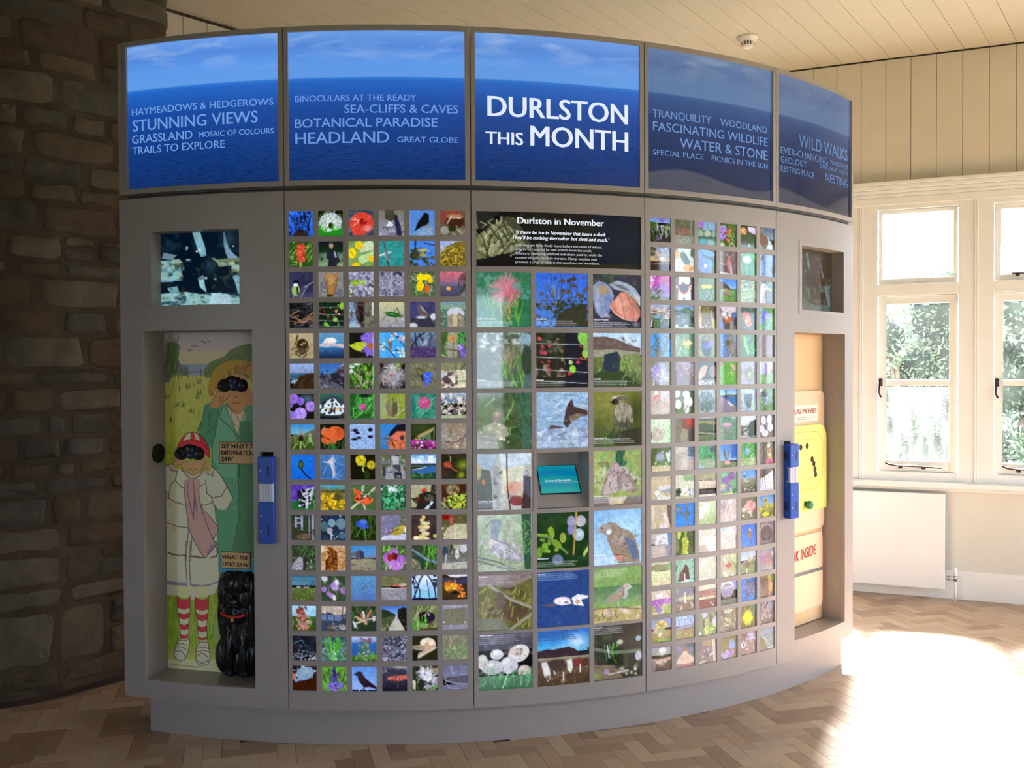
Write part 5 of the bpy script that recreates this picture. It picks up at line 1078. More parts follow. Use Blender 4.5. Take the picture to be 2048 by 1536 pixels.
TILES_C = '''
B 375;N 264 .4 16;N 698 .3 14 0 50;S 593 40 22 80 2 20 55 80 98;F c89 55 32 32 60 1.2;F d78 55 34 24 50 1.2;E c67 58 40 10 18;H dab 45 30 22 16 .5;S a96 20 20 80 1.5 45 55 65 90;T dde 3 90 70 3 3.4;N 4a9 .25 14 20 80
G 36d 48e;S 445 30 46 85 1.2 30 25 96 90;D 765 14 3 0 30 40 70;D 543 14 3.6 36 8 98 45;P 332 42 78 55 66 72 60 98 56 98 98 36 98;N 332 .45 8 55 98;D 342 34 2.2 40 46 98 92;S 776 20 26 88 1 0 30 45 98;D 333 30 2 20 50 98 80;T dde 3 88 80 3 3.4
B 334;N 454 .4 16 0 22;N 223 .4 20 30 98;P 89b 2 22 12 14 26 16 38 26 44 40 40 58 30 78 18 82 8 70 2 48;P a97 10 26 22 20 34 30 38 44 28 38 14 38;P 78b 30 32 42 42 36 66 26 74 24 52;H bbd 10 50 5 24 .7;H ccd 32 78 8 5 .6;P 9ab 34 20 50 12 70 16 88 26 98 40 98 56 86 46 66 32 44 28;P 667 40 18 60 20 76 30 60 28;P ccc 84 32 98 44 98 60 90 48;P c87 34 58 46 46 56 34 68 32 80 42 90 60 96 78 90 88 74 84 56 80 42 72;P d98 46 48 58 36 66 36 72 52 78 78 62 78 48 66;H eba 60 56 8 16 .6;L a65 1.5 56 36 62 60 66 80;L a65 1.5 70 36 80 58 86 80;L ebb 1.5 36 60 48 74 62 82 80 86;P a76 76 40 88 46 98 66 98 80 90 66;H bbc 88 92 8 6 .6;T dde 3 90 75 3 3.4
B 565;N ddd .4 12 10 42;N 786 .35 14 40 98;E 665 55 42 22 20;S 997 40 22 80 1.4 42 30 78 80;E 8ab 90 12 12 10;N cdd .35 9 0 20;S 6a4 24 20 90 2 45 50 95 98;P 567 85 20 98 25 98 98 88 98;E 343 92 50 10 26;T dde 3 88 80 3 3.4
B 221;N 343 .35 18 0 60;N a87 .3 10 10 80;P 112 55 0 98 0 98 98 56 98;L bcd 1.2 0 20 98 22;L bcd 1.2 0 44 98 48;L bcd 1.2 0 66 98 72;L bcd 1.2 0 86 98 92;E 8c5 90 8 10 14;E 9d5 95 38 7 8;E 9d4 70 66 6 7;E bc8 66 54 4 4;E c35 80 54 4 3;E b34 64 74 4 3;D b45 14 3 5 10 30 70;D c33 6 2.5 84 25 98 50;E 8b5 98 25 8 9;L 443 1.2 0 32 50 33;L 443 1.2 40 0 40 98;T dde 3 88 60 3 3.4
G bdf cde 0 40;P 655 0 8 25 7 50 12 75 22 98 28 98 36 0 34;N 765 .35 9 8 32;P 998 0 32 40 30 98 36 98 46 0 44;G 674 453 44 100;N 8a5 .35 9 36 98;P 234 24 40 50 34 56 44 54 70 60 90 20 90 0 80 22 66;N 463 .3 9 55 98;P 342 0 74 60 70 98 98 0 98;P 785 60 40 98 38 98 80 75 60;S ab8 26 9 80 1.2 55 40 98 98;T dde 3 88 75 3 3.4
G 564 453;N 342 .35 14;S 7a6 24 22 70 1.6;P 998 10 60 34 50 52 58 60 74 40 84 16 80;N bba .3 9 55 80;P 766 30 34 44 28 50 42 40 54 28 50;H cba 36 38 6 6 .6;P 465 70 0 98 0 98 98 82 98;S 353 20 24 90 2 66 0 98 98;P 888 0 66 34 72 40 98 0 98;D ccb 10 2.4 0 50 60 90;L aab 1.4 0 74 34 80;L aab 1.4 0 82 34 88;T dde 3 88 50 3 3.4
G 9bd 8ac;N bcd .3 16 0 40;S 79c 40 26 1 1 0 5 98 60;S cde 24 20 1 1 0 5 98 60;P 433 56 34 60 22 68 12 72 26 86 30 98 34 98 42 84 44 70 52 58 64 52 56;P 544 14 86 20 68 30 58 50 62 60 70 34 68 22 88;P 765 62 44 78 38 94 40 82 46 66 56;D bbc 12 1.2 56 40 84 60;P 9ac 0 66 98 62 98 98 0 98;N cde .4 10 64 98;S 68a 20 16 2 1.2 0 66 98 96;T def 3 88 80 3 3.4
G 773 563;H 995 30 20 50 30 .5;H 231 90 40 26 40 .7;H 342 10 80 20 30 .5;E 665 62 44 21 26;E 887 62 38 18 17;S ba9 60 9 82 1 44 22 80 60;H 554 62 62 14 8 .8;S 443 26 9 86 1 46 56 78 70;E ccb 55 12 16 4;E 665 60 13 12 4;E 332 46 19 7 6;P 111 34 20 44 17 44 23;E 000 44 18 1.5 1.5;P 342 28 82 44 66 48 92;P 332 44 76 70 70 98 66 98 98 44 98;S 454 20 12 70 1.4 20 70 60 98;L 332 2 56 68 48 80;L 332 2 72 66 80 78;T dde 3 86 85 3 3.4
B bbb;P 9ac 0 0 40 0 30 30 0 35;P cde 40 0 98 0 98 20 45 26;P 445 0 25 25 30 30 98 0 98;P 99a 28 22 42 24 42 98 28 98;N 334 .25 14 30 80;P ddc 46 26 86 22 86 70 46 70;E dba 70 62 22 12;P 556 84 40 98 42 98 98 84 98;E 844 72 84 13 8;P 433 84 68 98 80 98 98 80 98;L 211 2 54 0 55 60 60 98;E b64 12 50 3 5;E a97 2 32 6 14;P 844 62 78 80 76 84 92 66 92;H c76 62 60 6 12 .6;T ccd 3 86 45 3 3.4
B 9a6;N 7a6 .35 14 0 45;N 564 .3 14 20 60;P 475 46 0 62 0 62 34 48 34;S 254 20 14 70 1.6 45 0 65 34;P 988 38 22 48 22 66 38 94 72 80 80 52 70 30 82 14 80 28 46;P baa 42 24 50 26 50 76 20 80 32 46;P a99 52 28 88 72 60 74;N ccc .3 9 30 78;L 544 1.4 50 40 51 74;S 655 14 12 60 1 20 30 88 75;G 888 766 84 100;E 222 52 98 7 12;P cb9 30 84 70 84 60 98 34 98;H cc8 8 30 14 30 .5;T dde 3 86 70 3 3.4;N bab .3 12 60 85
G aba 9a8;N bcb .35 16 0 60;P 89a 28 10 40 8 46 18 40 30 34 52 26 46 24 24;P 99a 24 40 60 52 90 84 60 84 28 68;P bbc 30 46 56 56 80 80 56 76;E cba 28 48 4 4;L 667 1.6 26 12 16 22;N ccd .3 10 40 80;S dde 20 14 140 1.2 30 48 80 80;P 354 80 0 98 0 98 98 86 98;S 7a6 26 14 80 1.2 78 20 98 80;L 556 2 0 74 34 82 70 98;L 556 2 0 80 26 88 60 98;S 786 26 12 60 1.2 0 60 60 98;T dde 3 90 80 3 3.4
B 131;N 242 .3 22;N 342 .3 12 0 98;L 685 4 0 40 26 44 50 66 58 74;E 8a3 28 34 6 9 20;E 793 38 56 12 6 -40;E 7a3 16 62 6 9;E 693 6 70 5 10;L 8a4 4 0 38 20 40;E 679 40 84 10 9;E 99b 66 18 8 10;E bbc 84 18 10 10;E abc 80 42 11 11;E 88b 66 32 7 9;L b95 3 76 0 70 76;P bc6 88 76 98 62 98 72 90 82;D 8a4 10 3 0 40 40 70;E cde 82 40 4 4;E 9a4 50 46 6 9;T dde 3 88 80 3 3.4
G 8be bdf;H cef 70 30 40 30 .5;P 987 24 28 34 22 46 26 56 34 72 40 86 54 92 72 96 98 52 98 38 76 28 52;P a99 10 38 14 30 24 25 36 28 38 40 28 44 18 42;P b98 6 42 12 36 14 41;E dee 32 40 5 5;H baa 56 56 18 16 .7;S 876 30 12 30 1.2 44 46 90 86;P 679 62 50 84 60 94 92 82 94;E 321 18 33 1.4 1.4;S b54 8 10 90 1.6 46 86 62 98;T dde 3 86 70 3 3.4
B 663;N 874 .35 14;N 442 .3 16;P 877 0 0 98 0 98 10 60 26 20 20 0 24;P 543 30 36 60 40 92 70 70 88 44 76 36 56;N 653 .35 10 40 90;S aa5 30 16 70 1.4 0 30 98 98;L 998 5 20 20 60 46 98 62;L 998 5 60 98 98 74;S 986 20 18 60 1.4 0 55 50 98;E 654 40 48 9 16;P 776 0 78 40 78 60 98 0 98;T bbc 3 5 65 5 3.4;L 887 4 98 8 60 18
B 248;E ede 48 54 16 7;P eef 32 56 44 50 60 54 68 60 46 62;P eef 66 50 78 44 98 48 98 52 84 54 90 66 70 62;P 854 10 60 34 58 36 62 12 62;N 358 .3 18 0 98;E ca8 78 58 5 4;E 865 56 57 4 2;T bce 3 5 80 4 3.4
B 8a6;G 575 8a7 34 66;N 6a5 .3 14 34 66;P 999 70 30 60 52 30 66 24 60 50 40;E bbb 62 50 8 9;E cbb 68 38 8 6;P ccc 72 34 80 40 70 40;P a98 36 50 60 44 60 58 30 66;G cb8 ba8 76 100;P ba7 0 74 40 73 98 80 98 98 0 98;N dcb .4 10 76 98;L 765 1.6 0 74 40 73 98 80;L caa 2 50 64 52 74;S 564 14 9 80 1.4 0 84 60 98;T ddd 3 6 70 4 3.4;L a76 3 62 40 60 54
G 556 445 0 30;N 667 .35 18 0 40;E ddd 74 38 20 15 20;E cbb 70 34 14 7;H fef 68 32 12 8 .5;E ccd 56 58 16 15;H fff 52 52 10 8 .7;E bbc 26 60 20 13;H eee 24 55 14 6 .7;E ccc 8 50 10 13;H eee 8 44 8 6 .6;E ccd 34 38 12 9;H fff 33 35 8 5 .6;E cbb 84 70 12 11;H eed 82 65 8 5 .6;D a98 10 1.6 64 28 88 46;G 586 364 76 100;S 8a9 54 14 80 1.2 0 68 98 98;S 495 30 12 70 1.4 0 72 98 98;L dde 1.4 44 98 54 72;T bbc 3 5 80 5 3.4
G 26c 5be 0 42;H def 76 24 22 16 .8;H bdf 50 34 30 8 .4;P 323 0 38 20 34 30 36 60 32 76 40 80 46 98 44 98 54 0 52;N 433 .4 9 36 52;G 998 654 50 60;G 654 432 58 100;N 765 .35 8 56 98;P ddd 8 58 18 57 24 70 26 86 20 92 13 80;P 433 20 56 34 53 50 54 54 66 46 74 30 76;P ddd 56 56 66 54 68 70 64 80 58 74;P 733 66 56 80 53 90 58 86 70 70 70;P 544 0 54 8 56 8 68 0 70;L eee 2 50 78 50 92;L eee 2 82 66 82 80;L ddd 2 32 74 34 80;L ccc 1.6 92 60 94 72;P 532 86 56 98 55 98 70 88 70;N 432 .3 10 80 98;T 335 3 5 78 5 3.4
B 333;N 453 .35 14;N 765 .3 14 60 98;P 121 26 40 60 44 60 76 30 72;P 676 0 38 40 48 98 50 98 56 40 54 0 44;S 5a4 14 9 90 1.6 20 40 50 70;E ca4 54 34 3 3;E bba 54 33 6 4;E 9ab 92 30 6 5;E bbc 92 62 7 9;L dde 2 28 38 32 60;P 876 40 84 60 78 70 92 50 90;D bba 9 3 10 70 98 98;P 765 0 70 40 74 60 98 0 98;L ccc 2 30 90 70 86;E 98a 26 84 5 5;T ddd 3 5 70 4 3.4;H 8a5 5 90 12 10 .5
'''
TILES_A = [t for t in TILES_A.strip().split('\n')]
TILES_B = [t for t in TILES_B.strip().split('\n')]  # paler tiles in the lower rows carry a reflected wash in their colours
TILES_C = [t for t in TILES_C.strip().split('\n')]
# ------------------------------------------------------------------ display wall
M_grey = mat('warm_grey_satin_laminate', rgb(160, 151, 147), 0.42, noise=0.02, nscale=30, bump=0.03, bscale=400)
M_rail = mat('dark_grey_rail', rgb(92, 84, 78), 0.5)
M_edge = mat('black_gap_lining', rgb(24, 22, 22), 0.8)
M_niche = mat('niche_grey_laminate', rgb(160, 151, 147), 0.38, noise=0.02, nscale=30)
M_niche_floor = mat('niche_floor_laminate', rgb(146, 138, 132), 0.3, noise=0.04, nscale=20)
P_lit = print_mat('backlit_photo_print', 0.85, 0.22, 0.06, 0.5)
P_lit2 = print_mat('backlit_photo_print_of_the_month', 0.85, 0.22, 0.06, 0.5)

def arc_panel(mb, s0, s1, z0, z1, o0, o1, n=None):
    """solid curved slab"""
    n = n or max(1, int(math.ceil((s1 - s0) / 0.05)))
    V, F = [], []
    for i in range(n + 1):
        s = s0 + (s1 - s0) * i / n
        V += [cp(s, z0, o1), cp(s, z1, o1), cp(s, z1, o0), cp(s, z0, o0)]
    for i in range(n):
        a, b = 4 * i, 4 * i + 4
        for k in range(4): F.append((a + k, a + (k + 1) % 4, b + (k + 1) % 4, b + k))
    F += [(0, 3, 2, 1), (4 * n, 4 * n + 1, 4 * n + 2, 4 * n + 3)]
    mb.add(V, F)

# plinth and rail
pl = thing('plinth', cp(1.8, 0, -.3), 'recessed grey curved plinth carrying the display wall', 'plinth')
q = MB()
V, F = [], []
Rp = -0.034
arc_panel(q, 0.075, 3.590, 0.0, 0.150, Rp - .02, Rp, 90); q.obj('front_board', M_grey, pl)
q = MB(); arc_panel(q, 0.095, 3.570, 0.0, 0.145, -0.44, Rp - .02, 40); q.obj('base', M_rail, pl)
for s_ in (1.60, 2.24):
    q = MB(); arc_panel(q, s_, s_ + .055, 0.0, 0.006, Rp, Rp + .003, 3); q.obj('packer', M_niche, pl)
rl = thing('rail', cp(1.8, ZLT, -.02), 'dark recessed rail between header boxes and lower cabinets', 'rail')
q = MB(); arc_panel(q, 0.012, 3.62, ZLT + .0005, ZHB - .0005, -0.08, -0.014, 90); q.obj('strip', M_rail, rl)
q = MB(); arc_panel(q, 0.012, 3.60, ZLT + .0085, ZLT + .0115, -0.02, -0.0115, 90); q.obj('groove', M_edge, rl)

# header light boxes
def sky_mat(name, dim, grey, seed, shore=False):
    m = bpy.data.materials.new(name); m.use_nodes = True
    nt = m.node_tree; b = nt.nodes['Principled BSDF']
    b.inputs['Roughness'].default_value = 0.08
    N = nt.nodes.new; Lk = nt.links.new
    uv = N('ShaderNodeUVMap'); uv.uv_map = 'panel'
    sx = N('ShaderNodeSeparateXYZ'); Lk(uv.outputs[0], sx.inputs[0])
    cr = N('ShaderNodeValToRGB'); e = cr.color_ramp.elements
    def mixc(c):
        c = np.array(c, float); g = c.mean(); c = c * (1 - grey) + np.array([g * 0.95, g, g * 1.08]) * grey
        return rgb(*(np.clip(c * dim, 0, 255)))
    stops = [(0.0, (20, 52, 112)), (0.25, (20, 62, 138)), (0.5, (24, 76, 164)), (0.66, (34, 100, 198)), (0.683, (44, 116, 210)), (0.694, (96, 156, 232)), (0.80, (92, 152, 234)), (0.9, (84, 138, 222)), (1.0, (108, 158, 232))]
    e[0].position = 0; e[0].color = mixc(stops[0][1]); e[1].position = 1; e[1].color = mixc(stops[-1][1])
    for p_, c_ in stops[1:-1]:
        k = e.new(p_); k.color = mixc(c_)
    Lk(sx.outputs['Y'], cr.inputs[0])
    mp = N('ShaderNodeMapping'); mp.inputs['Scale'].default_value = (2.2, 7, 1); mp.inputs['Location'].default_value = (seed, seed * .37, 0)
    n1 = N('ShaderNodeTexNoise'); n1.inputs['Scale'].default_value = 1.3; n1.inputs['Detail'].default_value = 7; n1.inputs['Distortion'].default_value = 0.6
    Lk(uv.outputs[0], mp.inputs[0]); Lk(mp.outputs[0], n1.inputs['Vector'])
    mr = N('ShaderNodeMapRange'); mr.inputs['From Min'].default_value = .5; mr.inputs['From Max'].default_value = .78
    Lk(n1.outputs['Fac'], mr.inputs['Value'])
    ms = N('ShaderNodeMapRange'); ms.inputs['From Min'].default_value = .74; ms.inputs['From Max'].default_value = .97; Lk(sx.outputs['Y'], ms.inputs['Value'])
    mu = N('ShaderNodeMath'); mu.operation = 'MULTIPLY'; Lk(mr.outputs[0], mu.inputs[0]); Lk(ms.outputs[0], mu.inputs[1])
    mx = N('ShaderNodeMix'); mx.data_type = 'RGBA'; mx.inputs['B'].default_value = mixc((166, 196, 240))
    Lk(mu.outputs[0], mx.inputs['Factor']); Lk(cr.outputs[0], mx.inputs['A'])
    # waves
    mp2 = N('ShaderNodeMapping'); mp2.inputs['Scale'].default_value = (9, 70, 1); mp2.inputs['Location'].default_value = (seed * 2, seed, 0)
    n2 = N('ShaderNodeTexNoise'); n2.inputs['Scale'].default_value = 2.2; n2.inputs['Detail'].default_value = 5
    Lk(uv.outputs[0], mp2.inputs[0]); Lk(mp2.outputs[0], n2.inputs['Vector'])
    mr2 = N('ShaderNodeMapRange'); mr2.inputs['From Min'].default_value = .45; mr2.inputs['From Max'].default_value = .75; Lk(n2.outputs['Fac'], mr2.inputs['Value'])
    ms2 = N('ShaderNodeMapRange'); ms2.inputs['From Min'].default_value = .62; ms2.inputs['From Max'].default_value = 0.0; Lk(sx.outputs['Y'], ms2.inputs['Value'])
    mu2 = N('ShaderNodeMath'); mu2.operation = 'MULTIPLY'; Lk(mr2.outputs[0], mu2.inputs[0]); Lk(ms2.outputs[0], mu2.inputs[1])
    mx2 = N('ShaderNodeMix'); mx2.data_type = 'RGBA'; mx2.inputs['B'].default_value = mixc((8, 24, 60))
    Lk(mu2.outputs[0], mx2.inputs['Factor']); Lk(mx.outputs['Result'], mx2.inputs['A'])
    last = mx2.outputs['Result']
    if shore:
        # pale shallow water along a curving shoreline in the lower part of the photograph
        w = N('ShaderNodeMath'); w.operation = 'MULTIPLY'; w.inputs[1].default_value = shore[1]; Lk(sx.outputs['X'], w.inputs[0])
        w2 = N('ShaderNodeMath'); w2.operation = 'ADD'; w2.inputs[1].default_value = shore[2]; Lk(w.outputs[0], w2.inputs[0])
        sn = N('ShaderNodeMath'); sn.operation = 'SINE'; Lk(w2.outputs[0], sn.inputs[0])
        am = N('ShaderNodeMath'); am.operation = 'MULTIPLY_ADD'; am.inputs[1].default_value = shore[3]; am.inputs[2].default_value = shore[0]; Lk(sn.outputs[0], am.inputs[0])
        sb = N('ShaderNodeMath'); sb.operation = 'SUBTRACT'; Lk(am.outputs[0], sb.inputs[0]); Lk(sx.outputs['Y'], sb.inputs[1])
        mr3 = N('ShaderNodeMapRange'); mr3.inputs['From Min'].default_value = 0; mr3.inputs['From Max'].default_value = .02; Lk(sb.outputs[0], mr3.inputs['Value'])
        mk = N('ShaderNodeMath'); mk.operation = 'MULTIPLY'; mk.inputs[1].default_value = 0.42; Lk(mr3.outputs[0], mk.inputs[0])
        mx3 = N('ShaderNodeMix'); mx3.data_type = 'RGBA'; mx3.inputs['B'].default_value = mixc((140, 140, 150)); Lk(mk.outputs[0], mx3.inputs['Factor']); Lk(last, mx3.inputs['A'])
        last = mx3.outputs['Result']
    Lk(last, b.inputs['Emission Color']); b.inputs['Emission Strength'].default_value = 0.92
    bc = N('ShaderNodeMix'); bc.data_type = 'RGBA'; bc.blend_type = 'MULTIPLY'; bc.inputs['Factor'].default_value = 1; bc.inputs['B'].default_value = (.2, .2, .2, 1)
    Lk(last, bc.inputs['A']); Lk(bc.outputs['Result'], b.inputs['Base Color'])
    return m

def arc_pic(name, s0, s1, z0, z1, off, m, parent, n=24, nz=1, **kw):
    V = [cp(s0 + (s1 - s0) * i / n, z0 + (z1 - z0) * j / nz, off) for j in range(nz + 1) for i in range(n + 1)]
    F = [(j * (n + 1) + i, j * (n + 1) + i + 1, (j + 1) * (n + 1) + i + 1, (j + 1) * (n + 1) + i) for j in range(nz) for i in range(n)]
    o = mesh_obj(name, V, F, m, parent, **kw)
    uvl = o.data.uv_layers.new(name='panel')
    for lp in o.data.loops:
        j, i = divmod(lp.vertex_index, n + 1); uvl.data[lp.index].uv = (i / n, j / nz)
    return o

def letter_mat(name, c, e):
    return mat(name, tuple(x * .3 for x in c[:3]) + (1,), 0.15, emit=c, estr=e)
HEAD = [
    [("HAYMEADOWS & HEDGEROWS",0.039,0.678,2.538,0.0268), ("STUNNING VIEWS",0.042,0.612,2.472,0.0458), ("GRASSLAND",0.038,0.328,2.423,0.0328), ("MOSAIC OF COLOURS",0.357,0.678,2.426,0.0215), ("TRAILS TO EXPLORE",0.038,0.471,2.379,0.0298)],
    [("BINOCULARS AT THE READY",0.767,1.245,2.545,0.0235), ("SEA-CLIFFS & CAVES",0.964,1.410,2.498,0.0313), ("BOTANICAL PARADISE",0.766,1.328,2.444,0.0343), ("HEADLAND",0.767,1.138,2.381,0.0437), ("GREAT GLOBE",1.170,1.409,2.383,0.0211)],
    [("DURLSTON",1.528,2.118,2.493,0.0779), ("THIS",1.519,1.668,2.382,0.0487), ("MONTH",1.701,2.119,2.382,0.0786)],
    [("TRANQUILITY",2.236,2.536,2.535,0.0322), ("WOODLAND",2.589,2.875,2.537,0.0295), ("FASCINATING WILDLIFE",2.238,2.880,2.480,0.0365), ("WATER & STONE",2.371,2.880,2.419,0.0408), ("SPECIAL PLACE",2.238,2.495,2.380,0.0215), ("PICNICS IN THE SUN",2.540,2.880,2.380,0.0222)],
    [("WILD WALKS",3.111,3.591,2.512,0.0560), ("EVER-CHANGING",2.972,3.369,2.462,0.0310), ("WINDSWEPT",3.392,3.600,2.470,0.0206), ("GEOLOGY",2.972,3.174,2.422,0.0287), ("DINOSAUR PRINTS",3.296,3.598,2.438,0.0190), ("RESTING PLACE",2.972,3.242,2.382,0.0252), ("NESTING",3.346,3.598,2.382,0.0384)],
]
hlab = ['leftmost header light box of the sea, first line HAYMEADOWS & HEDGEROWS', 'header light box of the sea with lettering BINOCULARS AT THE READY',
        'central header light box with large white lettering DURLSTON THIS MONTH', 'header light box of the sea with lettering TRANQUILITY and WATER & STONE',
        'rightmost header light box of the sea with lettering WILD WALKS']
hl_spec = [(1.0, 0.0, None), (0.98, 0.0, None), (0.97, 0.02, None), (0.74, 0.25, (0.12, 5.6, .2, .045)), (0.70, 0.32, (0.09, 3.2, 2.2, .06))]  # right two boxes: oblique dimming and room reflection put into the picture colours
for i in range(5):
    a, b = SEAM[i] + .0022, SEAM[i + 1] - .0022
    if i == 0: a = 0.0
    t = thing('header_light_box', cp((a + b) / 2, ZHB, -.05), hlab[i], 'light box', 'sea header light boxes')
    p0, p1 = SEAM[i] + .019, SEAM[i + 1] - .021
    if i == 0: p0 = .0165
    if i == 0: header0 = t
    sheet('frame', [a, b], [ZHB, ZT], [(p0, p1, 2.2365, 2.8175)], 0.0, -0.02, M_grey, t)
    q = MB(); arc_panel(q, a + .004, b - .004, ZHB + .002, ZT - .002, -0.14, -0.021); q.obj('housing', M_grey, t)
    arc_pic('sea_picture', p0 - .002, p1 + .002, 2.2345, 2.8195, -0.009, sky_mat('backlit_sea_%d' % i, hl_spec[i][0], hl_spec[i][1], 3.1 * i + 1, hl_spec[i][2]), t, 30)
    mt = letter_mat('white_backlit_letters', rgb(214, 224, 250), 0.95) if i == 2 else letter_mat('pale_blue_letters_%d' % i, rgb(*[(112, 156, 222), (108, 150, 218), 0, (98, 132, 184), (90, 118, 162)][i]), 0.9)
    for (tx, s0, s1, z0, cap) in HEAD[i]:
        text_mesh('lettering', tx, s0, s1, z0, cap, lambda u, v: cp(u, v, -0.0078), mt, t, bold=0.012 if i == 2 else 0.006)
# thin end strip of the header
q = MB(); arc_panel(q, -0.027, -0.003, ZHB, ZT - .001, -0.14, -0.001, 1)
q.obj('end_strip', M_grey, header0)

# lower cabinets ---------------------------------------------------------
def carcass(t, a, b, left=False, right=False):
    q = MB(); arc_panel(q, a + .002, b - .002, ZLT - .02, ZLT - .003, -0.42, -0.021); q.obj('top_board', M_grey, t)
    q = MB(); arc_panel(q, a + .002, b - .002, ZLB + .003, ZLB + .02, -0.42, -0.021); q.obj('bottom_board', M_grey, t)
    q = MB(); arc_panel(q, a + .002, b - .002, ZLB + .003, ZLT - .003, -0.44, -0.421); q.obj('back_board', M_grey, t)
    if left: q = MB(); arc_panel(q, a + .002, a + .022, ZLB + .021, ZLT - .021, -0.42, -0.021, 1); q.obj('side_board', M_grey, t)
    if right: q = MB(); arc_panel(q, b - .022, b - .002, ZLB + .021, ZLT - .021, -0.42, -0.021, 1); q.obj('side_board', M_grey, t)

def tile_frame(s0, z1, w, h):
    """place(u,v) for a picture behind an opening"""
    def f(U, V):
        s = s0 - .002 + (w + .004) * U; z = z1 + .002 - (h + .004) * V
        a = A0 + s / R; rr = R - 0.0065
        return np.stack([rr * np.sin(a), -rr * np.cos(a), z], -1)
    return f

TP, TS = 0.1197, 0.0985
def mosaic(i, s0, tiles, label, seed):
    a, b = SEAM[i] + .002, SEAM[i + 1] - .002
    t = thing('photo_mosaic_cabinet', cp((a + b) / 2, ZLB, -.05), label, 'display cabinet')
    holes = []
    for r_ in range(16):
        for c_ in range(6):
            x = s0 + c_ * TP; z = 2.1165 - r_ * 0.1196
            holes.append((x, x + TS, z - TS, z))
    sheet('front_board', [a, b], [ZLB, ZLT], holes, 0.0, -0.012, M_grey, t)
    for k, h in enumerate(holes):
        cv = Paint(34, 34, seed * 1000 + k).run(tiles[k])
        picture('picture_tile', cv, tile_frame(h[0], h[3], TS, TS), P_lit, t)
    carcass(t, a, b)
    q = MB(); arc_panel(q, a + .004, b - .004, ZLB + .03, ZLT - .03, -0.10, -0.03); q.obj('light_housing', M_edge, t)
mosaic(1, 0.7368, TILES_A, 'grey cabinet with a grid of small nature photographs, just right of the left niche', 1)
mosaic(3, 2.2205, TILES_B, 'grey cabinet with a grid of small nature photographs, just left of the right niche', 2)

# centre cabinet ----------------------------------------------------------
a, b = SEAM[2] + .002, SEAM[3] - .002
mc = thing('month_display_cabinet', cp((a + b) / 2, ZLB, -.05), 'central grey cabinet with larger captioned photographs and the heading Durlston in November', 'display cabinet')
cx3 = [(1.4768, 1.6962), (1.7165, 1.9365), (1.9575, 2.1767)]
rz3 = [(1.8768, 1.6590), (1.6372, 1.4165), (1.3978, 1.1735), (1.1568, 0.9315), (0.9140, 0.6880), (0.6765, 0.4515), (0.4390, 0.2150)]
holes = [(1.4772, 2.1763, 1.8997, 2.1167)]
cells = []
for r_, (z1, z0) in enumerate(rz3):
    for c_, (x0, x1) in enumerate(cx3):
        holes.append((x0, x1, z0, z1))
        if not (r_ == 3 and c_ == 1): cells.append((x0, x1, z0, z1))
sheet('front_board', [a, b], [ZLB, ZLT], holes, 0.0, -0.012, M_grey, mc)
for k, h in enumerate(cells):
    cv = Paint(72, 72, 5000 + k).run(TILES_C[k])
    picture('captioned_picture', cv, tile_frame(h[0], h[3], h[1] - h[0], h[3] - h[2]), P_lit2, mc)
BAN = ('B 111;P 775 0 45 12 14 18 10 22 12 34 60 24 98 0 98;N 563 .4 6 12 90;P 111 0 0 20 0 17 12 8 28 0 48;P 222 0 0 14 0 0 40;P 111 0 100 0 88 22 72 30 60 34 100;S aa8 44 22 90 .7 1 30 24 82;S 332 20 34 90 .8 3 25 24 88;'
       'P 443 16 14 19 8 24 20 34 62 30 62;P 111 25 22 100 0 100 100 36 100 32 60;P 665 35 60 37 55 42 80 45 100 36 100;N 221 .2 8;P 012 70 0 98 0 98 100 72 100;H 123 85 50 20 50 .5;P 221 34 94 98 90 98 100 34 100')
cv = Paint(150, 50, 99).run(BAN)
picture('heading_picture', cv, tile_frame(1.4772, 2.1167, .6991, .217), P_lit2, mc)
M_cap = letter_mat('white_caption_print', rgb(226, 232, 246), 0.95)
M_cap2 = letter_mat('small_white_caption_print', rgb(186, 192, 204), 0.8)
pf = lambda u, v: cp(u, v, -0.0056)
for (tx, s0, s1, z0, cap) in [("Durlston in November",1.644,2.009,2.071,0.0269), ("'If there be ice in November that bears a duck",1.637,2.017,2.030,0.0150), ("They'll be nothing thereafter but sleet and muck.'",1.623,2.033,2.009,0.0150)]:
    text_mesh('lettering', tx, s0, s1, z0, cap * .92, pf, M_cap, mc, shear=0.22 if cap < .02 else 0, bold=0.014)
for (tx, s0, s1, z0, cap) in [("Late migrant birds finally leave before the onset of winter,",1.636,2.001,1.981,0.0095), ("only to be replaced by new arrivals from the north.",1.635,1.956,1.965,0.0095), ("Offshore, wintering wildfowl and divers pass by, while the",1.635,2.000,1.948,0.0100), ("number of gulls starts to increase. Damp weather may",1.635,1.978,1.931,0.0098), ("produce a crop of fungi in the meadows and woodland.",1.635,1.988,1.914,0.0098)]:
    text_mesh('lettering', tx, s0, s1, z0, cap, pf, M_cap2, mc, bold=0.008)
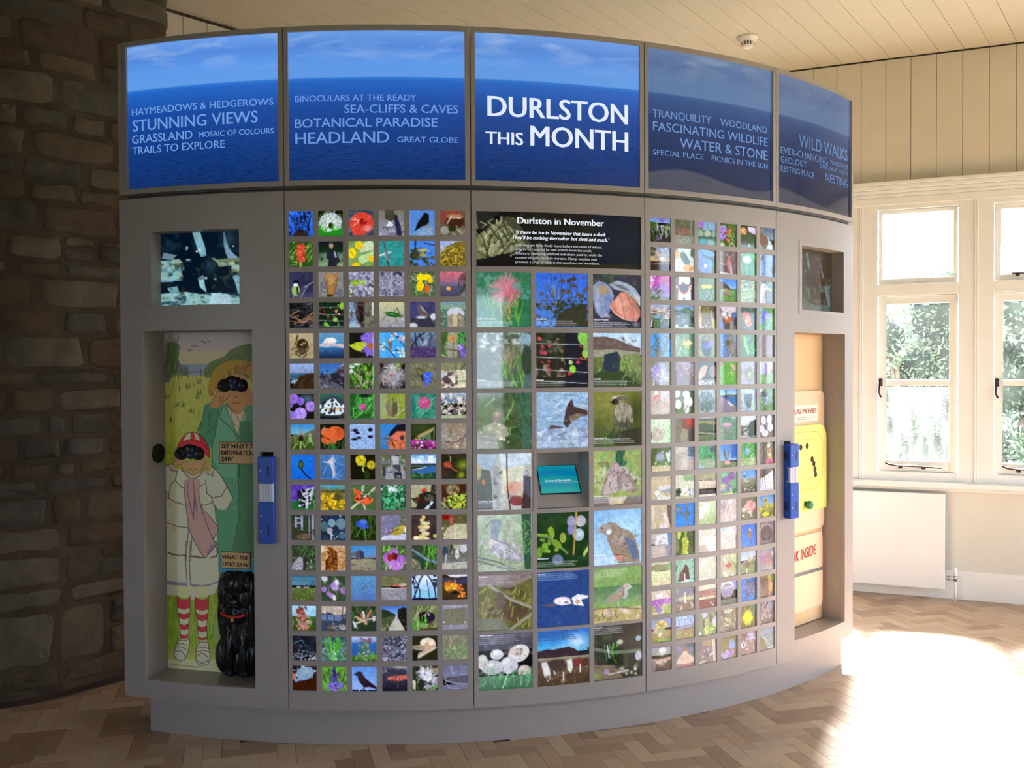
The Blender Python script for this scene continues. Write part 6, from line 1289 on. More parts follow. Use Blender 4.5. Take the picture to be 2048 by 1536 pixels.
for (tx, s0, s1, z0, cap) in [("Robin's Pincushion",1.481,1.553,1.689,0.0066), ("Goldfinch",1.721,1.762,1.689,0.0066), ("Jelly Ear Fungus",1.963,2.027,1.689,0.0068),
        ("It's easy to see how this fungus gets its name.",1.963,2.091,1.6795,0.0046), ("Often found growing on Elder it highlights the difference",1.963,2.125,1.6715,0.0046), ("between 'edible' and 'tasty'.",1.963,2.044,1.6635,0.0046),
        ("Fieldfare",1.480,1.514,1.446,0.0066), ("Bryony",1.720,1.749,1.445,0.0066), ("Anthills",1.962,1.993,1.447,0.0066), ("The small mounds found in the meadows and downland are",1.962,2.130,1.4375,0.0046),
        ("Long-tailed Tit",1.961,2.020,1.206,0.0060), ("November Moth",1.962,2.029,0.968,0.0066), ("Rock Party Season",1.481,1.548,0.965,0.0066), ("Blackthorn",1.721,1.764,0.727,0.0066), ("Wood Pigeon",1.961,2.014,0.727,0.0066),
        ("Roe Deer",1.482,1.516,0.664,0.0066), ("Gannet",1.721,1.751,0.663,0.0066), ("Yellow Stainer",1.482,1.536,0.430,0.0066), ("Kestrel",1.958,1.994,0.430,0.0066)]:
    text_mesh('caption', tx, s0, s1, z0, cap, pf, M_cap if cap > .005 else M_cap2, mc, bold=0.010 if cap > .005 else 0)
carcass(mc, a, b)
# sound screen recess
h = (1.7165, 1.9365, 0.9315, 1.1568)
q = MB()
c0, c1 = h[0], h[1]
def quad_th(mb, P, m_=None):
    mb.add(P, [(0, 1, 2, 3)])
q = MB()
q.add([cp(c0, h[2], -.012), cp(c0, h[3], -.012), cp(c0, h[3], -.125), cp(c0, h[2], -.125)], [(0, 1, 2, 3)])
q.add([cp(c1, h[2], -.012), cp(c1, h[3], -.012), cp(c1, h[3], -.125), cp(c1, h[2], -.125)], [(3, 2, 1, 0)])
q.add([cp(c0, h[3], -.012), cp(c1, h[3], -.012), cp(c1, h[3], -.125), cp(c0, h[3], -.125)], [(0, 1, 2, 3)])
q.add([cp(c0, 1.09, -.12), cp(c1, 1.09, -.12), cp(c1, h[3], -.12), cp(c0, h[3], -.12)], [(0, 1, 2, 3)])
SA, SB = (h[2] + .002, -0.010), (1.092, -0.120)
q.add([cp(c0, SA[0], SA[1]), cp(c1, SA[0], SA[1]), cp(c1, SB[0], SB[1]), cp(c0, SB[0], SB[1])], [(0, 1, 2, 3)])
rec = q.obj('screen_recess', M_grey, mc)
def slope(u, t, lift=0.0):
    z = SA[0] + (SB[0] - SA[0]) * t; o = SA[1] + (SB[1] - SA[1]) * t
    return cp(u, z + lift * .58, o + lift * .82)
M_scr = mat('teal_touch_screen', rgb(10, 60, 70), 0.12, emit=rgb(10, 150, 160), estr=0.9, col2=None)
m = M_scr; nt = m.node_tree; b_ = nt.nodes['Principled BSDF']
tcn = nt.nodes.new('ShaderNodeTexCoord'); mpn = nt.nodes.new('ShaderNodeMapping'); mpn.inputs['Scale'].default_value = (2, 2, 26)
nn = nt.nodes.new('ShaderNodeTexNoise'); nn.inputs['Scale'].default_value = 1.2; rn = nt.nodes.new('ShaderNodeValToRGB')
rn.color_ramp.elements[0].position = .35; rn.color_ramp.elements[0].color = rgb(0, 118, 166); rn.color_ramp.elements[1].position = .62; rn.color_ramp.elements[1].color = rgb(16, 158, 152)
nt.links.new(tcn.outputs['Object'], mpn.inputs[0]); nt.links.new(mpn.outputs[0], nn.inputs['Vector']); nt.links.new(nn.outputs['Fac'], rn.inputs[0]); nt.links.new(rn.outputs[0], b_.inputs['Emission Color'])
q = MB(); q.add([slope(1.744, .30, .0010), slope(1.922, .30, .0010), slope(1.922, 1.0, .0010), slope(1.744, 1.0, .0010)], [(0, 1, 2, 3)]); q.obj('screen_surround', M_edge, mc)
q = MB(); q.add([slope(1.748, .33, .0025), slope(1.917, .33, .0025), slope(1.917, .985, .0025), slope(1.748, .985, .0025)], [(0, 1, 2, 3)]); sc_ = q.obj('touch_screen', M_scr, mc)
def sl_place(u, v): return slope(u, v, .0035)
text_mesh('lettering', 'Sounds of the month', 1.772, 1.884, 0.60, 0.052, sl_place, M_cap, mc, bold=0.0)
q = MB(); q.add([slope(1.748, .575, .003), slope(1.917, .575, .003), slope(1.917, .58, .003), slope(1.748, .58, .003)], [(0, 1, 2, 3)]); q.obj('screen_line', M_cap2, mc)
sheet('recess_frame', [1.7035, 1.9415], [0.9205, 1.1730], [(1.7165, 1.9365, 0.9315, 1.1568)], 0.0022, 0.0, M_grey, mc)

# end cabinets ----------------------------------------------------------------
def relief(name, w, h, hf, org, ux, un, m, parent, nx=70, nz=90, thr=0.0, **kw):
    """height field hf(x,z) in metres standing off a board; cells below thr are left out"""
    xs = np.linspace(0, w, nx); zs = np.linspace(0, h, nz)
    Xg, Zg = np.meshgrid(xs, zs); H = hf(Xg, Zg)
    keep = H > thr
    idx = -np.ones(H.shape, int); V = []; F = []
    for j in range(nz):
        for i in range(nx):
            nb = keep[max(0, j - 1):j + 2, max(0, i - 1):i + 2].any()
            if nb:
                idx[j, i] = len(V); V.append(org + ux * xs[i] + Z * zs[j] + un * max(0.0005, H[j, i] if keep[j, i] else 0.0))
    for j in range(nz - 1):
        for i in range(nx - 1):
            q_ = (idx[j, i], idx[j, i + 1], idx[j + 1, i + 1], idx[j + 1, i])
            if min(q_) >= 0 and keep[j:j + 2, i:i + 2].any(): F.append(q_)
    return mesh_obj(name, V, F, m, parent, smooth=True, **kw)

def bump(Xg, Zg, x, z, rx, rz, hgt, rot=0.0, p=0.5):
    c_, s_ = math.cos(rot), math.sin(rot)
    dx = (Xg - x) * c_ + (Zg - z) * s_; dz = -(Xg - x) * s_ + (Zg - z) * c_
    d = 1 - (dx / rx) ** 2 - (dz / rz) ** 2
    return np.where(d > 0, hgt * np.maximum(d, 0) ** p, -1)

def end_cabinet(i, s_n0, s_n1, zn0, zn1, scr, bez, hs, hole_, label, left, scr_tiles, depth):
    a, b = SEAM[i] + .002, SEAM[i + 1] - .002
    if left: a = -0.027
    t = thing('end_cabinet', cp((a + b) / 2, ZLB, -.05), label, 'display cabinet')
    holes = [(s_n0, s_n1, zn0, zn1), scr, hole_]
    sheet('front_board', [a, b], [ZLB, ZLT], holes, 0.0, -0.020, M_grey, t)
    carcass(t, a, b, left, not left)
    sheet('screen_bezel', [bez[0], bez[1]], [bez[2], bez[3]], [scr], 0.003, 0.0, M_grey, t)
    # screen recess walls and screen
    q = MB(); d0, d1 = -0.0195, -0.062
    for s_ in (scr[0], scr[1]): arc_panel(q, s_ - .006 if s_ == scr[0] else s_, s_ if s_ == scr[0] else s_ + .006, scr[2], scr[3], d1, d0, 1)
    arc_panel(q, scr[0], scr[1], scr[2] - .006, scr[2], d1, d0); arc_panel(q, scr[0], scr[1], scr[3], scr[3] + .006, d1, d0)
    q.obj('screen_recess', M_grey, t)
    A_, B_ = cp(scr[0] - .004, 0, -.058), cp(scr[1] + .004, 0, -.058)
    def pl_(U, V):
        P = np.array(A_)[None, None, :] * (1 - U[..., None]) + np.array(B_)[None, None, :] * U[..., None]
        P = P.copy(); P[..., 2] = scr[3] + .002 - (scr[3] - scr[2] + .004) * V
        return P
    q = MB(); ux = (B_ - A_).normalized(); un = Vector((ux.y, -ux.x, 0))
    q.box(A_ - Z * 0, ux, -un, Z, (0, (B_ - A_).length), (0.001, 0.03), (scr[2] - .002, scr[3] + .002)); q.obj('screen_housing', M_edge, t)
    picture('video_screen', Paint(110, 84, 40 + i).run(scr_tiles), pl_, print_mat('video_screen_%d' % i, 0.75 if left else 0.5, 0.1, 0.12), t)
    # niche
    P0, P1 = cp(s_n0, 0), cp(s_n1, 0)
    ux = (P1 - P0).normalized(); un = Vector((ux.y, -ux.x, 0)); W = (P1 - P0).length
    D = depth
    q = MB()
    q.box(P0, ux, -un, Z, (-.012, -.0008), (.001, D + .02), (zn0 - .012, zn1 + .012))
    q.obj('niche_side', M_niche, t)
    q = MB(); q.box(P0, ux, -un, Z, (W + .0008, W + .012), (.001, D + .02), (zn0 - .012, zn1 + .012)); q.obj('niche_side', M_niche, t)
    sg = 0.012
    q = MB(); q.box(P0, ux, -un, Z, (0, W), (.001, D + .02), (zn0 - .012, zn0 - .0008)); q.obj('niche_floor', M_niche_floor, t)
    q = MB(); q.box(P0, ux, -un, Z, (0, W), (.001, D + .02), (zn1 + .0008, zn1 + .012)); q.obj('niche_top', M_niche, t)
    q = MB(); q.box(P0, ux, -un, Z, (0, W), (D + .008, D + .02), (zn0, zn1)); q.obj('niche_back', M_niche, t)
    # surround and recess of the blue grip
    sheet('grip_surround', [hole_[0] - .014, hole_[1] + .029 if left else hole_[1] + .02], [hole_[2] - .014, hole_[3] + .006], [hole_], 0.002, 0.0, M_grey, t)
    q = MB(); arc_panel(q, hole_[0] - .004, hole_[1] + .004, hole_[2] - .004, hole_[3] + .004, -0.06, -0.045, 1); q.obj('grip_recess', M_edge, t)
    return t, P0, ux, un, W

SCR_L = ('B 012;N 134 .35 12 0 30;P 8bc 38 0 47 0 53 22 54 32 48 34 44 24;P 8ac 74 0 78 16 80 24 86 32 92 38 80 40 76 30 74 18;P 79a 4 26 20 30 14 36 2 34;D bde 6 1.4 0 20 98 26;'
         'G 012 123 0 1;P 7ab 0 38 12 36 24 44 26 58 14 66 0 66;N 8cc .4 7 38 64;P 786 60 38 98 36 98 60 90 56 70 52;N acb .45 6 36 62;P 012 34 40 44 34 56 32 66 42 70 56 68 72 60 84 44 80 30 76 26 62;'
         'H 467 58 46 8 14 .5;P 9cd 44 62 50 58 52 72 54 82 46 74;E bde 53 62 2 1.2;E 9cd 64 64 1.4 1.4;P 8bc 84 60 96 62 98 88 90 86;P 9cc 0 82 30 80 48 84 70 82 98 90 98 100 0 100;N 245 .4 6 84 100;P 7ab 8 74 20 72 22 80 12 82;P 012 68 48 82 46 84 80 72 84;N 343 .3 7 40 90;H 466 80 10 10 14 .5;P bde 60 82 80 86 82 98 56 98')
SCR_R = ('B 543;N 654 .3 14;P 899 36 4 42 8 46 28 42 34 38 20;P 899 70 16 74 26 80 42 76 44 72 32;P 899 4 48 14 46 16 62 6 72 2 60;N 788 .3 8 44 66;P 543 34 36 60 34 66 80 40 84;P 788 40 62 44 60 48 76 44 82;P 899 80 58 92 56 96 88 90 92;P 788 6 86 30 82 60 88 90 86 98 98 0 98;N 676 .4 7 60 98;D 9aa 8 1.4 10 10 90 40;H 766 60 20 30 20 .4')
ecl, LP0, Lux, Lun, LW = end_cabinet(0, 0.079, 0.583, 0.224, 1.6555, (0.134, 0.5335, 1.7570, 2.0555), (0.1105, 0.5430, 1.7430, 2.0785), None,
        (0.612, 0.6685, 0.812, 1.1700), 'left end cabinet with a bird video screen above an open niche', True, SCR_L, 0.155)
ecr, RP0, Rux, Run, RW = end_cabinet(4, 3.064, 3.545, 0.231, 1.6540, (3.1195, 3.5230, 1.7580, 2.0560), (3.0985, 3.5400, 1.7380, 2.0790), None,
        (2.982, 3.0300, 0.812, 1.1560), 'right end cabinet with a video screen above an open niche', False, SCR_R, 0.132)

# blue grips
M_blue = mat('blue_plastic', rgb(24, 76, 176), 0.35, noise=0.03, nscale=15)
M_blue2 = mat('dark_blue_recess', rgb(10, 34, 96), 0.5)
M_wlab = mat('white_card_label', rgb(206, 208, 220), 0.5)
def grip(s0, z0, z1, out, label):
    c = cp(s0 + .03, 0)
    ux = (cp(s0 + .06, 0) - cp(s0, 0)).normalized(); un = Vector((ux.y, -ux.x, 0)); o = cp(s0, 0, 0)
    t = thing('plastic_holder', cp(s0 + .03, z0, 0), label, 'holder')
    W = .0610
    q = MB(); q.box(o, ux, un, Z, (0, W), (-.030, out - .014), (z0, z1)); q.obj('back_shell', M_blue, t, bevel=.004)
    for (a, b) in ((z0, z0 + (z1 - z0) * .48), (z0 + (z1 - z0) * .69, z1)):
        q = MB(); q.box(o, ux, un, Z, (-.0015, W + .0015), (out - .014, out), (a, b)); q.obj('front_shell', M_blue, t, bevel=.0045, seg=3)
    zc0, zc1 = z0 + (z1 - z0) * .48, z0 + (z1 - z0) * .69
    q = MB(); q.box(o, ux, un, Z, (.002, W - .002), (out - .016, out - .004), (zc0, zc1)); q.obj('label_window', M_wlab, t, bevel=.002, label='white label strip')
    q = MB()
    for k in range(3): q.box(o, ux, un, Z, (.018 + k * .012, .0195 + k * .012), (out - .0041, out - .0035), (zc0 + .003, zc1 - .003))
    q.obj('label_lines', mat('grey_violet_print', rgb(150, 136, 190), .5), t)
    for zz in (z0 + .035, z1 - .075):
        q = MB(); q.box(o, ux, un, Z, (W * .62, W * .74), (out - .0002, out + .0008), (zz, zz + .04)); q.obj('slot', M_blue2, t)
        q = MB(); q.box(o, ux, un, Z, (-.0022, -.0014), (.004, out - .016), (zz, zz + .04)); q.obj('slot', M_blue2, t)
    for k in range(5):
        q = MB(); zz = z0 + .05 + k * .06
        q.lathe(o + ux * .010 + Z * zz + un * (out - .001) if not (zc0 < zz < zc1) else o + ux * -.001 + Z * zz + un * (out - .02), un, [(.0028, 0), (.0028, .0016)], 8); q.obj('rivet', M_wlab, t)
    return t
grip(0.6155, 0.8095, 1.1535, 0.030, 'blue plastic holder in the left end cabinet beside the painted figures')
grip(2.9805, 0.8060, 1.1450, 0.040, 'blue plastic holder sticking out of the right end cabinet')

# speaker disc on the side of the left niche
q = MB()
sp = LP0 - Lun * 0.104 + Z * 1.146
q.lathe(sp, Lux, [(.040, 0.0), (.040, .006), (.036, .009), (.030, .006), (.012, .004)], 32)
q.obj('speaker', mat('black_rubber', rgb(16, 16, 18), .6), ecl, smooth=False, label='round black disc on the niche side')

# ------------------------------------------------------------------ illustrated board in the left niche
BO = LP0 - Lun * 0.155
cb_ = thing('illustrated_board', BO + Z * .224 + Lux * .25 , 'painted board of two people with binoculars and a black dog, inside the left niche', 'picture board')
q = MB(); q.box(BO, Lux, -Lun, Z, (0.002, LW - .002), (-0.0, .007), (.2245, 1.6545)); q.obj('panel', mat('plywood_edge', rgb(150, 126, 96), .7), cb_)
def bd(U, V):
    o = np.array(BO + Lun * .0012); u = np.array(Lux)
    P = o[None, None, :] + u[None, None, :] * (0.002 + (LW - .004) * U[..., None]); P = P.copy()
    P[..., 2] = 1.6545 - 1.43 * V
    return P
# drawing coordinates: the picture was surveyed in a 184 x 690 grid (x right, y down)
UV_ = 0.410 / (LW)
def Tb(x, y):
    # canvas percent -> survey coordinates
    u = x / 100.0 / UV_; v = y / 100.0
    X_ = 328 + 10 * v + 174.5 * u - 2 * v * u; Y_ = 664 + 671 * v + u * (-4 + 17 * v)
    return X_, Y_
bp = Paint(200, 620, 77, Tb, tex=False)
def A(*p):   # coordinates read off the upper survey sheet
    return ' '.join('%.1f %.1f' % (320 + p[k] / 4.955, 650 + p[k + 1] / 4.955) for k in range(0, len(p), 2))
def B(*p):
    return ' '.join('%.1f %.1f' % (320 + p[k] / 5.485, 840 + p[k + 1] / 5.485) for k in range(0, len(p), 2))
def C_(*p):
    return ' '.join('%.1f %.1f' % (320 + p[k] / 5.485, 1080 + p[k + 1] / 5.485) for k in range(0, len(p), 2))
ink = '322'
prog = ['B ab5', 'G bbc dcb 660 727', 'G dcb dc9 700 745', 'R 9ac 326 726 420 752',
 'G cc7 bc5 748 900', 'G bc5 ab4 880 960', 'G ab4 9b4 955 1300', 'G ab5 ed9 1295 1335', 'R edb 326 1318 520 1360']
for k in range(150):
    x = bp.rng.uniform(328, 420); y = bp.rng.uniform(752, 930); l = bp.rng.uniform(3, 14)
    prog.append('L %s 1.2 %.1f %.1f %.1f %.1f' % (bp.rng.choice(['ab4', 'bc6', '9a4', 'cd8']), x, y, x + bp.rng.uniform(-1, 3), y - l))
for (x, y) in ((285, 620), (205, 640), (185, 800), (240, 800), (330, 860), (125, 950), (400, 680), (380, 720), (70, 720), (390, 570), (200, 520)):
    for k in range(6):
        dx = bp.rng.uniform(-25, 25); prog.append('L 563 .9 ' + A(x + dx, y, x + dx + bp.rng.uniform(-6, 8), y - bp.rng.uniform(20, 60)))
# reeds and hill
prog.append('P 787 ' + A(45, 560, 60, 170, 130, 150, 200, 190, 185, 330, 250, 460, 300, 500, 140, 480, 90, 560))
for k in range(170):
    x0 = bp.rng.uniform(50, 170) if k < 120 else bp.rng.uniform(160, 280); y0 = bp.rng.uniform(300, 520)
    if k >= 120: y0 = bp.rng.uniform(430, 500)
    prog.append('L %s .8 ' % bp.rng.choice(['574', '453', '675', '897']) + A(x0, y0, x0 + bp.rng.uniform(-25, 60) * (1 if k < 120 else .3), y0 - bp.rng.uniform(60, 230) * (1 if k < 120 else .3)))
prog.append('P 785 ' + A(440, 490, 450, 430, 500, 360, 570, 330, 650, 300, 700, 240, 780, 200, 880, 175, 960, 160, 960, 520, 520, 520))
for k in range(110):
    x0 = bp.rng.uniform(450, 950); y0 = 520 - bp.rng.uniform(0, 1) * (60 + (x0 - 450) * .6)
    prog.append('L %s 1 ' % bp.rng.choice(['563', '452', '896', '674']) + A(x0, y0, x0 + bp.rng.uniform(-14, 20), y0 - bp.rng.uniform(5, 24)))
prog.append('L 453 1.2 ' + A(285, 500, 280, 430) + ';L 453 1.2 ' + A(285, 462, 420, 450) + ';L 453 1.2 ' + A(418, 500, 412, 428))
for (x, y, w) in ((455, 175, 50), (350, 212, 32), (300, 250, 26)):
    prog.append('L 445 .9 ' + A(x - w, y - w * .45, x - w * .3, y - w * .4, x, y, x + w * .3, y - w * .35, x + w, y - w * .5))
# far figure in the long green coat
prog.append('P 6a8 ' + A(380, 1030, 430, 930, 460, 780, 500, 765, 590, 810, 660, 760, 900, 780, 960, 800, 1300, 1400, 1300, 3300, 900, 3300, 520, 2200, 530, 1230, 480, 1180))
prog.append('P 597 ' + A(380, 1030, 430, 930, 460, 780, 500, 765, 590, 810, 580, 920, 560, 1050, 530, 1200, 500, 1190))
prog.append('P 7b9 ' + A(600, 900, 640, 780, 700, 900, 780, 1120, 770, 1500, 640, 1500, 530, 1300, 540, 1150, 575, 1050))
prog.append('P 6a8 ' + A(530, 1500, 1050, 1500, 1300, 2260, 1300, 2400, 620, 2260, 560, 1800))
for p in ((465, 780, 430, 930, 380, 1030), (595, 815, 570, 960, 560, 1060, 530, 1180), (640, 770, 600, 900, 660, 960, 720, 1010, 780, 1120), (905, 985, 840, 1030, 790, 1100, 770, 1060), (530, 1180, 528, 1400), (490, 860, 505, 930, 500, 1000), (545, 1000, 480, 1060), (420, 960, 425, 1030), (545, 870, 500, 900)):
    prog.append('L 354 1.3 ' + A(*p))
prog.append('P 9ba ' + A(660, 770, 720, 860, 860, 850, 870, 880, 790, 1080, 720, 950, 690, 860))
prog.append('P ecb ' + A(665, 780, 720, 860, 800, 860, 860, 830, 830, 920, 780, 1060, 740, 980, 700, 890))
for p in ((665, 780, 690, 860, 740, 980, 775, 1060), (870, 800, 830, 900, 780, 1060), (720, 870, 735, 960, 765, 980), (760, 870, 780, 910, 800, 940)):
    prog.append('L 654 1 ' + A(*p))
prog.append('P b93 ' + A(500, 700, 480, 620, 510, 500, 560, 420, 640, 360, 740, 330, 860, 340, 1000, 380, 1100, 480, 1120, 640, 1060, 720, 960, 640, 880, 480, 760, 440, 680, 520, 640, 600, 560, 640, 530, 700))
for k in range(46):
    t = k / 46; x0 = 500 + 500 * t; y0 = 640 - 290 * math.sin(min(1, t * 1.4) * math.pi / 2)
    prog.append('L %s 1 ' % bp.rng.choice(['853', 'a73', 'db6']) + A(x0, y0 + bp.rng.uniform(0, 30), x0 + (720 - x0) * .3 + bp.rng.uniform(-20, 20), y0 + 70 + bp.rng.uniform(0, 40)))
prog.append('P c96 ' + A(690, 520, 740, 470, 820, 470, 880, 520, 900, 660, 880, 780, 820, 850, 760, 850, 690, 800, 660, 700))
prog.append('P c96 ' + A(500, 790, 540, 720, 580, 640, 640, 600, 700, 640, 660, 740, 590, 810, 540, 810) + ';L 743 1 ' + A(500, 790, 550, 700, 590, 640) + ';L 743 1 ' + A(590, 810, 650, 740, 710, 680) + ';L 743 1 ' + A(610, 700, 600, 760) + ';L 743 1 ' + A(645, 690, 625, 750))
prog.append('P c96 ' + A(850, 650, 900, 620, 960, 700, 960, 800, 900, 780, 860, 720))
prog.append('P c96 ' + A(700, 800, 760, 850, 830, 840, 800, 870, 740, 862))
prog.append('L 643 1.2 ' + A(720, 752, 765, 762, 810, 748) + ';L 643 1 ' + A(740, 690, 765, 705, 790, 690) + ';L 643 1 ' + A(660, 740, 700, 800, 760, 850))
prog.append('L 354 1.4 ' + A(795, 1180, 800, 1500))
prog.append('L 354 1.4 ' + B(875, 440, 880, 800, 880, 1050, 850, 1250, 810, 1400) + ';E 596 ' + B(833, 655) + ' 4 5;E 7b9 ' + B(833, 650) + ' 3 4;E 596 ' + B(833, 960) + ' 4 5;E 7b9 ' + B(833, 955) + ' 3 4')
prog.append('P 586 ' + B(885, 0, 1010, 0, 1200, 1500, 800, 1500, 860, 1250, 888, 1000))
prog.append('P 49c ' + C_(660, 180, 700, 190, 1300, 220, 1300, 420, 740, 370, 700, 400))
# grass behind the legs
for k in range(260):
    x0 = bp.rng.uniform(85, 690); y0 = bp.rng.uniform(560, 1230)
    prog.append('L %s 1.3 ' % bp.rng.choice(['8b4', '6a3', 'ac5', 'bc6', '793']) + C_(x0, y0, x0 + bp.rng.uniform(-14, 14), y0 - bp.rng.uniform(40, 130)))
# near figure: padded coat
coat = 'ddc'
prog.append('P edc ' + B(60, 500, 130, 470, 210, 520, 260, 560, 480, 560, 560, 500, 650, 540, 700, 620, 760, 740, 820, 850, 740, 980, 640, 960, 620, 900, 640, 1180, 650, 1440, 680, 1760, 660, 1800, 620, 1890, 380, 1960, 60, 1900))
prog.append('P edc ' + C_(70, 0, 640, 0, 660, 220, 672, 420, 640, 470, 350, 500, 340, 505, 80, 470))
prog.append('P 99a ' + C_(78, 430, 190, 450, 300, 455, 320, 500, 80, 478) + ';P 99a ' + C_(345, 470, 480, 485, 600, 460, 672, 420, 660, 455, 560, 490, 380, 508))
for p in ((60, 500, 130, 468, 205, 520), (205, 520, 175, 650, 120, 700, 100, 850), (65, 770, 100, 820, 70, 855), (105, 850, 180, 890, 275, 915), (180, 660, 230, 710, 270, 735), (440, 720, 500, 690), (70, 1110, 200, 1155, 320, 1170), (460, 925, 530, 915, 590, 885), (515, 640, 530, 790, 590, 840, 690, 820, 750, 715), (590, 500, 680, 590, 750, 710, 815, 840, 760, 950, 710, 985), (580, 830, 600, 900, 640, 960), (620, 940, 630, 1090), (655, 1180, 600, 1290, 650, 1440, 640, 1480), (90, 1440, 200, 1475, 300, 1470), (350, 1475, 500, 1500), (570, 1500, 640, 1470), (325, 1180, 310, 1400, 295, 1536), (365, 1260, 350, 1536)):
    prog.append('L %s 1.2 ' % ink + B(*p))
for p in ((80, 120, 130, 150, 300, 160), (345, 170, 500, 185), (570, 185, 645, 160), (300, 0, 290, 170, 310, 450), (350, 0, 335, 200, 350, 490), (660, 220, 672, 420), (640, 0, 650, 120, 640, 170)):
    prog.append('L %s 1.2 ' % ink + C_(*p))
for k in range(36):
    x0 = bp.rng.choice([130, 200, 400, 480, 600]) + bp.rng.uniform(-40, 40); y0 = bp.rng.choice([905, 1160, 1475]); prog.append('L 887 .8 ' + B(x0, y0, x0 + 3, y0 + bp.rng.uniform(10, 40)))
# face and hands
prog.append('P ca7 ' + B(245, 480, 290, 440, 470, 440, 480, 510, 440, 570, 370, 600, 300, 560))
prog.append('P ca7 ' + B(140, 480, 170, 420, 230, 420, 300, 440, 240, 480, 200, 500, 170, 540, 130, 530) + ';P ca7 ' + B(420, 440, 460, 320, 500, 300, 540, 440, 580, 530, 560, 560, 510, 550, 480, 480))
prog.append('L 754 1.2 ' + B(325, 525, 370, 538, 415, 522) + ';L 754 1 ' + B(245, 500, 300, 560, 375, 600, 440, 560, 480, 510) + ';L 754 1 ' + B(480, 470, 500, 550) + ';L 754 1 ' + B(500, 440, 530, 520) + ';L 754 1 ' + B(135, 520, 160, 440, 200, 410) + ';L 754 1 ' + B(200, 490, 300, 445))
prog.append('P ccc ' + B(110, 500, 140, 480, 200, 545, 190, 570, 110, 540) + ';L %s 1 ' % ink + B(110, 490, 130, 540, 200, 550) + ';P ccc ' + B(510, 560, 580, 545, 600, 560, 600, 590, 530, 600) + ';L %s 1 ' % ink + B(510, 565, 590, 600, 600, 540))
prog.append('P bbb ' + B(240, 510, 320, 590, 380, 620, 440, 590, 500, 520, 490, 580, 400, 640, 320, 630) + ';L %s 1 ' % ink + B(240, 520, 300, 600, 350, 635) + ';L %s 1 ' % ink + B(495, 520, 440, 600, 380, 630))
# hat
prog.append('P d34 ' + B(190, 330, 210, 260, 240, 200, 300, 140, 370, 118, 450, 145, 510, 210, 550, 290, 560, 400, 540, 400, 480, 300, 340, 230, 250, 260, 210, 330))
prog.append('P d34 ' + B(190, 330, 205, 250, 340, 200, 470, 230, 545, 320, 558, 400, 500, 360, 340, 300, 220, 320) + ';P eec ' + B(262, 225, 300, 150, 350, 120, 345, 195, 300, 205) + ';P eec ' + B(380, 120, 420, 140, 455, 215, 405, 200) )
prog.append('L %s 1.2 ' % ink + B(190, 330, 205, 260, 250, 185, 310, 135, 370, 118, 440, 140, 510, 210, 555, 310, 560, 400) + ';L 711 1 ' + B(210, 255, 340, 200, 470, 235, 540, 310))
# scarf
prog.append('P caa ' + B(290, 650, 330, 625, 390, 635, 430, 640, 440, 800, 460, 940, 520, 1010, 600, 1090, 660, 1160, 640, 1230, 590, 1290, 610, 1340, 560, 1420, 520, 1500, 490, 1490, 400, 1340, 330, 1180, 300, 960, 275, 780))
prog.append('P a8a ' + B(590, 1340, 630, 1370, 545, 1470, 530, 1440))
for p in ((290, 650, 275, 780, 300, 960, 330, 1180, 400, 1340, 500, 1500), (440, 640, 440, 800, 465, 940, 520, 1110, 600, 1300), (465, 940, 560, 1040, 655, 1160, 645, 1230, 590, 1290), (330, 660, 310, 760, 350, 950, 385, 1080), (375, 650, 390, 800, 420, 1000), (390, 800, 385, 1040), (600, 1300, 640, 1350, 540, 1470, 510, 1500)):
    prog.append('L 545 1.3 ' + B(*p))
# legs, striped socks, trainers
for (x0, x1, q0) in ((212, 345, 0), (405, 545, 1)):
    prog.append('P eda ' + C_(x0, 500, x1, 500, x1 - 5, 620, x0 + 15, 620))
    xa, xb, dy = (200, 348, 0) if q0 == 0 else (400, 550, 12)
    prog.append('P c45 ' + C_(xa, 600 + dy, xa + 60, 650, xb - 40, 645, xb, 600 + dy, xb, 730 + dy, xb - 60, 755 + dy, xa + 50, 750 + dy, xa, 730 + dy))
    yb = [752, 800, 862, 920, 980, 1035, 1080] if q0 == 0 else [765, 808, 878, 942, 1000, 1062, 1092]
    for k in range(6):
        w0, w1 = (xa + 8 + k * 6, xb - 4 - k * 4) if q0 == 0 else (xa + 14 + k * 4, xb - 4 - k * 3)
        m_ = (w0 + w1) / 2
        prog.append('P %s ' % ('eec' if k % 2 == 0 else 'c45') + C_(w0, yb[k] - 14, m_, yb[k] + 6, w1, yb[k] - 14, w1 - 3, yb[k + 1] - 14, m_, yb[k + 1] + 6, w0 + 5, yb[k + 1] - 14))
    prog.append('L 433 1 ' + C_(xa, 600, xa, 730, xa + 30, 900, xa + 44, 1080) + ';L 433 1 ' + C_(xb, 600, xb - 2, 740, xb - 20, 930, xb - 12, 1090))
prog.append('P ddc ' + C_(165, 1250, 190, 1160, 210, 1100, 240, 1085, 330, 1070, 345, 1060, 330, 1200, 290, 1300, 250, 1320, 190, 1300) + ';P edc ' + C_(412, 1310, 415, 1180, 440, 1110, 460, 1090, 540, 1090, 555, 1150, 575, 1280, 545, 1360, 480, 1370, 430, 1350))
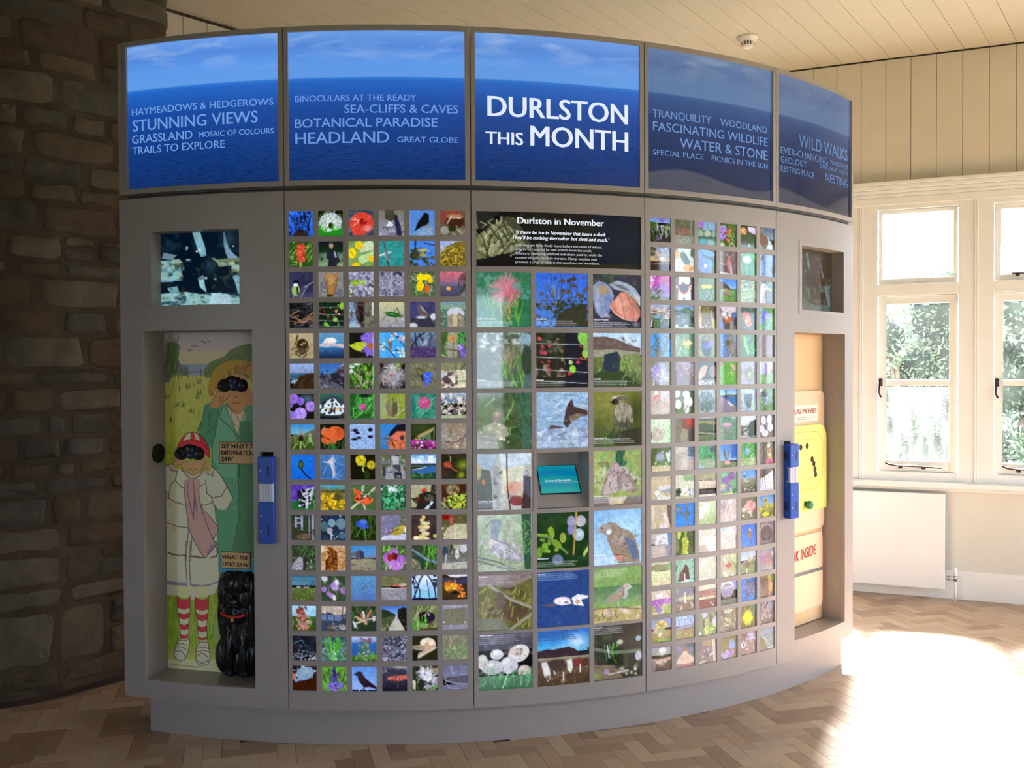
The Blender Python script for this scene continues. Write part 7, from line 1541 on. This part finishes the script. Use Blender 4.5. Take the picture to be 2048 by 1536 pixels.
for p in ((165, 1250, 190, 1150, 215, 1095, 300, 1095, 345, 1070, 330, 1200, 290, 1300, 240, 1320, 185, 1300, 165, 1250), (205, 1130, 260, 1130, 310, 1150), (190, 1165, 250, 1165, 305, 1195), (175, 1225, 230, 1205, 270, 1230, 290, 1270), (412, 1310, 415, 1180, 450, 1110, 545, 1110, 575, 1280, 545, 1360, 480, 1372, 425, 1345, 412, 1300), (425, 1180, 490, 1165, 560, 1185), (415, 1225, 490, 1200, 565, 1225), (420, 1270, 480, 1230, 550, 1280), (420, 1320, 480, 1345, 555, 1310)):
    prog.append('L 433 1.1 ' + C_(*p))
prog.append('E 9b7 ' + C_(880, 1000) + ' 50 62')
for k in range(26):      # the illegibly small hand-written line along the foot
    x0 = 140 + k * 12; prog.append('L 655 .8 ' + C_(x0, 1362 + k, x0 + 7, 1358 + k + (k % 3) * 5))
bp.run(';'.join(prog))
bp.c = np.clip(bp.c * np.array([1.2, 1.14, 1.06]), 0, 1)
picture('painting', bp, bd, print_mat('matt_painted_print', 0.0, 0.92, 0.45, 0.35), cb_)
def bpt(px, py, lift=0.0):
    v = (py - 664) / 671.0; u = (px - 328 - 10 * v) / (174.5 - 2 * v); v = (py - 664 + 4 * u) / (671 + 17 * u)
    return BO + Lux * (0.002 + u * 0.410) + Z * (1.6545 - 1.43 * v) + Lun * (0.0015 + lift)
M_ink = mat('black_hand_lettering', rgb(34, 28, 24), .6)
M_plq = mat('ochre_plaque', rgb(226, 182, 128), .6, noise=.03, nscale=10)
def plaque(x0, y0, x1, y1, lines, lab):
    q = MB(); A_ = bpt(x0, y1); B2 = bpt(x1, y0); w = (B2 - A_).dot(Lux); h = (B2 - A_).z
    q.box(A_, Lux, Lun, Z, (0, w), (0, .0035), (0, h)); p = q.obj('plaque', M_plq, cb_, bevel=.0008, label=lab)
    q = MB()
    for bx in ((0, w, 0, .0022), (0, w, h - .0022, h), (0, .0022, 0, h), (w - .0022, w, 0, h)): q.box(A_, Lux, Lun, Z, bx[:2], (.0035, .0040), bx[2:])
    q.obj('plaque_border', M_ink, p)
    for (tx, u0, u1, v, cap) in lines:
        text_mesh('lettering', tx, u0 * w, u1 * w, v * h, cap, lambda u, z: A_ + Lux * u + Z * z + Lun * .0042, M_ink, p, shear=.25, bold=.02)
plaque(441.5, 881, 540, 924, [('SEE WHAT THE', .04, .82, .70, .0195), ('BIRDWATCHER', .03, .80, .40, .0195), ('SAW', .04, .28, .10, .0195)], 'ochre plaque reading SEE WHAT T and BIRDWATCH')
plaque(445.5, 1102, 503, 1133, [('WHAT THE', .05, .95, .56, .0165), ('DOG SAW', .05, .95, .14, .0165)], 'small ochre plaque reading WHAT THE DOG SAW')
q = MB(); q.box(bpt(480, 1147), Lux, Lun, Z, (-.001, .001), (0, .003), (0, .03)); q.obj('plaque_stake', M_plq, cb_)
# binoculars (relief)
M_bino = mat('black_moulded_plastic', rgb(22, 22, 26), .32, noise=.1, nscale=30, bump=.12, bscale=90)
M_lens = mat('blue_black_lens', rgb(34, 52, 86), .08)
def binoc(px, py, w, lab):
    o = bpt(px, py)
    k = w / 1.0
    def hf(Xg, Zg):
        x = Xg / w; z = Zg / w
        H = bump(x, z, .20, .26, .20, .20, .16); H = np.maximum(H, bump(x, z, .78, .27, .22, .20, .16))
        H = np.maximum(H, bump(x, z, .50, .30, .34, .17, .14)); H = np.maximum(H, bump(x, z, .46, .42, .17, .14, .13)); H = np.maximum(H, bump(x, z, .36, .38, .16, .12, .11)); H = np.maximum(H, bump(x, z, .62, .40, .16, .12, .12))
        return H * w
    g_ = relief('binoculars', w, w * .58, hf, o, Lux, Lun, M_bino, cb_, 54, 34, label=lab)
    for (cx_, cz_, r_) in ((.19, .25, .12), (.64, .24, .13)):
        q = MB(); q.lathe(o + Lux * cx_ * w + Z * cz_ * w + Lun * (.135 * w), Lun, [(r_ * w, 0), (r_ * w, .05 * w), (r_ * .8 * w, .05 * w), (r_ * .75 * w, .03 * w)], 20); q.obj('eyepiece', M_bino if cx_ < .3 else M_lens, g_, smooth=True)
    return g_
binoc(438, 786, 0.137, 'black moulded binoculars held by the green-coated figure')
binoc(353, 921.5, 0.136, 'black moulded binoculars held by the figure in the striped hat')
# dog (relief)
def dogf(Xg, Zg):
    # proportions of the sitting dog: x 0..1 (0.215 m), z 0..1 (0.44 m)
    x = Xg / .215; z = Zg / .44
    H = np.full(x.shape, -1.0)
    for b_ in ((.50, .48, .41, .30, .034), (.19, .56, .14, .27, .030, .04), (.81, .56, .14, .27, .030, -.04), (.17, .19, .17, .17, .040, .1), (.85, .19, .17, .17, .040, -.1),
               (.36, .24, .13, .27, .050), (.65, .24, .13, .27, .050), (.36, .045, .13, .045, .046), (.65, .045, .13, .045, .046), (.50, .13, .34, .12, .022),
               (.50, .865, .32, .13, .046), (.50, .73, .40, .15, .042), (.19, .80, .12, .17, .034, .15), (.83, .80, .12, .17, .034, -.15), (.26, .955, .12, .04, .03, .3), (.76, .955, .12, .04, .03, -.3),
               (.50, .60, .30, .12, .050), (.50, .725, .17, .075, .064), (.42, .695, .11, .05, .069), (.58, .695, .11, .05, .069), (.50, .775, .09, .04, .074), (.36, .86, .11, .05, .054), (.64, .86, .11, .05, .054)):
        H = np.maximum(H, bump(x, z, *b_[:4], b_[4], b_[5] if len(b_) > 5 else 0.0, ))
    gr = .0016 * np.sin((x - .5) * 46 * (1.2 - z * .5) + 2.5 * np.sin(z * 11)) * (.4 + .6 * np.sin(z * 21 + x * 5) ** 2)
    return np.where(H > 0, H + gr, -1)
M_dog = mat('glossy_black_moulded_dog', rgb(20, 20, 22), .30, noise=.15, nscale=18, bump=.15, bscale=60)
do = bpt(437.0, 1346)
dog = relief('dog', .215, .44, dogf, do, Lux, Lun, M_dog, cb_, 90, 150, label='black moulded long-haired dog')
q = MB(); pts = []
for k in range(13):
    t = math.pi * (.08 + .84 * k / 12); pts.append(do + Lux * (.215 * (.50 - .27 * math.cos(t))) + Z * (.44 * (.635 - .045 * math.sin(t))) + Lun * (.040 + .014 * math.sin(t)))
q.tube(pts, .0062, 8); q.obj('collar', mat('red_collar', rgb(206, 44, 34), .4), dog, smooth=True, label='red collar')
q = MB(); q.lathe(do + Lux * .215 * .50 + Z * .44 * .560 + Lun * .054, Lun, [(.0085, 0), (.0085, .003)], 16); q.obj('collar_tag', mat('brass_tag', rgb(180, 160, 110), .35, .6), dog, label='pale round tag')
q = MB(); q.lathe(do + Lux * .215 * .50 + Z * .44 * .790 + Lun * .066, Lun, [(.013, 0), (.012, .008), (.006, .012)], 16); q.obj('nose', mat('shiny_black_nose', rgb(26, 30, 36), .15), dog, smooth=True)
for sx_ in (.33, .68):
    q = MB(); q.lathe(do + Lux * .215 * sx_ + Z * .44 * .865 + Lun * .050, Lun, [(.007, 0), (.006, .005), (.003, .007)], 12); q.obj('eye', M_bino, dog, smooth=True)

# ------------------------------------------------------------------ feely board in the right niche
M_ply = mat('birch_plywood', rgb(236, 196, 148), .5, col2=rgb(226, 182, 134), nscale=3, stretch=(1, 1, .25))
M_peach = mat('pale_plywood_flap', rgb(240, 208, 174), .5, col2=rgb(232, 196, 158), nscale=3, stretch=(1, 1, .3))
M_yel = mat('soft_yellow_painted_panel', rgb(240, 232, 128), .45, noise=.03, nscale=4)
M_yel2 = mat('yellow_groove', rgb(206, 196, 92), .6)
M_red = mat('red_hand_lettering', rgb(214, 48, 42), .5)
RO = RP0 - Run * 0.132
fb = thing('activity_board', RO + Z * .2315 + Rux * .22, 'plywood activity board with a yellow panel, inside the right niche', 'activity board')
q = MB(); q.box(RO, Rux, Run, Z, (.002, RW - .002), (0, .012), (.2315, 1.6535)); q.obj('back_panel', M_ply, fb)
def rpx(px, py):
    """board coordinates from the survey of the front edge"""
    z = 1.655 - (py - 669) / (1238 - 669) * 1.424
    return .179 + (px - 1590) * .00484, z
def rounded(x0, x1, z0, z1, rs_, n=5):
    P = []
    for (cx_, cz_, a0, r_) in ((x1 - rs_[0], z1 - rs_[0], 0, rs_[0]), (x0 + rs_[1], z1 - rs_[1], 90, rs_[1]), (x0 + rs_[2], z0 + rs_[2], 180, rs_[2]), (x1 - rs_[3], z0 + rs_[3], 270, rs_[3])):
        for k in range(n + 1):
            t = math.radians(a0 + 90 * k / n); P.append((cx_ + r_ * math.cos(t), cz_ + r_ * math.sin(t)))
    return P
EX = RW - .006
def plate(name, x0, x1, z0, z1, r_, d0, d1, m, parent, bev=.002, **kw):
    q = MB(); q.prism(rounded(x0, x1, z0, z1, r_), RO, Rux, Z, Run, d0, d1); return q.obj(name, m, parent, bevel=bev, **kw)
pa = plate('upper_flap', .03, EX, .690, 1.378, (.04, .04, .01, .035), .012, .026, M_peach, fb)
yp = plate('yellow_panel', .06, EX - .004, .790, 1.212, (.07, .07, .02, .012), .026, .042, M_yel, fb, .005)
pb = plate('lower_flap', .03, EX - .012, .300, .672, (.035, .03, .03, .03), .012, .024, M_peach, fb)
pc = plate('bottom_flap', .04, EX - .040, .234, .318, (.01, .01, .01, .01), .012, .018, M_ply, fb)
def groove(x0, x1, z0, z1, r_, w, d, m, parent, name):
    o_ = rounded(x0, x1, z0, z1, (r_,) * 4, 8); i_ = rounded(x0 + w, x1 - w, z0 + w, z1 - w, (r_ - w,) * 4, 8); n_ = len(o_)
    V = [RO + Rux * p[0] + Z * p[1] + Run * d for p in o_ + i_]
    return mesh_obj(name, V, [(k, (k + 1) % n_, n_ + (k + 1) % n_, n_ + k) for k in range(n_)], m, parent)
groove(.085, EX - .045, .895, 1.180, .09, .005, .0423, M_yel2, yp, 'inset_line')
groove(.125, EX - .085, .925, 1.145, .08, .003, .0423, M_yel2, yp, 'inset_line')
M_hole = mat('dark_finger_hole', rgb(70, 44, 30), .9)
for (px, py) in ((1540 + 195 / 3.07, 400 + 1499 / 3.07), (1540 + 234 / 3.07, 400 + 1495 / 3.07), (1540 + 240 / 2.793, 850 + 179 / 2.793), (1540 + 250 / 2.793, 850 + 205 / 2.793), (1540 + 256 / 2.793, 850 + 236 / 2.793), (1540 + 259 / 2.793, 850 + 265 / 2.793)):
    u, z = rpx(px, py); u -= .03
    q = MB(); q.lathe(RO + Rux * u + Z * z + Run * .0418, Run, [(.0145, 0), (.0145, .0008), (.012, .0006)], 20); q.obj('finger_hole', M_hole, yp)
q = MB(); u, z = rpx(1540 + 204 / 2.793, 850 + 135 / 2.793); q.box(RO, Rux, Run, Z, (u - .032, u - .029), (.042, .0424), (z - .03, z + .03)); q.obj('scored_line', M_yel2, yp)
u, z = rpx(1540 + 205 / 2.793, 850 + 420 / 2.793)
q = MB(); q.lathe(RO + Rux * (u - .03) + Z * (z) + Run * .042, Run, [(.012, 0), (.012, .008), (.020, .012), (.020, .028), (.015, .032)], 24); q.obj('knob', mat('green_knob', rgb(38, 128, 92), .3), yp, smooth=True, label='green round knob')
q = MB(); q.box(RO, Rux, Run, Z, (.13, .405), (.026, .0275), (1.228, 1.308)); sg_ = q.obj('label_card', mat('cream_card', rgb(246, 236, 216), .5), pa)
text_mesh('lettering', 'BUG MOVIE!', .160, .388, 1.266, .024, lambda u, z: RO + Rux * u + Z * z + Run * .0279, mat('orange_red_lettering', rgb(190, 92, 50), .5), fb, bold=.03)
q = MB()
for k in range(2): q.box(RO, Rux, Run, Z, (.20, .385 - k * .02), (.0275, .0277), (1.246 - k * .009, 1.2475 - k * .009))
q.obj('small_print', M_ink, fb)
text_mesh('lettering', 'LOOK INSIDE', .09, .395, .552, .050, lambda u, z: RO + Rux * u + Z * (z + (u - .2) * .06) + Run * .0245, M_red, pb, shear=.15, bold=.012)
q = MB(); q.box(RO, Rux, Run, Z, (.02, EX - .012), (.024, .030), (.478, .492)); q.obj('hinge_strip', mat('grey_metal_hinge', rgb(150, 146, 150), .35, .6), pb, label='grey metal hinge strip')
